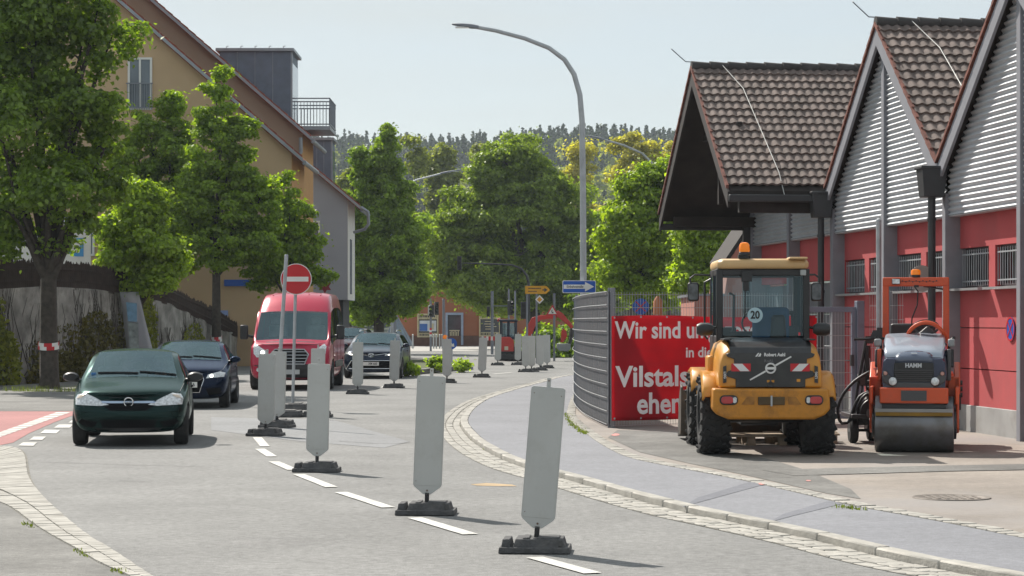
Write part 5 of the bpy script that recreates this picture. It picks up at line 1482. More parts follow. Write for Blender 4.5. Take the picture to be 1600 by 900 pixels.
for px, top, Y, r, lab in [(617, 474, 126, .09, 'thin grey post left of the orange shop'), (693, 468, 124, .07, 'dark thin post left of the shop door'), (795, 452, 122, .05, 'thin pole right of the right shop window'), (716 + 89, 455, 130, .05, 'far thin pole behind the excavator cab')]:
    t = simple_post('street_pole', lab, 'pole', px, 0, Y, top, r)
    b = MB(); b.lathe((0, 0, P(0, top, Y).z), (0, 0, 1), [(0, r * 1.2), (.05, r * .6)], 10); b.build('cap', M_dark, t)
bo0 = None
for i, (px, lab) in enumerate([(645, 'leftmost pale bollard beside the dark estate car'), (677.5, 'thin bollard just right of the traffic light post'), (681.8, 'pale bollard third from the left before the shop'), (687, 'bollard near the thin dark post'), (691, 'bollard left of the shop door')]):
    p = P(px, 541, 140)
    if bo0 is None:
        bo0 = thing('bollard', lab, 'bollard', (p.x, 140, 0), 0, 'pale bollards before the orange shop')
        b = MB(); b.tube([(0, 0, 0), (0, 0, .86)], .05, 10); b.build('tube', M_steel, bo0)
        b = MB(); b.lathe((0, 0, .86), (0, 0, 1), [(0, .055), (.04, .05), (.06, .02)], 10); b.build('cap', M_white, bo0); t = bo0
    else: t = copy_tree(bo0); t.location = (p.x, 140, 0); t['label'] = lab
# construction barrier board left of excavator
p = V((P(765, 500, 99).x, 99, 0)); t = thing('barrier_board', 'low red and white barrier board left of the excavator', 'barrier', p)
b = MB()
for j in range(8): b.mi = j % 2; b.box((-.30 + j * .10, 0, .95), (.10, .03, .18))
b.build('board', [M_white, M_red], t, smooth=0)
b = MB(); b.m(0)
for x in (-.3, .4): b.box((x, 0, .5), (.04, .04, 1.0)); b.box((x, 0, .05), (.2, .5, .1))
b.build('stand', M_foot, t)
# small fence behind the banner and orange cone-topped post seen over the banner
p = V((P(1028, 500, 47).x, 47, WZ)); t = thing('marker_post', 'orange and white topped marker post behind the red banner', 'post', p)
b = MB(); b.m(0).tube([(0, 0, 0), (0, 0, 1.75)], .09, 12); b.m(1).tube([(0, 0, 1.77), (0, 0, 2.05), (0, 0, 2.16)], [.10, .10, .03], 12); b.build('tube', [M_white, mat('orange_cap', (.55, .20, .08), rough=.6)], t)
# blue no-stopping sign seen between the trees behind the fence
t = simple_post('parking_sign', 'round blue sign behind the mesh fence above the red banner', 'sign', 1001, 0, 58, 470, .03)
b = MB(); zc = P(0, 479, 58).z; b.lathe((0, -.05, zc), (0, -1, 0), [(0, .21), (.01, .21)], 26); b.build('disc', M_blue, t)
b = MB(); b.box((0, -.065, zc), (.36, .004, .03), rot=Matrix.Rotation(R(45), 3, 'Y')); b.box((0, -.065, zc), (.36, .004, .03), rot=Matrix.Rotation(R(-45), 3, 'Y')); b.build('red_cross', M_red, t, smooth=0)
# red shop mark on blue grey house (flower shaped hanging sign)
p = P(516, 446, 103); t = thing('hanging_sign', 'dark red hanging sign on the blue grey house above the van', 'sign', p, 0)
b = MB(); b.prism([(.33 * math.cos(a) * (1 if i % 2 else .55) - .25, 0, .33 * math.sin(a) * (1 if i % 2 else .55) - .05) for i, a in enumerate([k * math.pi / 6 for k in range(12)])], (0, .06, 0)); b.build('sign_shape', mat('dark_red_metal', (.22, .015, .03), rough=.6), t, smooth=0)
b = MB(); b.tube([(-.25, .03, .25), (-.25, 1.9, .35)], .03, 6); b.build('bracket', M_dark, t)
# bins behind the wall corner
p = V((P(352, 540, 84.0).x, 83.5, 0)); t = thing('utility_cabinet', 'pale grey utility cabinet at the foot of the sloping fence', 'cabinet', p)
b = MB(); b.box((0, 0, .62), (.55, .35, 1.24)); b.build('body', mat('cabinet_grey', (.36, .36, .34), rough=.6), t, bevel=.02)
b = MB(); b.box((0, 0, 1.27), (.62, .42, .05)); b.build('lid', MATS['cabinet_grey'], t, bevel=.01)
# ------------------------------------------------------------------ cars
def car_paint(name, c, rough=.3, metal=.15, coat=.5):
    return mat(name, c, rough=rough, metal=metal, var=.05, scale=2, coat=coat, spec=.3)
M_wind = glass('windscreen_glass', (0.82, 0.92, 0.92), 0.10, 0.015, (.66, .92, 1.0))
M_sideg = glass('tinted_side_glass', (0.60, 0.68, 0.68), 0.02, 0.02, (.45, .5, .5))
M_cabin = mat('dark_cabin_trim', (0.045, 0.045, 0.05), rough=0.8, var=0.2)
M_dash = mat('grey_dashboard', (0.20, 0.21, 0.215), rough=0.7, var=0.2)
M_gril = mat('deep_black_grille', (0.006, 0.006, 0.007), rough=.85, var=.2, spec=.15)
M_seat = mat('grey_seat_cloth', (0.11, 0.12, 0.13), rough=0.9, var=0.2, scale=8)
def wheel(parent, x, y, r, w, side, rimm=M_rim, spokes=7):
    b = MB(); s = side
    b.lathe((x, y, r), (s, 0, 0), [(-w / 2, r * .62), (-w / 2, r * .93), (-w * .36, r), (w * .36, r), (w / 2, r * .93), (w / 2, r * .66), (w * .42, r * .64)], 36)
    for j in (-.2, 0, .2): pass
    o = b.build('wheel', M_rubber, parent, smooth=35)
    c = MB(); c.lathe((x, y, r), (s, 0, 0), [(w * .40, r * .66), (w * .44, r * .64), (w * .38, r * .60), (w * .30, r * .58)], 36)
    c.lathe((x, y, r), (s, 0, 0), [(w * .20, r * .6), (w * .22, r * .59)], 24)
    for k in range(spokes):
        a = 2 * math.pi * k / spokes; d = V((0, math.cos(a), math.sin(a)))
        c.box(V((x + s * w * .36, y, r)) + d * r * .36, (w * .10, r * .50, r * .15), rot=Matrix.Rotation(a, 3, 'X'))
    c.lathe((x, y, r), (s, 0, 0), [(w * .34, r * .16), (w * .43, r * .13)], 16)
    c.build('rim', rimm, o, smooth=35)
    return o
def loft_body(st, regions, crease, parent, mats, arches, name='body', sub=2, corners=((3, 6), (4, 6), (3, 4), (4, 5), (6, 4), (6, 5))):
    """st: list of stations, each 8 points (x,y,z) from bottom centre to top centre (right half). mats: list; regions(i,k)->material index"""
    bm = bmesh.new(); rings = []
    vl = bm.verts.layers.float.new('crease_vert'); cl = bm.edges.layers.float.new('crease_edge')
    for s in st:
        half = [V(p) for p in s]; full = half + [V((-p.x, p.y, p.z)) for p in half[-2:0:-1]]
        rings.append([bm.verts.new(p) for p in full])
    n = len(rings[0])
    def kseg(k): return k if k < 7 else 13 - k
    for i in range(len(st) - 1):
        for k in range(n):
            f = bm.faces.new((rings[i][k], rings[i][(k + 1) % n], rings[i + 1][(k + 1) % n], rings[i + 1][k])); f.material_index = regions(i, kseg(k))
    for ri, rev in ((0, 1), (-1, 0)):
        r = rings[ri]
        for k in range(7):
            a, b_, c, d = r[k], r[k + 1], r[(n - k - 1) % n], r[(n - k) % n]
            vs = [a, b_, c, d] if k not in (0, 6) else ([r[0], r[1], r[n - 1]] if k == 0 else [r[6], r[7], r[8]])
            try: bm.faces.new(vs[::-1] if rev else vs).material_index = 0
            except ValueError: pass
    bmesh.ops.recalc_face_normals(bm, faces=bm.faces)
    for e in bm.edges:
        ms = {f.material_index for f in e.link_faces}
        if len(ms) > 1: e[cl] = .92
    for i, k in corners:
        for kk in {k, (14 - k) % 14}: rings[i][kk][vl] = .75
    for (i, k, v) in crease:
        for kk in {k, (14 - k) % 14}:
            if i + 1 < len(st):
                e = bm.edges.get((rings[i][kk], rings[i + 1][kk]))
                if e: e[cl] = v
    me = bpy.data.meshes.new('tmp'); bm.to_mesh(me); bm.free()
    for m in mats: me.materials.append(m)
    o = bpy.data.objects.new('tmp', me); COL.objects.link(o)
    md = o.modifiers.new('s', 'SUBSURF'); md.levels = sub; md.render_levels = sub
    cuts = []
    for (y, z, r, xi, xo) in arches:
        for s in (-1, 1):
            c = MB(); c.m(0).cyl((s * xi, y, z), (s * xo, y, z), r, n=32); co = c.build('tmpcut', mats[-1], None)
            cuts.append(co); bo = o.modifiers.new('b', 'BOOLEAN'); bo.object = co; bo.operation = 'DIFFERENCE'; bo.solver = 'EXACT'
            bo.material_mode = 'TRANSFER'
    dg = bpy.context.evaluated_depsgraph_get(); dg.update()
    me2 = bpy.data.meshes.new_from_object(o.evaluated_get(dg))
    bpy.data.objects.remove(o)
    for c in cuts: bpy.data.objects.remove(c)
    bm = bmesh.new(); bm.from_mesh(me2); bvh = BVHTree.FromBMesh(bm)
    names = {}
    for i, m in enumerate(me2.materials): names[i] = m
    bm.free()
    return me2, bvh
def split_body(me, groups, parent):
    """one object per group of material indices; side windows left and right apart"""
    for name, idx in groups:
        for side in ((-1, 1) if name == 'side_windows' else (0,)):
            bm = bmesh.new(); bm.from_mesh(me)
            bmesh.ops.delete(bm, geom=[f for f in bm.faces if f.material_index not in idx or (side and f.calc_center_median().x * side < 0)], context='FACES')
            nm = 'side_window' if side else name
            m2 = bpy.data.meshes.new(nm); bm.to_mesh(m2); bm.free()
            if not len(m2.polygons): continue
            for m in me.materials: m2.materials.append(m)
            m2.polygons.foreach_set('use_smooth', [True] * len(m2.polygons)); m2.set_sharp_from_angle(angle=R(38))
            o = bpy.data.objects.new(nm, m2); COL.objects.link(o); o.parent = parent
def car(label, loc, rz, L, W, Hh, paint, hood=.90, cowl=1.12, nose=.72, wstop=1.95, belt=.92, wb=2.5, fo=.78, wr=.30, estate=False, cat='car', name='parked_car', side_m=None, tumble=.62, hoodc=1.0, roof_m=None):
    t = thing(name, label, cat, loc, rz)
    w = W / 2
    def S(y, zb, xb, sill, xs, xm, zm, xw, zw, xg, zg, xr, zr, zt, dy=(0,) * 8):
        p = [(0, zb), (xb, zb), (xs, sill), (xm, zm), (xw, zw), (xg, zg), (xr, zr), (0, zt)]
        return [(x * w, y + d, z) for (x, z), d in zip(p, dy)]
    rf = Hh
    st = [
        S(0.00, .22, .66, .30, .80, .86, .50, .80, .62, .72, nose - .05, .58, nose - .02, nose, (.10, .12, .10, .06, .13, .22, .20, .08)),
        S(0.22, .19, .74, .28, .90, .955, .52, .93, .68, .85, nose + .03, .68, nose + .06, nose + .085, (-.05, -.02, .06, .10, .08, .06, .02, -.02)),
        S(0.75, .18, .80, .27, .97, 1.0, .55, .97, hood - .13, .88, hood - .05, .72, hood - .02, hood + .02),
        S(cowl, .18, .80, .27, .97, 1.0, .56, .97, belt - .05, .90, hood + .015, .80, hood + .05, hood + .09, (0, 0, 0, 0, 0, 0, 0, -.10)),
        S(wstop, .18, .80, .27, .97, 1.0, .58, .965, belt, tumble + .13, rf - .13, tumble + .03, rf - .065, rf - .035, (0, 0, 0, 0, 0, 0, .05, -.10)),
        S(wstop + .6, .18, .80, .27, .97, 1.0, .58, .965, belt + .015, tumble + .12, rf - .10, tumble + .02, rf - .035, rf),
        S(L - (.62 if estate else .78), .2, .80, .28, .96, .99, .58, .955, belt + .03, tumble + .10, rf - .13, tumble + .0, rf - .06, rf - .02),
        S(L - (.30 if estate else .34), .25, .78, .32, .93, .96, .60, .92, belt + .05, tumble + .09, rf - (.22 if estate else .30), tumble - .02, rf - (.13 if estate else .22), rf - (.09 if estate else .18)),
        S(L, .32, .66, .38, .84, .88, .60, .84, belt - .10, .70, belt + .02, .6, belt + .04, belt + .06)]
    def reg(i, k):
        if k == 6 and i == 3: return 1
        if k == 4 and i in (3, 4, 5): return 2
        if k == 6 and i == 7: return 3
        return 0
    arch_r = wr + .055
    me, bvh = loft_body(st, reg, [(i, 4, .45) for i in range(1, 8)] + [(i, 6, .3) for i in range(0, 3)], t, [paint, M_wind, M_sideg, M_sideg, M_cabin], [(fo, wr, arch_r, w * .62, w * 1.2), (fo + wb, wr, arch_r, w * .62, w * 1.2)])
    split_body(me, [('body', [0, 4]), ('windscreen', [1]), ('side_windows', [2]), ('rear_window', [3])], t)
    for y in (fo, fo + wb):
        for s in (-1, 1): wheel(t, s * (w - .115), y, wr, .195, s)
    # cabin: floor, dashboard, seats
    b = MB(); b.box((0, L / 2, .30), (W * .84, L * .62, .06)); b.build('floor', M_cabin, t, smooth=0)
    b = MB(); b.box((0, cowl + .30, hood - .02), (W * .80, .55, .16)); b.build('dashboard', M_dash, t, bevel=.04)
    for s in (-1, 1):
        b = MB(); b.box((s * .36, wstop + .10, .48), (.46, .48, .16)); b.box((s * .36, wstop + .40, .82), (.44, .14, .58), rot=Matrix.Rotation(R(-14), 3, 'X')); b.box((s * .36, wstop + .50, 1.18), (.25, .09, .17)); b.build('front_seat', M_seat, t, bevel=.05)
    b = MB(); b.box((0, L - 1.15, .52), (W * .72, .45, .16)); b.box((0, L - .92, .80), (W * .72, .14, .50))
    for s in (-.42, 0, .42): b.box((s, L - .88, 1.10), (.22, .08, .13))
    b.build('rear_seat', M_seat, t, bevel=.04)
    b = MB(); n_ = 20; c0 = V((.36, cowl + .56, hood + .03)); tilt = Matrix.Rotation(R(-65), 3, 'X')
    b.tube([c0 + tilt @ V((.18 * math.cos(2 * math.pi * k / n_), .18 * math.sin(2 * math.pi * k / n_), 0)) for k in range(n_ + 1)], .014, 6); b.box(c0, (.3, .03, .05)); b.build('steering_wheel', M_black, t)
    b = MB(); b.box((0, wstop - .02, rf - .17), (.22, .03, .065)); b.tube([(0, wstop - .02, rf - .15), (0, wstop + .02, rf - .06)], .012, 6); b.build('rear_view_mirror', M_black, t, bevel=.015)
    # wipers
    b = MB()
    for x0, x1 in ((-.50, .08), (.10, .62)):
        pts = []
        for k in range(6):
            x = x0 * w / .82 + (x1 - x0) * w / .82 * k / 5; hit = bvh.ray_cast(V((x, -3, hood + .10 + .05 * (1 - (x / w) ** 2) - .02 * k / 5)), V((0, 1, 0)))
            if hit[0]: pts.append(hit[0] + V((0, -.02, .004)))
        if len(pts) > 1: b.tube(pts, .011, 5)
    b.build('wipers', M_black, t)
    return t, bvh, w
def door_mirror(t, x, y, z, s, m_shell, wd=.20, hh=.15, col=None):
    b = MB(); rings = []
    for f, k in ((0, .75), (.35, 1.0), (.8, .95), (1, .6)):
        yy = y - .06 + f * .13 * 1.0
        rings.append([b.bm.verts.new((x + s * (.09 + (wd / 2) * k * math.cos(a)), yy, z + hh / 2 * k * math.sin(a) * (1.0 if math.sin(a) > 0 else .85))) for a in [2 * math.pi * q / 16 for q in range(16)]])
    b.skin(rings); o = b.build('door_mirror', m_shell, t, smooth=60)
    a = MB(); a.tube([(x - s * .04, y + .03, z - .05), (x + s * .06, y + .01, z - .03)], .03, 8); a.build('mirror_arm', M_black, o)
    g = MB(); g.prism([(x + s * .09 + q[0], y + .075, z + q[1]) for q in rrect(0, 0, wd * .62, hh * .6, .03)], (0, .004, 0)); g.build('mirror_glass', M_mirror, o)
    return o
def person_seated(label, loc, rz, shirt, hair):
    """driver: one continuous skinned body seated, hands to the wheel"""
    t = thing('person', label, 'person', loc, rz)
    me = bpy.data.meshes.new('body')
    vs = [(0, .02, .0), (0, .06, .22), (0, .07, .40), (0, .05, .50), (0, .02, .57), (0, .0, .66), (.19, .05, .42), (.26, -.10, .22), (.20, -.38, .30), (-.19, .05, .42), (-.26, -.10, .22), (-.20, -.38, .30), (.10, -.25, .02), (.14, -.45, .0), (.14, -.55, -.26), (-.10, -.25, .02), (-.14, -.45, .0), (-.14, -.55, -.26), (.18, -.44, .33), (-.18, -.44, .33)]
    es = [(0, 1), (1, 2), (2, 3), (3, 4), (4, 5), (2, 6), (6, 7), (7, 8), (8, 18), (2, 9), (9, 10), (10, 11), (11, 19), (0, 12), (12, 13), (13, 14), (0, 15), (15, 16), (16, 17)]
    rad = [.16, .15, .16, .06, .09, .09, .065, .05, .035, .065, .05, .035, .085, .075, .05, .085, .075, .05, .035, .035]
    me.from_pydata(vs, es, []); o = bpy.data.objects.new('tmp', me); COL.objects.link(o)
    md = o.modifiers.new('skin', 'SKIN'); o.modifiers.new('s', 'SUBSURF').levels = 2
    for i, r in enumerate(rad): me.skin_vertices[0].data[i].radius = (r, r)
    me.skin_vertices[0].data[0].use_root = True
    dg = bpy.context.evaluated_depsgraph_get(); dg.update(); m2 = bpy.data.meshes.new_from_object(o.evaluated_get(dg)); bpy.data.objects.remove(o)
    sk = mat('skin', (.42, .25, .18), rough=.6); m2.materials.clear(); m2.materials.append(sk); m2.materials.append(shirt); m2.materials.append(mat('dark_trousers', (.03, .035, .05), rough=.9))
    for p in m2.polygons:
        c = p.center; p.use_smooth = True
        p.material_index = 0 if (c.z > .49 and abs(c.x) < .15) or (c.y < -.33 and c.z > .2) else (2 if c.z < .1 else 1)
    bo = bpy.data.objects.new('body', m2); COL.objects.link(bo); bo.parent = t
    b = MB(); b.lathe((0, .03, .60), (0, 0, 1), [(-.06, .10), (0, .108), (.06, .105), (.10, .08), (.125, .03)], 16); b.build('hair', hair, t)
    f = MB()
    for s in (-1, 1): f.lathe((s * .032, -.085, .635), (0, -1, 0), [(0, .011), (.006, .006)], 8)
    f.box((0, -.095, .575), (.045, .01, .008)); f.build('face_features', M_dark, t)
    return t
# ---- dark green hatchback
M_green = car_paint('dark_green_metallic', (0.009, 0.026, 0.0245), rough=.24, metal=.55, coat=.12)
gx = (201 - 800) / FPX * 30.0
M_green.node_tree.nodes['Principled BSDF'].inputs['Specular Tint'].default_value = (.50, .66, .63, 1)
tG, bv, w = car('dark green hatchback driving nearest on the left', (gx, 29.95, 0.004), R(6.5), 3.82 * .98, 1.646, 1.40, M_green, hood=.90, cowl=1.10, nose=.74, wstop=1.86, belt=.90, wb=2.49, fo=.76, wr=.285, name='hatchback_car', tumble=.62)
w = .823
tG.scale = (.96, 1, .94)
# headlights, grille, bumper openings, plate-less bumper, emblem
for s in (-1, 1):
    decal(bv, [(s * .27, .60), (s * .40, .585), (s * .74, .60), (s * .755, .68), (s * .72, .745), (s * .60, .765), (s * .46, .70)], 'headlight', M_lens, tG, off=.012, bulge=.012, n=44)
    decal(bv, [(s * x, z) for x, z in [(.42, .36), (.66, .40), (.70, .345), (.60, .29), (.48, .28)]], 'fog_recess', M_gril, tG, off=.004)
    decal(bv, [(s * .60, .745), (s * .70, .735), (s * .73, .69), (s * .66, .70)], 'indicator_lens', mat('pale_indicator_lens', (.6, .5, .4), rough=.2, coat=1), tG, off=.026, n=20)
decal(bv, [(-.41, .655), (.41, .655), (.39, .62), (.24, .505), (-.24, .505), (-.39, .62)], 'grille', M_gril, tG, off=.008, n=48)
o = decal(bv, [(-.385, .655), (.385, .655), (.36, .622), (-.36, .622)], 'grille_bar', mat('satin_chrome_bar', (.42, .50, .62), rough=.25, metal=.9), tG, off=.020, n=40)
decal(bv, [(-.40, .385), (.40, .385), (.36, .27), (-.36, .27)], 'lower_grille', M_gril, tG, off=.005, n=40)
decal(bv, [(-.795, .50), (-.4, .515), (.4, .515), (.795, .50), (.80, .43), (.62, .415), (.44, .40), (-.44, .40), (-.62, .415), (-.80, .43)], 'bumper', M_green, tG, off=.026, bulge=.012, n=90, rings=4)
decal(bv, [(-.68, .27), (.68, .27), (.62, .21), (-.62, .21)], 'chin_spoiler', M_black, tG, off=.004, n=60, rings=3)
hit = bv.ray_cast(V((0, -3, .637)), V((0, 1, 0)))[0]
b = MB(); b.tube([(.062 * math.cos(a), hit.y - .038, .637 + .062 * math.sin(a)) for a in [2 * math.pi * k / 24 for k in range(25)]], .009, 6)
b.prism([(-.075, hit.y - .044, .628), (.01, hit.y - .044, .645), (-.005, hit.y - .044, .634), (.075, hit.y - .044, .646), (-.01, hit.y - .044, .629), (.005, hit.y - .044, .640)], (0, .012, 0)); b.build('emblem', M_chrome, tG)
for s in (-1, 1): door_mirror(tG, s * .80, 1.30, .965, s, M_black, .24, .155)
person_seated('driver in dark shirt behind the dark green hatchback windscreen', tG.matrix_basis @ V((.36, 1.98, .46)), R(6.5), mat('dark_shirt', (.05, .06, .08), rough=.9), mat('dark_hair', (.03, .022, .018), rough=.8))
b = MB(); b.prism([(x, 1.20, z) for x, z in rrect(-.56, .985, .07, .10, .01)], (0, .003, 0)); b.build('windscreen_sticker', mat('sticker_blue', (.05, .2, .5)), tG, smooth=0)
def panel_gap(t, bvh, lines, side='front', r=.0045):
    d = {'front': V((0, 1, 0)), 'right': V((-1, 0, 0)), 'left': V((1, 0, 0)), 'top': V((0, 0, -1))}[side]
    b = MB()
    for q in lines:
        pts = []
        for A_, B_ in zip(q, q[1:]):
            for k in range(9):
                u = A_[0] + (B_[0] - A_[0]) * k / 8; v = A_[1] + (B_[1] - A_[1]) * k / 8
                o = V((u, -6, v)) if side == 'front' else (V((6 if side == 'right' else -6, u, v)) if side in ('right', 'left') else V((u, v, 6)))
                h_ = bvh.ray_cast(o, d)[0]
                if h_ and (not pts or (h_ - pts[-1]).length > .005): pts.append(h_ - d * .001)
        if len(pts) > 1: b.tube(pts, r, 5)
    return b.build('panel_gap', M_black, t)
def car_gaps(t, bvh, w, L, cowl, wstop, fo, hood, nose):
    panel_gap(t, bvh, [[(-.27, nose - .045), (0, nose - .03), (.27, nose - .045)]])
    panel_gap(t, bvh, [[(s * .60 * w / .82, .12), (s * .70 * w / .82, .45), (s * .74 * w / .82, cowl - .12)] for s in (-1, 1)], 'top')
    for sd in ('right', 'left'):
        panel_gap(t, bvh, [[(cowl + .12, .35), (cowl + .12, hood - .04)], [(wstop + .75, .35), (wstop + .75, hood + .0)], [(cowl + .12, .35), (wstop + .75, .35)]], sd)
        s = 1 if sd == 'right' else -1
        b = MB(); h_ = bvh.ray_cast(V((6 * s, wstop + .55, hood - .10)), V((-s, 0, 0)))[0]; b.box(h_ + V((s * .015, 0, 0)), (.03, .18, .03)); b.build('door_handle', M_black, t, bevel=.008)
car_gaps(tG, bv, .823, 3.74, 1.10, 1.86, .76, .90, .74)
# ---- dark blue small car
M_navy = car_paint('dark_blue_metallic', (0.003, 0.009, 0.027), rough=.24, metal=.55, coat=.15)
ax = (286 - 800) / FPX * 43.2
M_navy.node_tree.nodes['Principled BSDF'].inputs['Specular Tint'].default_value = (.45, .54, .74, 1)
tA, bv, w = car('dark blue small car with lit headlight behind the green hatchback', (ax, 43.1, 0.004), R(3.2), 3.95, 1.74, 1.43, M_navy, hood=.93, cowl=1.18, nose=.76, wstop=1.98, belt=.93, wb=2.47, fo=.83, wr=.305, name='small_car', tumble=.60)
tA.scale = (1, 1, .93)
M_lit = lamp_mat('lit_headlamp', (1.0, .93, .8), 2.2)
for s in (-1, 1):
    decal(bv, [(s * .44, .63), (s * .78, .66), (s * .80, .74), (s * .70, .77), (s * .48, .71)], 'headlight', M_lens, tA, off=.012, bulge=.01)
    decal(bv, disc(s * .545, .685, .034, 12), 'lit_lamp', M_lit, tA, off=.028, n=12, rings=2)
    decal(bv, [(s * x, z) for x, z in [(.44, .42), (.72, .44), (.74, .32), (.50, .27)]], 'air_intake', M_gril, tA, off=.004)
    door_mirror(tA, s * .83, 1.38, 1.0, s, M_navy, .22, .15)
decal(bv, [(-.36, .72), (.36, .72), (.40, .60), (.32, .34), (-.32, .34), (-.40, .60)], 'grille', M_gril, tA, off=.006, n=52)
q = [(-.36, .72), (.36, .72), (.40, .60), (.32, .34), (-.32, .34), (-.40, .60)]
b = MB(); pts = []
for p in poly2(q, 40) + [V(q[0])]:
    h_ = bv.ray_cast(V((p[0], -3, p[1])), V((0, 1, 0)))[0]; pts.append(h_ + V((0, -.012, 0)))
b.tube(pts, .009, 5); b.build('grille_frame', M_chrome, tA)
car_gaps(tA, bv, .87, 3.95, 1.18, 1.98, .83, .93, .76)
hy = bv.ray_cast(V((0, -3, .50)), V((0, 1, 0)))[0].y
b = MB(); b.box((0.02, hy - .03, .50), (.52, .015, .115)); pl = b.build('number_plate', M_plate, tA, smooth=0)
text('456', .075, M_dark, pl, (.17, hy - .039, .50), xs=.8, bold=.002)
# ---- dark estate car
M_est = car_paint('blue_black_paint', (0.012, 0.022, 0.045), rough=.3, metal=.5, coat=.35)
tx = (579 - 800) / FPX * 66
tE, bv, w = car('blue black estate car with roof rails behind the beacons', (tx, 66, 0.004), R(-2.2), 4.56, 1.76, 1.47, M_est, hood=.95, cowl=1.20, nose=.80, wstop=2.05, belt=.96, wb=2.6, fo=.93, wr=.315, estate=True, name='estate_car', tumble=.62)
tE.scale = (1, 1, .94)
for s in (-1, 1):
    decal(bv, [(s * .40, .72), (s * .80, .78), (s * .82, .84), (s * .70, .83), (s * .42, .76)], 'headlight', M_lens, tE, off=.012)
    decal(bv, [(s * .50, .73), (s * .66, .755), (s * .66, .785), (s * .50, .76)], 'lit_lamp', M_lit, tE, off=.026, n=16, rings=2)
    door_mirror(tE, s * .84, 1.42, 1.03, s, M_est, .22, .15)
    b = MB(); b.tube([(s * .56, 2.15, 1.45), (s * .56, 2.3, 1.51), (s * .55, 3.8, 1.50), (s * .545, 4.0, 1.43)], .022, 6); b.build('roof_rail', M_chrome, tE)
decal(bv, [(-.55, .55), (.55, .55), (.72, .30), (-.72, .30)], 'lower_grille', M_gril, tE, off=.006, n=44)
for q in ([(-.58, .565), (.58, .565), (.76, .29)], [(-.76, .29), (-.58, .565)], [(-.66, .315), (.66, .315)]):
    pts = []
    for A_, B_ in zip(q, q[1:]):
        for k in range(9):
            f = k / 8; h_ = bv.ray_cast(V((A_[0] + (B_[0] - A_[0]) * f, -3, A_[1] + (B_[1] - A_[1]) * f)), V((0, 1, 0)))[0]
            if h_: pts.append(h_ + V((0, -.015, 0)))
    b = MB(); b.tube(pts, .011, 5); b.build('chrome_strip', M_chrome, tE)
car_gaps(tE, bv, .88, 4.56, 1.20, 2.05, .93, .95, .80)
hy = bv.ray_cast(V((0, -3, .72)), V((0, 1, 0)))[0].y
b = MB()
for rx, rz_ in ((.085, .058), (.03, .056)): b.tube([(rx * math.cos(a), hy - .03, .735 + rz_ * math.sin(a)) for a in [2 * math.pi * k / 20 for k in range(21)]], .009, 5)
b.tube([(.06 * math.cos(a), hy - .03, .757 + .022 * math.sin(a)) for a in [2 * math.pi * k / 20 for k in range(21)]], .008, 5); b.build('emblem', M_chrome, tE)
for s in (-1, 1):
    b = MB(); pts = []
    for k in range(6):
        x = s * (.11 + k * .07); h_ = bv.ray_cast(V((x, -3, .735 + .01 * k)), V((0, 1, 0)))[0]; pts.append(h_ + V((0, -.012, 0)))
    b.tube(pts, .010, 5); b.build('chrome_wing', M_chrome, tE)
hy = bv.ray_cast(V((0, -3, .47)), V((0, 1, 0)))[0].y
b = MB(); b.box((-.02, hy - .03, .47), (.52, .015, .115)); pl = b.build('number_plate', M_plate, tE, smooth=0)
text('XM 660', .07, M_dark, pl, (.06, hy - .039, .47), xs=.8, bold=.002)
# ---- dark red car half hidden behind the van
M_wine = car_paint('wine_red_paint', (0.11, 0.006, 0.012), rough=.25)
rp = P(548, 540, 84)
tR, bv, w = car('wine red car mostly hidden behind the red van', (rp.x - .35, 84, 0.004), R(-4), 4.2, 1.76, 1.50, M_wine, hood=.98, cowl=1.2, nose=.82, wstop=2.0, belt=.98, wb=2.55, fo=.85, wr=.31, name='hidden_car')
for s in (-1, 1):
    decal(bv, [(s * .44, .68), (s * .80, .74), (s * .82, .82), (s * .70, .82), (s * .46, .76)], 'headlight', M_lens, tR, off=.012); door_mirror(tR, s * .83, 1.4, 1.05, s, M_wine)
decal(bv, [(-.38, .72), (.38, .72), (.30, .50), (-.30, .50)], 'grille', M_gril, tR, off=.006)

# ---- red van
M_vred = car_paint('raspberry_red_paint', (0.45, 0.013, 0.052), rough=.30)
vx = (451 - 800) / FPX * 54.8
tV = thing('delivery_van', 'raspberry red high roofed van with side windows', 'van', (vx, 54.8, 0.004), R(.3))
W2 = 1.03
def SV(y, pts, dy=(0,) * 8): return [(x * W2, y + d, z) for (x, z), d in zip(pts, dy)]
st = [SV(0, [(0, .30), (.70, .30), (.84, .40), (.88, .62), (.85, .95), (.74, 1.04), (.60, 1.10), (0, 1.14)], (.12, .16, .12, .08, .20, .30, .30, .16)),
      SV(.35, [(0, .24), (.78, .24), (.93, .34), (.96, .62), (.94, 1.06), (.86, 1.13), (.72, 1.15), (0, 1.19)]),
      SV(.80, [(0, .22), (.82, .22), (.97, .32), (1.0, .65), (.97, 1.12), (.93, 1.19), (.89, 1.20), (0, 1.26)], (0, 0, 0, 0, 0, 0, 0, -.16)),
      SV(1.52, [(0, .22), (.82, .22), (.97, .32), (1.0, .70), (.985, 1.20), (.89, 1.90), (.83, 1.93), (0, 1.97)], (0, 0, 0, 0, 0, 0, .02, -.14)),
      SV(2.10, [(0, .22), (.82, .22), (.97, .32), (1.0, .70), (.985, 1.22), (.89, 2.02), (.80, 2.36), (0, 2.43)], (0, 0, 0, 0, 0, 0, 0, -.10)),
      SV(3.0, [(0, .22), (.82, .22), (.97, .32), (1.0, .70), (.985, 1.22), (.90, 2.06), (.82, 2.40), (0, 2.48)]),
      SV(5.2, [(0, .24), (.82, .24), (.97, .34), (1.0, .70), (.985, 1.24), (.90, 2.06), (.82, 2.40), (0, 2.48)]),
      SV(5.5, [(0, .34), (.78, .34), (.93, .42), (.96, .70), (.94, 1.24), (.86, 2.02), (.78, 2.32), (0, 2.38)])]
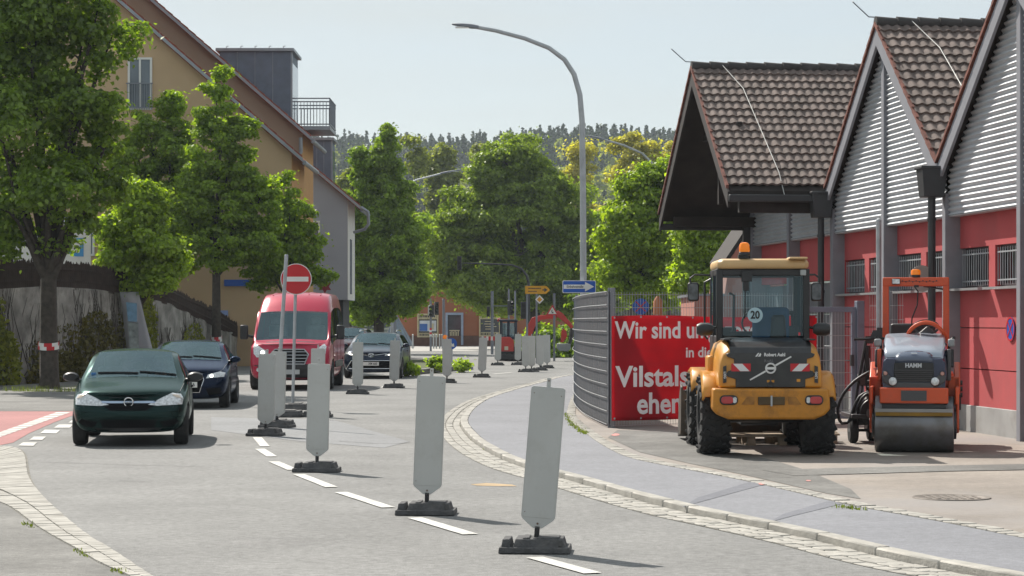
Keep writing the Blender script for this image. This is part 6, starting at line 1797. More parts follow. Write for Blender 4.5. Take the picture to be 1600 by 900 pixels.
def regv(i, k):
    if k == 6 and i == 2: return 1
    if k == 4 and i in (2, 3, 4, 5): return 2
    return 0
me, bv = loft_body(st, regv, [(i, 4, .5) for i in range(0, 7)] + [(i, 6, .45) for i in range(3, 7)] + [(2, 7, 0)], tV, [M_vred, M_wind, M_sideg, M_sideg, M_cabin], [(.95, .35, .42, .62, 1.25), (4.25, .35, .42, .62, 1.25)], corners=((2, 6), (3, 6), (3, 4), (3, 5)))
split_body(me, [('body', [0, 4]), ('windscreen', [1]), ('side_windows', [2])], tV)
for y in (.95, 4.25):
    for s in (-1, 1): wheel(tV, s * .90, y, .35, .235, s, spokes=5)
b = MB(); b.box((0, 3.0, .42), (1.8, 4.2, .08)); b.box((0, 3.6, 1.2), (1.6, .06, 1.4)); b.build('floor', M_cabin, tV, smooth=0)
b = MB(); b.box((0, 1.28, 1.12), (1.66, .60, .10)); b.build('dashboard', M_dash, tV, bevel=.05)
for s in (-1, 1):
    b = MB(); b.box((s * .48, 2.0, .85), (.5, .5, .2)); b.box((s * .48, 2.3, 1.25), (.48, .16, .70)); b.box((s * .48, 2.34, 1.70), (.26, .10, .18)); b.build('front_seat', M_seat, tV, bevel=.05)
    decal(bv, [(s * .56, .84), (s * .80, .80), (s * .885, .90), (s * .90, 1.08), (s * .84, 1.14), (s * .70, 1.04), (s * .58, .98)], 'headlight', M_lens, tV, off=.014, bulge=.02)
    decal(bv, disc(s * .66, .93, .05, 14), 'lit_lamp', M_lit, tV, off=.036, n=14, rings=2)
    decal(bv, disc(s * .76, .50, .05, 14), 'fog_lamp', M_lens, tV, off=.016, n=14, rings=2)
    # mirrors
    q = MB(); q.box((s * 1.20, .98, 1.42), (.20, .13, .36)); mm = q.build('door_mirror', M_black, tV, bevel=.04); q = MB(); q.tube([(s * .96, 1.05, 1.30), (s * 1.14, 1.0, 1.34)], .035, 8); q.build('mirror_arm', M_black, mm)
    q = MB(); q.box((s * 1.20, 1.05, 1.44), (.15, .01, .28)); q.build('mirror_glass', M_mirror, mm)
    decal(bv, [(s * .16, 1.205), (s * .60, 1.185), (s * .60, 1.168), (s * .16, 1.185)], 'hood_vent', M_black, tV, off=.006, n=24, rings=2)
panel_gap(tV, bv, [[(-.86, 1.16), (-.6, 1.12), (0, 1.14), (.6, 1.12), (.86, 1.16)]], r=.007)
for sd in ('right', 'left'): panel_gap(tV, bv, [[(1.15, .45), (1.15, 1.22)], [(2.25, .45), (2.25, 2.1)], [(3.55, .45), (3.55, 2.1)], [(2.25, .45), (3.55, .45)]], sd, .007)
# trapezoid grille with chrome bars
gq = [(-.36, 1.00), (.36, 1.00), (.47, .88), (.38, .64), (-.38, .64), (-.47, .88)]
decal(bv, gq, 'grille', M_gril, tV, off=.008, n=48)
b = MB()
for z, hw in ((.94, .40), (.86, .44), (.78, .42), (.70, .39)):
    pts = [bv.ray_cast(V((-hw + 2 * hw * k / 8, -3, z)), V((0, 1, 0)))[0] + V((0, -.022, 0)) for k in range(9)]; b.tube(pts, .012, 5)
b.build('grille_bars', M_rim, tV)
pts = [bv.ray_cast(V((p[0], -3, p[1])), V((0, 1, 0)))[0] + V((0, -.014, 0)) for p in poly2(gq, 40)]; b = MB(); b.tube(pts + [pts[0]], .016, 6); b.build('grille_frame', M_rim, tV)
decal(bv, [(-.93, .60), (-.60, .64), (.60, .64), (.93, .60), (.93, .40), (.80, .27), (-.80, .27), (-.93, .40)], 'bumper', M_black, tV, off=.012, n=80)
hy = bv.ray_cast(V((0, -3, .45)), V((0, 1, 0)))[0].y
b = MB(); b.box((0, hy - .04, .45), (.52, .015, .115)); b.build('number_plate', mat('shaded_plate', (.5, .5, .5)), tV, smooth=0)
b = MB()
for k in range(-2, 3):
    x = k * .30; b.tube([bv.ray_cast(V((x, 2.25 + j * .42, 4)), V((0, 0, -1)))[0] + V((0, 0, -.008)) for j in range(8)], .026, 8)
b.build('roof_ribs', M_vred, tV, bevel=.008)
b = MB()
for s in (-1, 1): b.box((s * 1.035, 2.75, .62), (.025, 2.6, .16))
b.build('rubbing_strips', M_black, tV, bevel=.01)
b = MB(); b.tube([(-.75, 1.0, 1.27), (-.3, .84, 1.31), (-.1, .80, 1.31)], .014, 5); b.build('wiper', M_black, tV)
# ------------------------------------------------------------------ yellow wheel loader (seen from behind)
M_yel = mat('loader_yellow', (0.60, 0.26, 0.022), rough=.42, var=.08, scale=3, coat=.25, dirt=(.30, .15, .04), dirt_amt=.55, dscale=3)
M_yel2 = mat('scuffed_counterweight_yellow', (0.52, 0.21, 0.014), rough=.5, var=.14, scale=4, bump=.25, bscale=6, dirt=(.16, .07, .015), dirt_amt=.8, dscale=4)
M_cream = MATS['cream_frame']
M_roofb = mat('faded_beige_roof', (0.55, 0.36, 0.17), rough=.5, var=.1, scale=3)
M_hood = mat('dark_engine_hood', (0.016, 0.017, 0.021), rough=.38, var=.25, scale=4, coat=.3, dirt=(.07, .065, .06), dirt_amt=.4, dscale=3)
M_cabglass = glass('loader_cab_glass', (.80, .90, .92), .015, .02, (.7, .9, 1))
M_decal_w = mat('white_decal', (.66, .66, .66), rough=.4, var=.05)
lp = V((3.10, 27.45, WZ))
LD = thing('wheel_loader', 'yellow wheel loader with black engine hood seen from behind', 'wheel loader', lp, R(-1.0)); LD.scale = (.965,) * 3
def ld(px, py, dy=-.75):      # photo pixel at a depth relative to the rear axle -> loader coordinates
    q = P(px, py, lp.y + dy) - lp; return V((q.x, dy, q.z))
def big_tyre(x, y, r, w, side, rim_m, parent, lugs=20):
    b = MB(); b.lathe((x, y, r), (side, 0, 0), [(-w / 2, r * .56), (-w / 2, r * .80), (-w * .46, r * .92), (-w * .30, r * .955), (w * .30, r * .955), (w * .46, r * .92), (w / 2, r * .80), (w / 2, r * .60), (w * .40, r * .56)], 48)
    for k in range(lugs):
        for s in (-1, 1):
            a = 2 * math.pi * (k + (.5 if s > 0 else 0)) / lugs
            M = Matrix.Rotation(a, 3, 'X')
            for f, da in ((.12, 0.0), (.30, .10), (.44, .17)):
                Ma = Matrix.Rotation(a + da, 3, 'X')
                b.box(V((x + s * w * f, y, r)) + Ma @ V((0, 0, r * (.965 if f < .4 else .935))), (w * .20, r * .13, r * .075), rot=Ma @ Matrix.Rotation(s * .45, 3, 'Z'))
    o = b.build('tyre', M_rubber, parent, smooth=30, bevel=.004, seg=1)
    c = MB(); c.lathe((x, y, r), (side, 0, 0), [(w * .36, r * .58), (w * .40, r * .565), (w * .30, r * .52), (w * .16, r * .46), (w * .14, r * .24), (w * .24, r * .22), (w * .25, r * .05)], 36)
    for k in range(8):
        a = 2 * math.pi * k / 8; c.lathe(V((x + side * w * .145, y, r)) + V((0, math.cos(a), math.sin(a))) * r * .33, (side, 0, 0), [(0, .014), (.02, .012)], 6)
    c.build('rim', rim_m, o); return o
for s in (-1, 1):
    big_tyre(s * .655, 0, .50, .37, s, mat('rim_orange', (.55, .20, .06), rough=.6, var=.2), LD)
    big_tyre(s * .655 + .0, 2.15, .50, .37, s, MATS['rim_orange'], LD)
# chassis and axles
b = MB(); b.box((0, .9, .62), (.62, 2.9, .32)); b.cyl((-.6, 0, .5), (.6, 0, .5), .10); b.cyl((-.6, 2.15, .5), (.6, 2.15, .5), .10); b.box((0, 1.1, .48), (.5, .8, .3)); b.box((0, -.25, .62), (.78, .5, .30)); b.build('chassis', M_dark, LD, bevel=.02)
# counterweight: profile across, chamfered lower corners
b = MB()
prof = [(-.715, .855), (-.725, .60), (-.66, .53), (-.53, .475), (.53, .475), (.66, .53), (.725, .60), (.715, .855)]
rings = []
for y, k in ((-.83, .985), (-.80, 1.0), (-.42, 1.0), (.05, .80)):
    rings.append([b.bm.verts.new((x * k, y, .66 + (z - .66) * (.97 if y == -.83 else 1))) for x, z in prof])
b.skin(rings); b.build('counterweight', M_yel2, LD, bevel=.025, seg=3)
b = MB(); b.box((0, -.835, .705), (.33, .03, .10)); b.build('hitch_pocket', mat('shadowed_steel', (.09, .055, .02), rough=.7, var=.3), LD, bevel=.008)
b = MB(); b.cyl((0, -.85, .64), (0, -.85, .77), .013); b.build('hitch_pin', M_steel, LD)
for s in (-1, 1):
    b = MB(); b.prism([(s * .21, -.837, .755), (s * .30, -.837, .755), (s * .37, -.837, .66), (s * .21, -.837, .66)], (0, .02, 0)); b.build('recess', mat('scratched_recess', (.30, .13, .02), rough=.6, var=.3, scale=12), LD, smooth=0)
    pts = rrect(s * .525, .715, .205, .10, .048)
    b = MB(); b.prism([(x, -.850, z) for x, z in rrect(s * .525, .715, .225, .12, .055)], (0, .06, 0)); tl = b.build('tail_light', M_black, LD, bevel=.008)
    b = MB(); b.prism([(x, -.862, z) for x, z in rrect(s * .545, .715, .15, .088, .04)], (0, .012, 0)); b.build('red_lens', M_redlens, tl, bevel=.005)
    b = MB(); b.prism([(x, -.861, z) for x, z in rrect(s * .452, .715, .045, .075, .02)], (0, .012, 0)); b.build('clear_lens', M_lens, tl, bevel=.004)
# rear hood: yellow shell with rounded shoulders, dark centre cover
b = MB(); rings = []
for y, zt, hw in ((-.70, 1.22, .60), (-.66, 1.33, .61), (-.50, 1.405, .62), (-.05, 1.45, .64), (.35, 1.46, .66)):
    sec = []
    for x, f in ((-1.04, 0), (-1.05, .35), (-1.02, .70), (-.95, .90), (-.82, 1.0), (.82, 1.0), (.95, .90), (1.02, .70), (1.05, .35), (1.04, 0)):
        sec.append(b.bm.verts.new((x * hw, y, .86 + (zt - .86) * f)))
    rings.append(sec)
b.skin(rings); b.build('engine_cover', M_yel, LD, bevel=.03, seg=3)
b = MB(); rings = []      # dark hood lid wrapped over it, with the notched sides of the photo
out = [(-.43, .868), (-.43, .97), (-.53, 1.00), (-.55, 1.035), (-.52, 1.07), (-.45, 1.09), (-.45, 1.22), (-.53, 1.245), (-.55, 1.28), (-.50, 1.30), (.50, 1.30), (.55, 1.28), (.53, 1.245), (.45, 1.22), (.45, 1.09), (.52, 1.07), (.55, 1.035), (.53, 1.00), (.43, .97), (.43, .868)]
b.prism([(x, -.722, z) for x, z in out], (0, .06, 0))
top = [(-.50, -.722, 1.298), (.50, -.722, 1.298), (.505, -.69, 1.352), (.515, -.50, 1.424), (.53, .2, 1.475), (-.53, .2, 1.475), (-.515, -.50, 1.424), (-.505, -.69, 1.352)]
rows = [[(-.50, -.722, 1.296), (.50, -.722, 1.296)], [(-.505, -.685, 1.365), (.505, -.685, 1.365)], [(-.515, -.50, 1.43), (.515, -.50, 1.43)], [(-.53, .30, 1.478), (.53, .30, 1.478)]]
b.grid(rows); b.build('hood_lid', M_hood, LD, bevel=.008)
b = MB()
for s in (-1, 1):
    b.box((s * .52, -.30, 1.458), (.10, .62, .02))
b.build('hood_edge', M_black, LD, bevel=.005)
# chevrons
def para(cx, cz, w, h, f0, f1, lean): return [(cx - w / 2 + w * f0 - lean, cz - h / 2), (cx - w / 2 + w * f1 - lean, cz - h / 2), (cx - w / 2 + w * f1 + lean, cz + h / 2), (cx - w / 2 + w * f0 + lean, cz + h / 2)]
for s in (-1, 1):
    cx, cz = s * .365, 1.115
    b = MB(); b.prism([(cx - .12, -.726, cz - .048), (cx + .12, -.726, cz - .048), (cx + .12, -.726, cz + .048), (cx - .12, -.726, cz + .048)], (0, .004, 0)); ch = b.build('warning_chevron', M_red, LD, smooth=0)
    b = MB(); ln = -s * .045
    b.prism([(x, -.7285, z) for x, z in [(cx - .055 - s * -.045 * -1, cz - .046), (cx + .06 + ln * 1, cz - .046), (cx + .06 - ln, cz + .046), (cx - .055 - ln, cz + .046)]], (0, .003, 0)); b.build('white_stripe', M_decal_w, ch, smooth=0)
# emblem: ring with a diagonal bar
b = MB(); cz = 1.105
b.tube([(.058 * math.cos(a), -.735, cz + .058 * math.sin(a)) for a in [2 * math.pi * k / 28 for k in range(29)]], .011, 6)
b.box((0, -.735, cz), (.10, .012, .03))
for s in (-1, 1):
    a = V((.062 * s, -.733, cz + .036 * s)); c = V((.255 * s, -.733, cz + .145 * s)); d = (c - a).normalized(); nn = V((-d.z, 0, d.x)) * .011
    b.prism([a - nn, c - nn * .8, c + nn * .8, a + nn], (0, .008, 0))
b.build('emblem', MATS['white_decal'], LD)
text('Robert Aehl', .040, M_decal_w, LD, (.05, -.728, 1.272), bold=.0022, xs=.92)
b = MB(); b.prism([(-.19, -.727, 1.25), (-.165, -.727, 1.25), (-.14, -.727, 1.295), (-.155, -.727, 1.295)], (0, .003, 0)); b.prism([(-.155, -.727, 1.25), (-.125, -.727, 1.25), (-.115, -.727, 1.28), (-.128, -.727, 1.295)], (0, .003, 0)); b.build('company_mark', M_decal_w, LD, smooth=0)
text('RoAL', .036, mat('faint_grey_letters', (.16, .16, .17), rough=.6), LD, (-.02, -.726, 1.195), bold=0)
b = MB(); b.box((.0, -.727, .945), (.09, .004, .028)); b.box((.345, -.727, .955), (.045, .004, .035)); b.build('orange_stickers', mat('orange_sticker', (.55, .24, .02), rough=.5), LD, smooth=0)
b = MB(); b.tube([(.03 * math.cos(a), -.735, .905 + .03 * math.sin(a)) for a in [2 * math.pi * k / 16 for k in range(17)]], .008, 5); b.box((0, -.73, .955), (.02, .02, .05)); b.build('tow_shackle', M_dark, LD)
for s in (-1, 1):
    # side badges with the model lettering upright
    b = MB(); b.prism([(s * .545, -.727, .93), (s * .585, -.727, .92), (s * .585, -.727, 1.125), (s * .545, -.727, 1.14)], (0, .03, 0)); bd_ = b.build('side_badge', M_hood, LD, smooth=0)
    text('L30G', .030, M_decal_w, bd_, (s * .565, -.730, 1.02), rot=(R(90), R(-90 * s), 0), xs=.9, bold=.001)
# rear fenders
for s in (-1, 1):
    for yc, nm in ((0, 'rear_fender'), (2.15, 'front_fender')):
        b = MB(); rows = []
        for k in range(10):
            a = R(155 - 125 * k / 9) if yc == 0 else R(150 - 125 * k / 9); r = .60
            y, z = yc - r * math.cos(a) * -1 * -1, .50 + r * math.sin(a)
            y = yc + r * math.cos(a) * (1)
            z = min(z, 1.06)
            rows.append([(s * .50, y, z), (s * .80, y, z), (s * .835, y, z - .05)])
        b.grid(rows); f = b.build(nm, M_yel, LD, smooth=50); f.modifiers.new('t', 'SOLIDIFY').thickness = .025
# cab
cx0, cx1 = -.565, .565; cy0, cy1 = .30, 1.55; cz0, cz1 = 1.40, 2.36
b = MB()
def post(x0, y0, x1, y1, w=.07): b.tube([(x0, y0, cz0 - .1), (x1, y1, cz1)], w / 2 * 1.15, 4)
for s in (-1, 1):
    b.box((s * .555, cy0, (cz0 + cz1) / 2), (.085, .075, cz1 - cz0)); b.box((s * .555, cy1, (cz0 + cz1) / 2), (.065, .065, cz1 - cz0)); b.box((s * .555, (cy0 + cy1) / 2, cz0 - .05), (.07, cy1 - cy0, .30)); b.box((s * .56, (cy0 + cy1) / 2, cz1 - .04), (.06, cy1 - cy0, .08))
    b.box((s * .575, .92, (cz0 + cz1) / 2), (.045, .05, cz1 - cz0))
for y in (cy0, cy1): b.box((0, y, cz1 - .045), (1.05, .07, .09))
b.box((0, cy1, cz0 - .02), (1.05, .06, .35)); b.box((0, cy0, cz0 + .03), (1.05, .06, .10))
b.build('cab_frame', M_black, LD, bevel=.012)
b = MB(); b.box((0, (cy0 + cy1) / 2, 1.12), (1.08, cy1 - cy0, .50)); b.build('cab_floor', M_hood, LD, bevel=.02)
for nm, c, sz in (('rear_window', (0, cy0 - .01, 1.90), (1.03, .010, .80)), ('front_window', (0, cy1, 1.95), (1.03, .010, .70)), ('side_window', (-.575, (cy0 + cy1) / 2, 1.92), (.010, cy1 - cy0 - .06, .76)), ('side_window', (.575, (cy0 + cy1) / 2, 1.92), (.010, cy1 - cy0 - .06, .76))):
    b = MB(); hx, hz_ = max(sz[0], .012) / 2, sz[2] / 2; hy_ = sz[1] / 2
    b.face([(c[0] - hx, c[1], c[2] - hz_), (c[0] + hx, c[1], c[2] - hz_), (c[0] + hx, c[1], c[2] + hz_), (c[0] - hx, c[1], c[2] + hz_)]) if sz[0] > .1 else b.face([(c[0], c[1] - hy_, c[2] - hz_), (c[0], c[1] + hy_, c[2] - hz_), (c[0], c[1] + hy_, c[2] + hz_), (c[0], c[1] - hy_, c[2] + hz_)])
    b.build(nm, M_cabglass, LD, smooth=0)
b = MB(); rings = []
for z, k in ((2.36, .97), (2.39, 1.0), (2.44, 1.0), (2.475, .965), (2.49, .90)):
    rings.append([b.bm.verts.new((x * k, .93 + y * k, z)) for x, y in [(-.585, -.66), (-.53, -.72), (.53, -.72), (.585, -.66), (.585, .62), (.53, .70), (-.53, .70), (-.585, .62)]])
b.skin(rings); b.box((.44, .30, 2.493), (.24, .34, .03)); b.build('cab_roof', M_roofb, LD, bevel=.018, seg=3)
b = MB(); b.box((-.25, .33, 2.515), (.13, .12, .05)); b.lathe((-.235, .30, 2.53), (0, 0, 1), [(0, .075), (.045, .07)], 20); bb = b.build('beacon_base', M_black, LD, bevel=.006)
b = MB(); b.lathe((-.235, .30, 2.575), (0, 0, 1), [(0, .062), (.015, .070), (.09, .064), (.115, .05), (.125, .02)], 24); b.build('beacon_lens', M_orange_lens, bb)
b = MB(); b.box((-.21, cy0 - .05, 2.26), (.13, .08, .13)); b.box((-.22, cy0 - .05, 2.14), (.07, .06, .12)); b.tube([(-.225, cy0 - .05, 2.1), (-.235, cy0 - .03, 1.72)], .008, 6); b.build('wiper_motor', M_black, LD, bevel=.015)
b = MB(); b.box((.51, cy0 - .06, 2.31), (.075, .04, .075)); b.build('work_light', mat('work_lamp_grey', (.35, .37, .37), rough=.3), LD, bevel=.01)
# seat and controls behind the glass
M_seatblue = mat('blue_seat', (.035, .10, .20), rough=.8, var=.15)
b = MB(); b.box((.13, .75, 1.42), (.50, .48, .16)); b.box((.13, .58, 1.64), (.48, .12, .46)); b.build('seat', M_seatblue, LD, bevel=.06, seg=3)
b = MB(); b.box((.22, .50, 1.52), (.23, .10, .50), taper=(.75, .8)); b.build('seat_back_shell', M_black, LD, bevel=.05, seg=3)
b = MB(); b.tube([(0, 1.3, 1.2), (0, 1.2, 1.62)], .04, 8); b.tube([(.19 * math.cos(a), 1.18 + .07 * math.sin(a), 1.66 + .17 * math.sin(a)) for a in [2 * math.pi * k / 20 for k in range(21)]], .015, 6); b.box((.43, .85, 1.52), (.12, .5, .22)); b.tube([(.43, .75, 1.6), (.42, .72, 1.78)], .02, 6); b.box((.42, .72, 1.80), (.12, .07, .05)); b.box((-.40, .8, 1.50), (.18, .3, .22)); b.build('controls', M_black, LD, bevel=.01)
b = MB(); b.lathe((-.10, cy0 - .022, 1.765), (0, -1, 0), [(0, .098), (.006, .098)], 36); pl = b.build('speed_disc', mat('pale_blue_disc', (.42, .58, .64), rough=.4, var=.04), LD)
text('20', .098, M_black, pl, (-.10, cy0 - .031, 1.765), xs=.85, bold=.004)
# mirrors
for s in (-1, 1):
    b = MB(); b.tube([(s * .57, 1.45, 2.30), (s * .80, 1.42, 2.31), (s * .86, 1.42, 2.26), (s * .86, 1.42, 2.20)], .014, 6); ar = b.build('mirror_arm', M_black, LD)
    b = MB(); b.box((s * .82, 1.42, 2.08), (.15, .07, .25)); m_ = b.build('mirror_head', M_black, ar, bevel=.03, seg=3); b = MB(); b.prism([(s * .82 + x, 1.380, z) for x, z in rrect(0, 2.08, .12, .21, .03)], (0, .006, 0)); b.build('mirror_glass', mat('dark_mirror_glass', (.10, .11, .12), rough=.08, var=.6, scale=9), m_, smooth=0)
    b = MB(); b.tube([(s * .56, .34, 1.62), (s * .70, .25, 1.59)], .018, 6); q = s * .72
    b.lathe((q - s * .08, .24, 1.585), (s, 0, 0), [(0, .05), (.05, .082), (.16, .085), (.21, .06)], 18); b.build('side_mirror', M_black, LD)
b = MB(); b.tube([(-.66, .95, 1.45), (-.70, .95, 1.5), (-.70, .95, 2.20), (-.62, .95, 2.24)], .015, 6); b.tube([(-.40, cy0 + .1, 1.55), (-.37, cy0 + .1, 1.56), (-.36, cy0 + .1, 2.02), (-.42, cy0 + .1, 2.05)], .018, 6); b.build('grab_rails', M_black, LD)
for c_, s_ in (((-.66, .2, 1.14), (.14, .5, .22)), ((.60, .2, 1.08), (.10, .4, .18))):
    b = MB(); b.box(c_, s_); b.build('side_tank', M_yel, LD, bevel=.03)
# lift arms and bucket ahead
b = MB()
for s in (-1, 1): b.prism([(s * .30, 1.6, 1.05), (s * .30, 2.5, .95), (s * .30, 3.15, .40), (s * .30, 3.05, .30), (s * .30, 2.4, .72), (s * .30, 1.6, .85)], (s * .06, 0, 0))
b.box((0, 2.6, .70), (.5, .12, .2)); b.build('lift_arm', M_yel, LD, bevel=.015)
b = MB(); pr = [(3.05, .72), (3.05, .30), (3.15, .10), (3.85, .03), (3.87, .06), (3.25, .14), (3.14, .32), (3.14, .72)]
b.prism([(-.87, y, z) for y, z in pr], (1.74, 0, 0))
for s in (-1, 1): b.prism([(s * .86, y, z) for y, z in [(3.05, .76), (3.05, .30), (3.15, .10), (3.85, .03), (3.55, .60), (3.2, .80)]], (s * .03, 0, 0))
b.build('bucket', mat('worn_bucket_steel', (.07, .065, .06), rough=.6, metal=.3, var=.3, dirt=(.20, .12, .06), dirt_amt=.5), LD, bevel=.008)
# pallets and boards lying beyond the loader
pm = mat('weathered_wood', (.34, .27, .20), rough=.9, var=.25, scale=6)
p0 = None
for i, (px, py, lab) in enumerate([(1165, 694, 'left wooden pallet lying under the wheel loader'), (1212, 692, 'right wooden pallet lying under the wheel loader')]):
    g = G(px, py, WZ)
    if p0 is None:
        p0 = thing('wooden_pallet', lab, 'pallet', g, .1, 'pallets lying in the yard')
        b = MB()
        for k in range(5): b.box((0, -.36 + k * .18, .125), (1.0, .10, .022))
        b.build('deck_boards', pm, p0, smooth=0)
        b = MB()
        for x in (-.42, 0, .42):
            for y in (-.34, 0, .34): b.box((x, y, .065), (.10, .10, .095))
            b.box((x, 0, .012), (.10, .8, .02))
        b.build('blocks', pm, p0, smooth=0); t = p0
    else: t = copy_tree(p0); t.location = g + V((.35, .15, 0)); t.rotation_euler.z = -.08; t['label'] = lab

# ------------------------------------------------------------------ orange and navy road roller
M_or = mat('roller_orange', (0.64, 0.080, 0.016), rough=.42, var=.1, scale=4, coat=.2, dirt=(.25, .06, .03), dirt_amt=.4, dscale=4)
M_nv = mat('navy_hood_paint', (0.020, 0.028, 0.075), rough=.22, var=.06, coat=.8)
M_hoodtop = mat('sky_sheen_hood_top', (0.33, 0.37, 0.44), rough=.30, metal=.25, var=.06, coat=.6)  # sky reflection on the navy hood, put into the colour
M_gr = mat('dark_grey_fascia', (0.075, 0.075, 0.08), rough=.5, var=.1)
M_drum = mat('worn_drum_steel', (0.20, 0.20, 0.21), rough=.36, metal=.75, var=.25, scale=1.5, dirt=(.13, .115, .10), dirt_amt=.7, dscale=5)
rp = V((5.02, 27.95, WZ))
RL = thing('road_roller', 'small orange and navy tandem road roller parked by the red wall', 'road roller', rp, R(-11)); RL.scale = (.97,) * 3
for yc, nm in ((0.0, 'drum'), (1.75, 'drum')):
    b = MB(); b.lathe((-.50, yc, .36), (1, 0, 0), [(0, .30), (0, .345), (.012, .36), (.988, .36), (1.0, .345), (1.0, .30), (.93, .28), (.93, .10), (.98, .08)], 64, close=True); dm = b.build('drum', M_drum, RL, smooth=30)
    for s in (-1, 1):
        b = MB(); b.lathe((s * .48, yc, .36), (s, 0, 0), [(0, .20), (.05, .19), (.06, .08), (.09, .07)], 24); b.build('drum_hub', M_dark, dm)
# front frame around drum
b = MB()
for s in (-1, 1):
    b.prism([(s * .515, -.30, .62), (s * .515, .42, .62), (s * .515, .42, .84), (s * .515, -.30, .84)], (s * .05, 0, 0))
    b.prism([(s * .525, -.12, .64), (s * .525, -.10, .30), (s * .525, .0, .24), (s * .525, .10, .30), (s * .525, .16, .64)], (s * .04, 0, 0))
b.box((0, -.38, .735), (.86, .10, .20)); b.box((0, .42, .72), (1.05, .12, .26)); b.build('front_frame', M_or, RL, bevel=.015)
b = MB(); b.box((0, -.436, .735), (.32, .012, .13))
for k in range(3): b.box((0, -.444, .70 + k * .036), (.28, .006, .010))
b.build('frame_grating', M_gr, RL, smooth=0)
b = MB(); b.box((0, -.34, .60), (.80, .10, .06)); b.box((0, -.38, .64), (.5, .08, .04))
for x in (-.40, -.1, .25, .40): b.cyl((x, -.40, .62), (x, -.40, .665), .018)
b.build('sprinkler_bar', M_dark, RL, bevel=.008)
b = MB(); b.box((0, -.39, .545), (.98, .05, .045)); b.build('scraper', mat('pale_scraper', (.30, .29, .28), rough=.6), RL, bevel=.004)
b = MB(); b.prism([(-.48, -.41, .525), (.48, -.41, .525), (.48, -.385, .475), (-.48, -.385, .475)], (0, .03, 0)); b.build('scraper_blade', mat('mustard_scraper', (.36, .21, .04), rough=.6, var=.3), RL, smooth=0)
# hood: navy shell with grey fascia, top sheet coloured like reflected sky
b = MB(); rings = []
prof = [(-.36, 1.16, .38), (-.36, 1.20, .385), (-.10, 1.31, .40), (.40, 1.44, .41), (.72, 1.50, .41)]
for y, zt, hw in prof:
    rings.append([b.bm.verts.new((x * hw, y, .80 + (zt - .80) * f)) for x, f in ((-1.0, 0), (-1.05, .5), (-1.0, .88), (-.90, 1), (.90, 1), (1.0, .88), (1.05, .5), (1.0, 0))])
b.skin(rings); b.build('hood', M_nv, RL, bevel=.025, seg=3)
b = MB(); rows = []
for y, z, hw in ((-.33, 1.222, .365), (-.10, 1.325, .385), (.15, 1.388, .39), (.40, 1.455, .392), (.715, 1.515, .38)):
    rows.append([(-hw, y, z - .014), (-hw * .92, y, z), (-hw * .4, y, z + .008), (0, y, z + .011), (hw * .4, y, z + .008), (hw * .92, y, z), (hw, y, z - .014)])
b.grid(rows); hl = b.build('hood_top', M_hoodtop, RL, smooth=60); hl.modifiers.new('t', 'SOLIDIFY').thickness = .012
# shield shaped front badge area
b = MB(); rows = []
for f, y, z, hw in ((0, -.372, 1.155, .235), (1, -.365, 1.205, .235), (2, -.30, 1.25, .232), (3, -.235, 1.282, .20), (4, -.20, 1.298, .13)):
    rows.append([(hw * k / 4, y, z + .008 - .012 * abs(k / 4) ** 2) for k in range(-4, 5)])
b.grid(rows); hb_ = b.build('front_badge_panel', mat('grey_blue_badge_panel', (.07, .09, .14), rough=.25, coat=.8), RL, smooth=60); hb_.modifiers.new('t', 'SOLIDIFY').thickness = .014
b = MB(); q = [(-.03, -.318, 1.262), (.045, -.318, 1.262), (.035, -.30, 1.272), (-.04, -.30, 1.272)]; b.prism(q, (0, -.004, .006)); b.build('emblem', M_chrome, RL, smooth=0)
b = MB(); pts = [(-.40, .985), (-.38, .905), (-.24, .825), (.24, .825), (.38, .905), (.40, .985), (.36, 1.03), (.30, .985), (.235, .90), (-.235, .90), (-.30, .985), (-.36, 1.03)]
b.prism([(x, -.395, z) for x, z in pts], (0, .10, 0)); b.build('lamp_fascia', M_gr, RL, bevel=.01)
b = MB(); b.prism([(x, -.385, z) for x, z in [(-.245, 1.15), (.245, 1.15), (.25, 1.0), (.22, .915), (-.22, .915), (-.25, 1.0)]], (0, .06, 0)); gg = b.build('grille', M_black, RL, bevel=.006)
b = MB()
for k in range(6): z = .925 + k * .026; hw = .215 + .006 * k; b.box((0, -.390, z), (hw * 2, .016, .012), rot=Matrix.Rotation(R(20), 3, 'X'))
b.build('grille_louvres', M_gr, gg, smooth=0)
text('HAMM', .052, mat('silver_letters', (.55, .57, .60), rough=.4), RL, (-.005, -.389, 1.115), bold=.003, xs=.95)
for s in (-1, 1):
    b = MB(); b.lathe((s * .265, -.39, .915), (0, -1, 0), [(0, .062), (.018, .06), (.024, .052)], 24); hd = b.build('headlight', M_black, RL); b = MB(); b.lathe((s * .265, -.412, .915), (0, -1, 0), [(0, .054), (.010, .045), (.014, .01)], 24); b.build('lens', M_lens, hd)
    b = MB(); b.lathe((s * .355, -.385, 1.015), (0, -1, 0), [(0, .034), (.018, .03)], 18); it = b.build('indicator', M_black, RL); b = MB(); b.lathe((s * .355, -.402, 1.015), (0, -1, 0), [(0, .026), (.008, .02)], 16); b.build('lens', mat('pink_lens', (.55, .28, .24), rough=.2, coat=1), it)
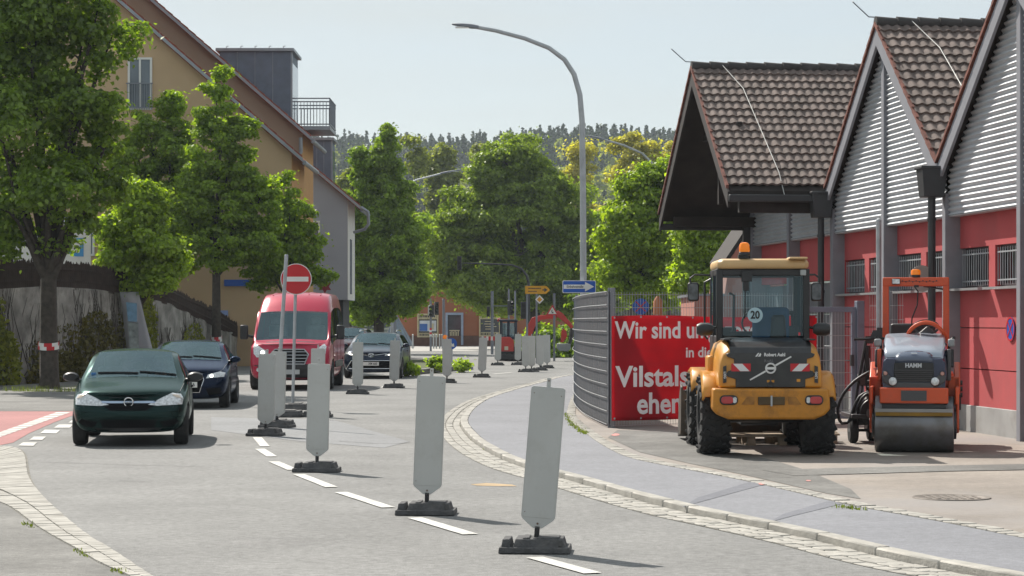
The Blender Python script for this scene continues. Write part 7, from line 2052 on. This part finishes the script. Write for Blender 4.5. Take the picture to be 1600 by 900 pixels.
# side vents on the machine's left (right in the picture)
for s in (-1, 1):
    b = MB(); b.box((s * .44, .15, 1.12), (.05, .46, .40)); b.build('side_panel', M_or if s < 0 else M_gr, RL, bevel=.01)
    b = MB()
    for k in range(4): b.box((s * .475, .02 + k * .10, 1.20), (.05, .045, .24), rot=Matrix.Rotation(R(-25), 3, 'X'))
    b.build('vent_louvres', M_black, RL, bevel=.01)
    b = MB(); b.box((s * .47, .22, 1.40), (.09, .30, .10)); b.build('vent_hood', mat('light_grey_cover', (.26, .27, .28), rough=.5), RL, bevel=.02)
    b = MB(); b.box((s * .50, .55, .78), (.16, .5, .36)); b.prism([(s * .50, .30, .95), (s * .50, .75, 1.15), (s * .50, .75, .70), (s * .50, .30, .62)], (s * .08, 0, 0)); b.build('side_frame', M_or, RL, bevel=.015)
    b = MB()
    for z in (.72, .80, .88): b.lathe((s * .58, .40, z), (s, 0, 0), [(0, .035), (.03, .03)], 12)
    b.box((s * .56, .1, .64), (.06, .12, .2)); b.build('hoses', M_black, RL)
# rear body, platform, seat, steering wheel
b = MB(); b.box((0, 1.75, .86), (1.0, 1.3, .26)); b.box((0, 1.95, 1.05), (.9, .7, .25)); b.build('rear_frame', M_or, RL, bevel=.03)
b = MB(); b.box((0, 1.10, .78), (.94, .6, .06)); b.build('platform', M_gr, RL)
b = MB(); b.box((-.12, 1.62, 1.28), (.46, .44, .12)); b.box((-.12, 1.83, 1.48), (.46, .10, .34)); b.build('seat', M_black, RL, bevel=.04, seg=3)
b = MB(); b.prism([(.02 , .74, 1.50), (.16, .74, 1.62), (.30, .74, 1.50), (.36, .74, 1.2), (-.04, .74, 1.2)], (0, .12, 0)); b.build('dashboard_console', M_gr, RL, bevel=.02)
b = MB(); q = [(.29 * math.cos(a) + .14, .76 - .10 * math.sin(a), 1.36 + .32 * math.sin(a)) for a in [math.pi * (.02 + .96 * k / 16) for k in range(17)]]
rows = [[V(p) + V((0, -.05, 0)), V(p) + V((0, .05, .01))] for p in q]
b.grid(rows); ca = b.build('console_hoop', M_or, RL, smooth=60); ca.modifiers.new('t', 'SOLIDIFY').thickness = .045
b = MB(); b.tube([(.14 + .16 * math.cos(a), .88 + .06 * math.sin(a), 1.60 + .09 * math.sin(a)) for a in [2 * math.pi * k / 20 for k in range(21)]], .016, 6); b.box((.14, .88, 1.60), (.30, .03, .03)); b.box((.14, .86, 1.62), (.06, .04, .06)); b.build('steering_wheel', M_black, RL)
b = MB()
for s in (-1, 1): b.tube([(s * .44, .62, 1.15), (s * .44, .62, 1.42), (s * .50, .62, 1.46)], .018, 6); b.lathe((s * .50, .62, 1.46), (0, 0, 1), [(-.02, .025), (.02, .02)], 10)
b.tube([(-.80, .80, 1.44), (-.40, .82, 1.45)], .02, 6); b.build('hand_rails', M_black, RL)
b = MB(); b.box((-.46, .82, 1.50), (.03, .03, .1)); b.prism([(-.60, .80, 1.44), (-.42, .80, 1.44), (-.47, .80, 1.56), (-.55, .80, 1.56)], (0, .03, 0)); b.build('lever_bracket', M_dark, RL)
# roll bar
b = MB()
for s in (-1, 1): b.box((s * .40, 1.42, 1.62), (.085, .10, 1.30), taper=(.95, 1))
b.box((0, 1.42, 2.21), (.88, .11, .12)); rb = b.build('roll_bar', M_or, RL, bevel=.012)
b = MB()
for k in range(12): b.lathe((-.22 + k * .045, 1.363, 2.21 + .012 * (k % 2)), (0, -1, 0), [(0, .010), (.004, .010)], 8)
b.box((.03, 1.3655, 2.216), (.52, .004, .004))
b.build('punched_row', M_black, rb)
b = MB(); b.box((-.26, 1.35, 2.215), (.11, .05, .075)); wl_ = b.build('work_light', M_dark, RL, bevel=.012); b = MB(); b.box((-.26, 1.320, 2.215), (.095, .01, .06)); b.build('lens', M_lens, wl_, smooth=0)
b = MB(); b.lathe((0.0, 1.42, 2.27), (0, 0, 1), [(0, .06), (.035, .06)], 18); bb = b.build('beacon_base', M_black, RL); b = MB(); b.lathe((0.0, 1.42, 2.305), (0, 0, 1), [(0, .062), (.05, .064), (.068, .056), (.075, .02)], 24); b.build('beacon_lens', M_orange_lens, bb)
b = MB(); b.tube([(-.02, 1.36, 2.15), (.03, 1.34, 2.08), (.02, 1.34, 1.9), (-.05, 1.36, 1.72), (-.06, 1.4, 1.55)], .010, 6); b.box((.01, 1.36, 2.15), (.06, .04, .03)); b.build('cable', M_black, RL)
b = MB(); b.tube([(.42, 1.42, 2.1), (.10, 1.42, 2.15)], .012, 6); b.build('brace', M_dark, RL)
b = MB(); b.box((.545, .52, .60), (.05, .06, .10)); b.build('tail_lamp', M_redlens, RL, bevel=.01)

# ------------------------------------------------------------------ emulsion sprayer trailer beside the roller
sp0 = G(1350, 692, WZ)
SPR = thing('hose_trailer', 'small black hose trailer with tall frame and coiled black hose', 'trailer', sp0)
def tl_(px, py, dy=0.0): q = P(px, py, sp0.y + dy) - sp0; return V((q.x, dy, q.z))
def small_wheel(x, y, r, w, s):
    b = MB(); b.lathe((x, y, r), (s, 0, 0), [(-w / 2, r * .55), (-w / 2, r * .88), (-w * .3, r), (w * .3, r), (w / 2, r * .88), (w / 2, r * .55)], 28); o = b.build('wheel', M_rubber, SPR)
    c = MB(); c.lathe((x, y, r), (s, 0, 0), [(w * .42, r * .55), (w * .35, r * .45), (w * .5, r * .15), (w * .52, r * .02)], 20); c.build('rim', M_steel, o)
small_wheel(tl_(1333, 675).x, 0, .17, .11, -1); small_wheel(tl_(1372, 670).x, .55, .17, .11, 1)
b = MB(); b.box((.02, .3, .36), (.42, 1.0, .06)); b.cyl((tl_(1333, 0).x, 0, .17), (.2, .0, .17), .02); b.box((.12, .1, .22), (.16, .3, .16)); b.box((.03, -.02, .30), (.3, .05, .12)); b.build('chassis', M_dark, SPR, bevel=.01)
b = MB(); b.lathe(tl_(1364, 644, -.08), (0, -1, 0), [(-.10, .185), (-.085, .19), (-.07, .15), (.07, .15), (.085, .19), (.10, .185), (.10, .10), (.06, .09), (.05, .03), (.12, .02)], 30); b.build('hose_reel', M_black, SPR)
b = MB(); b.lathe(tl_(1364, 646, -.20), (0, -1, 0), [(0, .09), (.01, .08), (.012, .02)], 24); b.build('reel_hub', mat('dusty_grey_hub', (.15, .14, .14), rough=.7), SPR)
b = MB()
top = tl_(1358, 531, .1)
b.tube([tl_(1334, 650, .1), tl_(1341, 598, .1), tl_(1353, 533, .1)], .022, 6); b.tube([tl_(1361, 640, .1), tl_(1357, 600, .1), tl_(1355, 540, .1)], .045, 6); b.tube([tl_(1345, 625, .12), tl_(1350, 575, .12), tl_(1357, 540, .12)], .014, 6)
b.tube([top, tl_(1376, 534, .1), tl_(1402, 533, .1)], .022, 6); b.box(top, (.10, .06, .10)); b.build('tall_frame', M_black, SPR)
b = MB(); q = [tl_(x, y, -.06) for x, y in [(1376, 600), (1371, 590), (1368, 582), (1362, 580), (1352, 585), (1335, 596), (1318, 615), (1309, 638), (1312, 657), (1320, 663), (1328, 655), (1334, 638), (1343, 620), (1358, 612)]]
b.tube(smooth_line(q, .04), .022, 8); q = [tl_(x, y, -.10) for x, y in [(1375, 618), (1360, 614), (1347, 622), (1340, 640), (1342, 655)]]; b.tube(smooth_line(q, .04), .020, 8); b.build('hose', M_black, SPR, smooth=60)
b = MB(); b.tube([tl_(1359, 560, .0), tl_(1362, 610, -.1), tl_(1368, 668, -.1)], .006, 5); b.build('wire', M_steel, SPR)
b = MB(); b.prism([tl_(1365, 612, .25), tl_(1367, 585, .25), tl_(1375, 578, .25), tl_(1376, 612, .25)], (0, .25, 0)); b.build('burner_box', mat('sooty_orange', (.35, .14, .06), rough=.6, var=.3), SPR, bevel=.01)
b = MB(); b.box(tl_(1348, 590, .2) + V((0, 0, -.03)), (.12, .2, .16)); b.build('engine', mat('engine_grey', (.14, .14, .14), rough=.6, var=.3), SPR, bevel=.02)
b = MB(); b.tube([tl_(1345, 662, -.02), tl_(1356, 657, -.02), tl_(1366, 661, -.02)], .012, 6); b.tube([tl_(1372, 640, -.2), tl_(1366, 632, -.2), tl_(1378, 632, -.25)], .010, 6); b.build('red_hose', M_red, SPR)

# ------------------------------------------------------------------ red mini excavator far up the road
Ye = 96.5; ex = P(793, 560, Ye).x
EX = thing('mini_excavator', 'red mini excavator with arched boom working at the junction', 'excavator', (ex, Ye, 0))
M_exr = mat('excavator_red', (0.50, 0.03, 0.022), rough=.45, var=.1, coat=.2)
def el(px, py, dy=0.0): q = P(px, py, Ye) - V((ex, Ye, 0)); return V((q.x, dy, q.z))
for s in (-1, 1):
    b = MB(); pr = [(el(775, 0).x, .12), (el(779, 0).x, .02), (el(818, 0).x, .02), (el(823, 0).x, .12), (el(823, 0).x, .32), (el(817, 0).x, .42), (el(780, 0).x, .42), (el(775, 0).x, .32)]
    b.prism([(x, s * .62 - .16, z) for x, z in pr], (0, .32, 0)); o = b.build('track', M_rubber, EX, bevel=.03)
    b = MB()
    for x in [el(780, 0).x + k * .22 for k in range(5)]: b.lathe((x, s * .62 - .17 * 1, .20), (0, -1, 0), [(0, .13), (.03, .12)], 14)
    b.build('track_rollers', M_dark, o)
b = MB(); b.box((el(796, 0).x, 0, .52), (.9, .9, .2)); b.build('undercarriage', M_dark, EX)
b = MB(); a, c = el(783, 551), el(803, 528); b.prism([(el(783, 0).x, -.68, a.z), (el(803, 0).x, -.68, a.z), (el(803, 0).x, -.68, c.z - .12), (el(797, 0).x, -.68, c.z + .05), (el(776, 0).x, -.68, c.z + .05), (el(776, 0).x, -.68, c.z - .12), (el(781, 0).x, -.68, c.z - .12)], (0, 1.36, 0)); b.build('engine_cover', M_exr, EX, bevel=.05)
b = MB(); b.box(((el(783, 0).x + el(803, 0).x) / 2 - .05, -.69, (a.z + c.z) / 2 - .12), (.16, .01, .16)); b.build('model_badge', mat('cream_badge', (.55, .5, .4), rough=.5), EX, smooth=0)
cbx0, cbx1 = el(781, 0).x, el(808, 0).x; cz0, cz1 = el(0, 530).z, el(0, 501).z
b = MB()
for x in (cbx0 + .06, (cbx0 + cbx1) / 2, cbx1 - .06):
    for y in (-.50, .40): b.box((x, y, (cz0 + cz1) / 2), (.12, .10, cz1 - cz0))
b.box(((cbx0 + cbx1) / 2, -.05, cz1), (cbx1 - cbx0 + .06, 1.1, .10)); b.box(((cbx0 + cbx1) / 2, -.05, cz0 + .05), (cbx1 - cbx0, 1.0, .14)); b.build('cab_frame', mat('navy_cab', (.015, .022, .045), rough=.4), EX, bevel=.03)
for yy in (-.52, .42):
    b = MB(); b.box(((cbx0 + cbx1) / 2, yy, (cz0 + cz1) / 2), (cbx1 - cbx0 - .2, .01, cz1 - cz0 - .2)); b.build('cab_window', M_cabglass, EX, smooth=0)
b = MB(); b.box((cbx0 + .35, 0, cz0 + .15), (.4, .45, .12)); b.box((cbx0 + .18, 0, cz0 + .40), (.12, .45, .5)); b.build('seat', M_black, EX, bevel=.04)
b = MB(); b.lathe(el(779.5, 500), (0, 0, 1), [(-.06, .07), (.05, .07), (.08, .03)], 12); b.build('beacon', M_redlens, EX)
boom = [(824, 530), (829, 512), (835, 500), (846, 496), (858, 495), (870, 494)]
b = MB(); q = [el(x, y, .0) for x, y in boom]; w_ = [.13, .16, .15, .10, .085, .085]
rings = []
for i, p in enumerate(q):
    tdir = (q[min(i + 1, 5)] - q[max(0, i - 1)]).normalized(); nn = V((-tdir.z, 0, tdir.x)); h_ = w_[i]
    rings.append([b.bm.verts.new(p + nn * h_ * sz + V((0, sy * .10, 0))) for sy, sz in ((-1, -1), (1, -1), (1, 1), (-1, 1))])
b.skin(rings); b.build('boom', M_exr, EX, bevel=.02)
b = MB(); q = [el(869, 489, -.02), el(876, 493, -.02), el(888, 505, -.02), el(894, 512, -.02)]; w_ = [.13, .13, .09, .07]; rings = []
for i, p in enumerate(q):
    tdir = (q[min(i + 1, 3)] - q[max(0, i - 1)]).normalized(); nn = V((-tdir.z, 0, tdir.x))
    rings.append([b.bm.verts.new(p + nn * w_[i] * sz + V((0, sy * .13, 0))) for sy, sz in ((-1, -1), (1, -1), (1, 1), (-1, 1))])
b.skin(rings); st_ = b.build('dipper_arm', M_exr, EX, bevel=.02)
b = MB(); q = [el(894, 512), el(892, 530), el(889, 540)]; b.tube(q, [.09, .09, .07], 6); b.build('bucket_linkage', M_dark, EX)
b = MB(); b.tube([el(872, 492, .16), el(884, 500, .16)], .05, 8); b.tube([el(826, 532, .12), el(838, 510, .12)], .05, 8); b.build('hydraulic_cylinders', M_dark, EX)
b = MB(); b.prism([el(876, 535, -.1), el(877, 518, -.1), el(880, 513, -.1), el(885, 517, -.1), el(886, 526, -.1), el(880, 535, -.1)], (0, .2, 0)); b.build('quick_coupler', M_exr, EX, bevel=.02)
b = MB(); b.prism([el(870, 537, -.45), el(891, 537, -.45), el(891, 546, -.45), el(886, 549, -.45), el(874, 548, -.45), el(870, 544, -.45)], (0, .9, 0)); b.build('bucket', mat('grey_bucket', (.26, .28, .29), rough=.5, metal=.3, var=.15), EX, bevel=.02)
b = MB(); q0, q1 = el(818, 545, -.0), el(824, 552, 0); b.box(((q0.x + q1.x) / 2 + .15, 0, .28), (.06, 1.3, .32)); b.box((q0.x, 0, .3), (.5, .1, .1)); b.build('dozer_blade', M_exr, EX, bevel=.01)
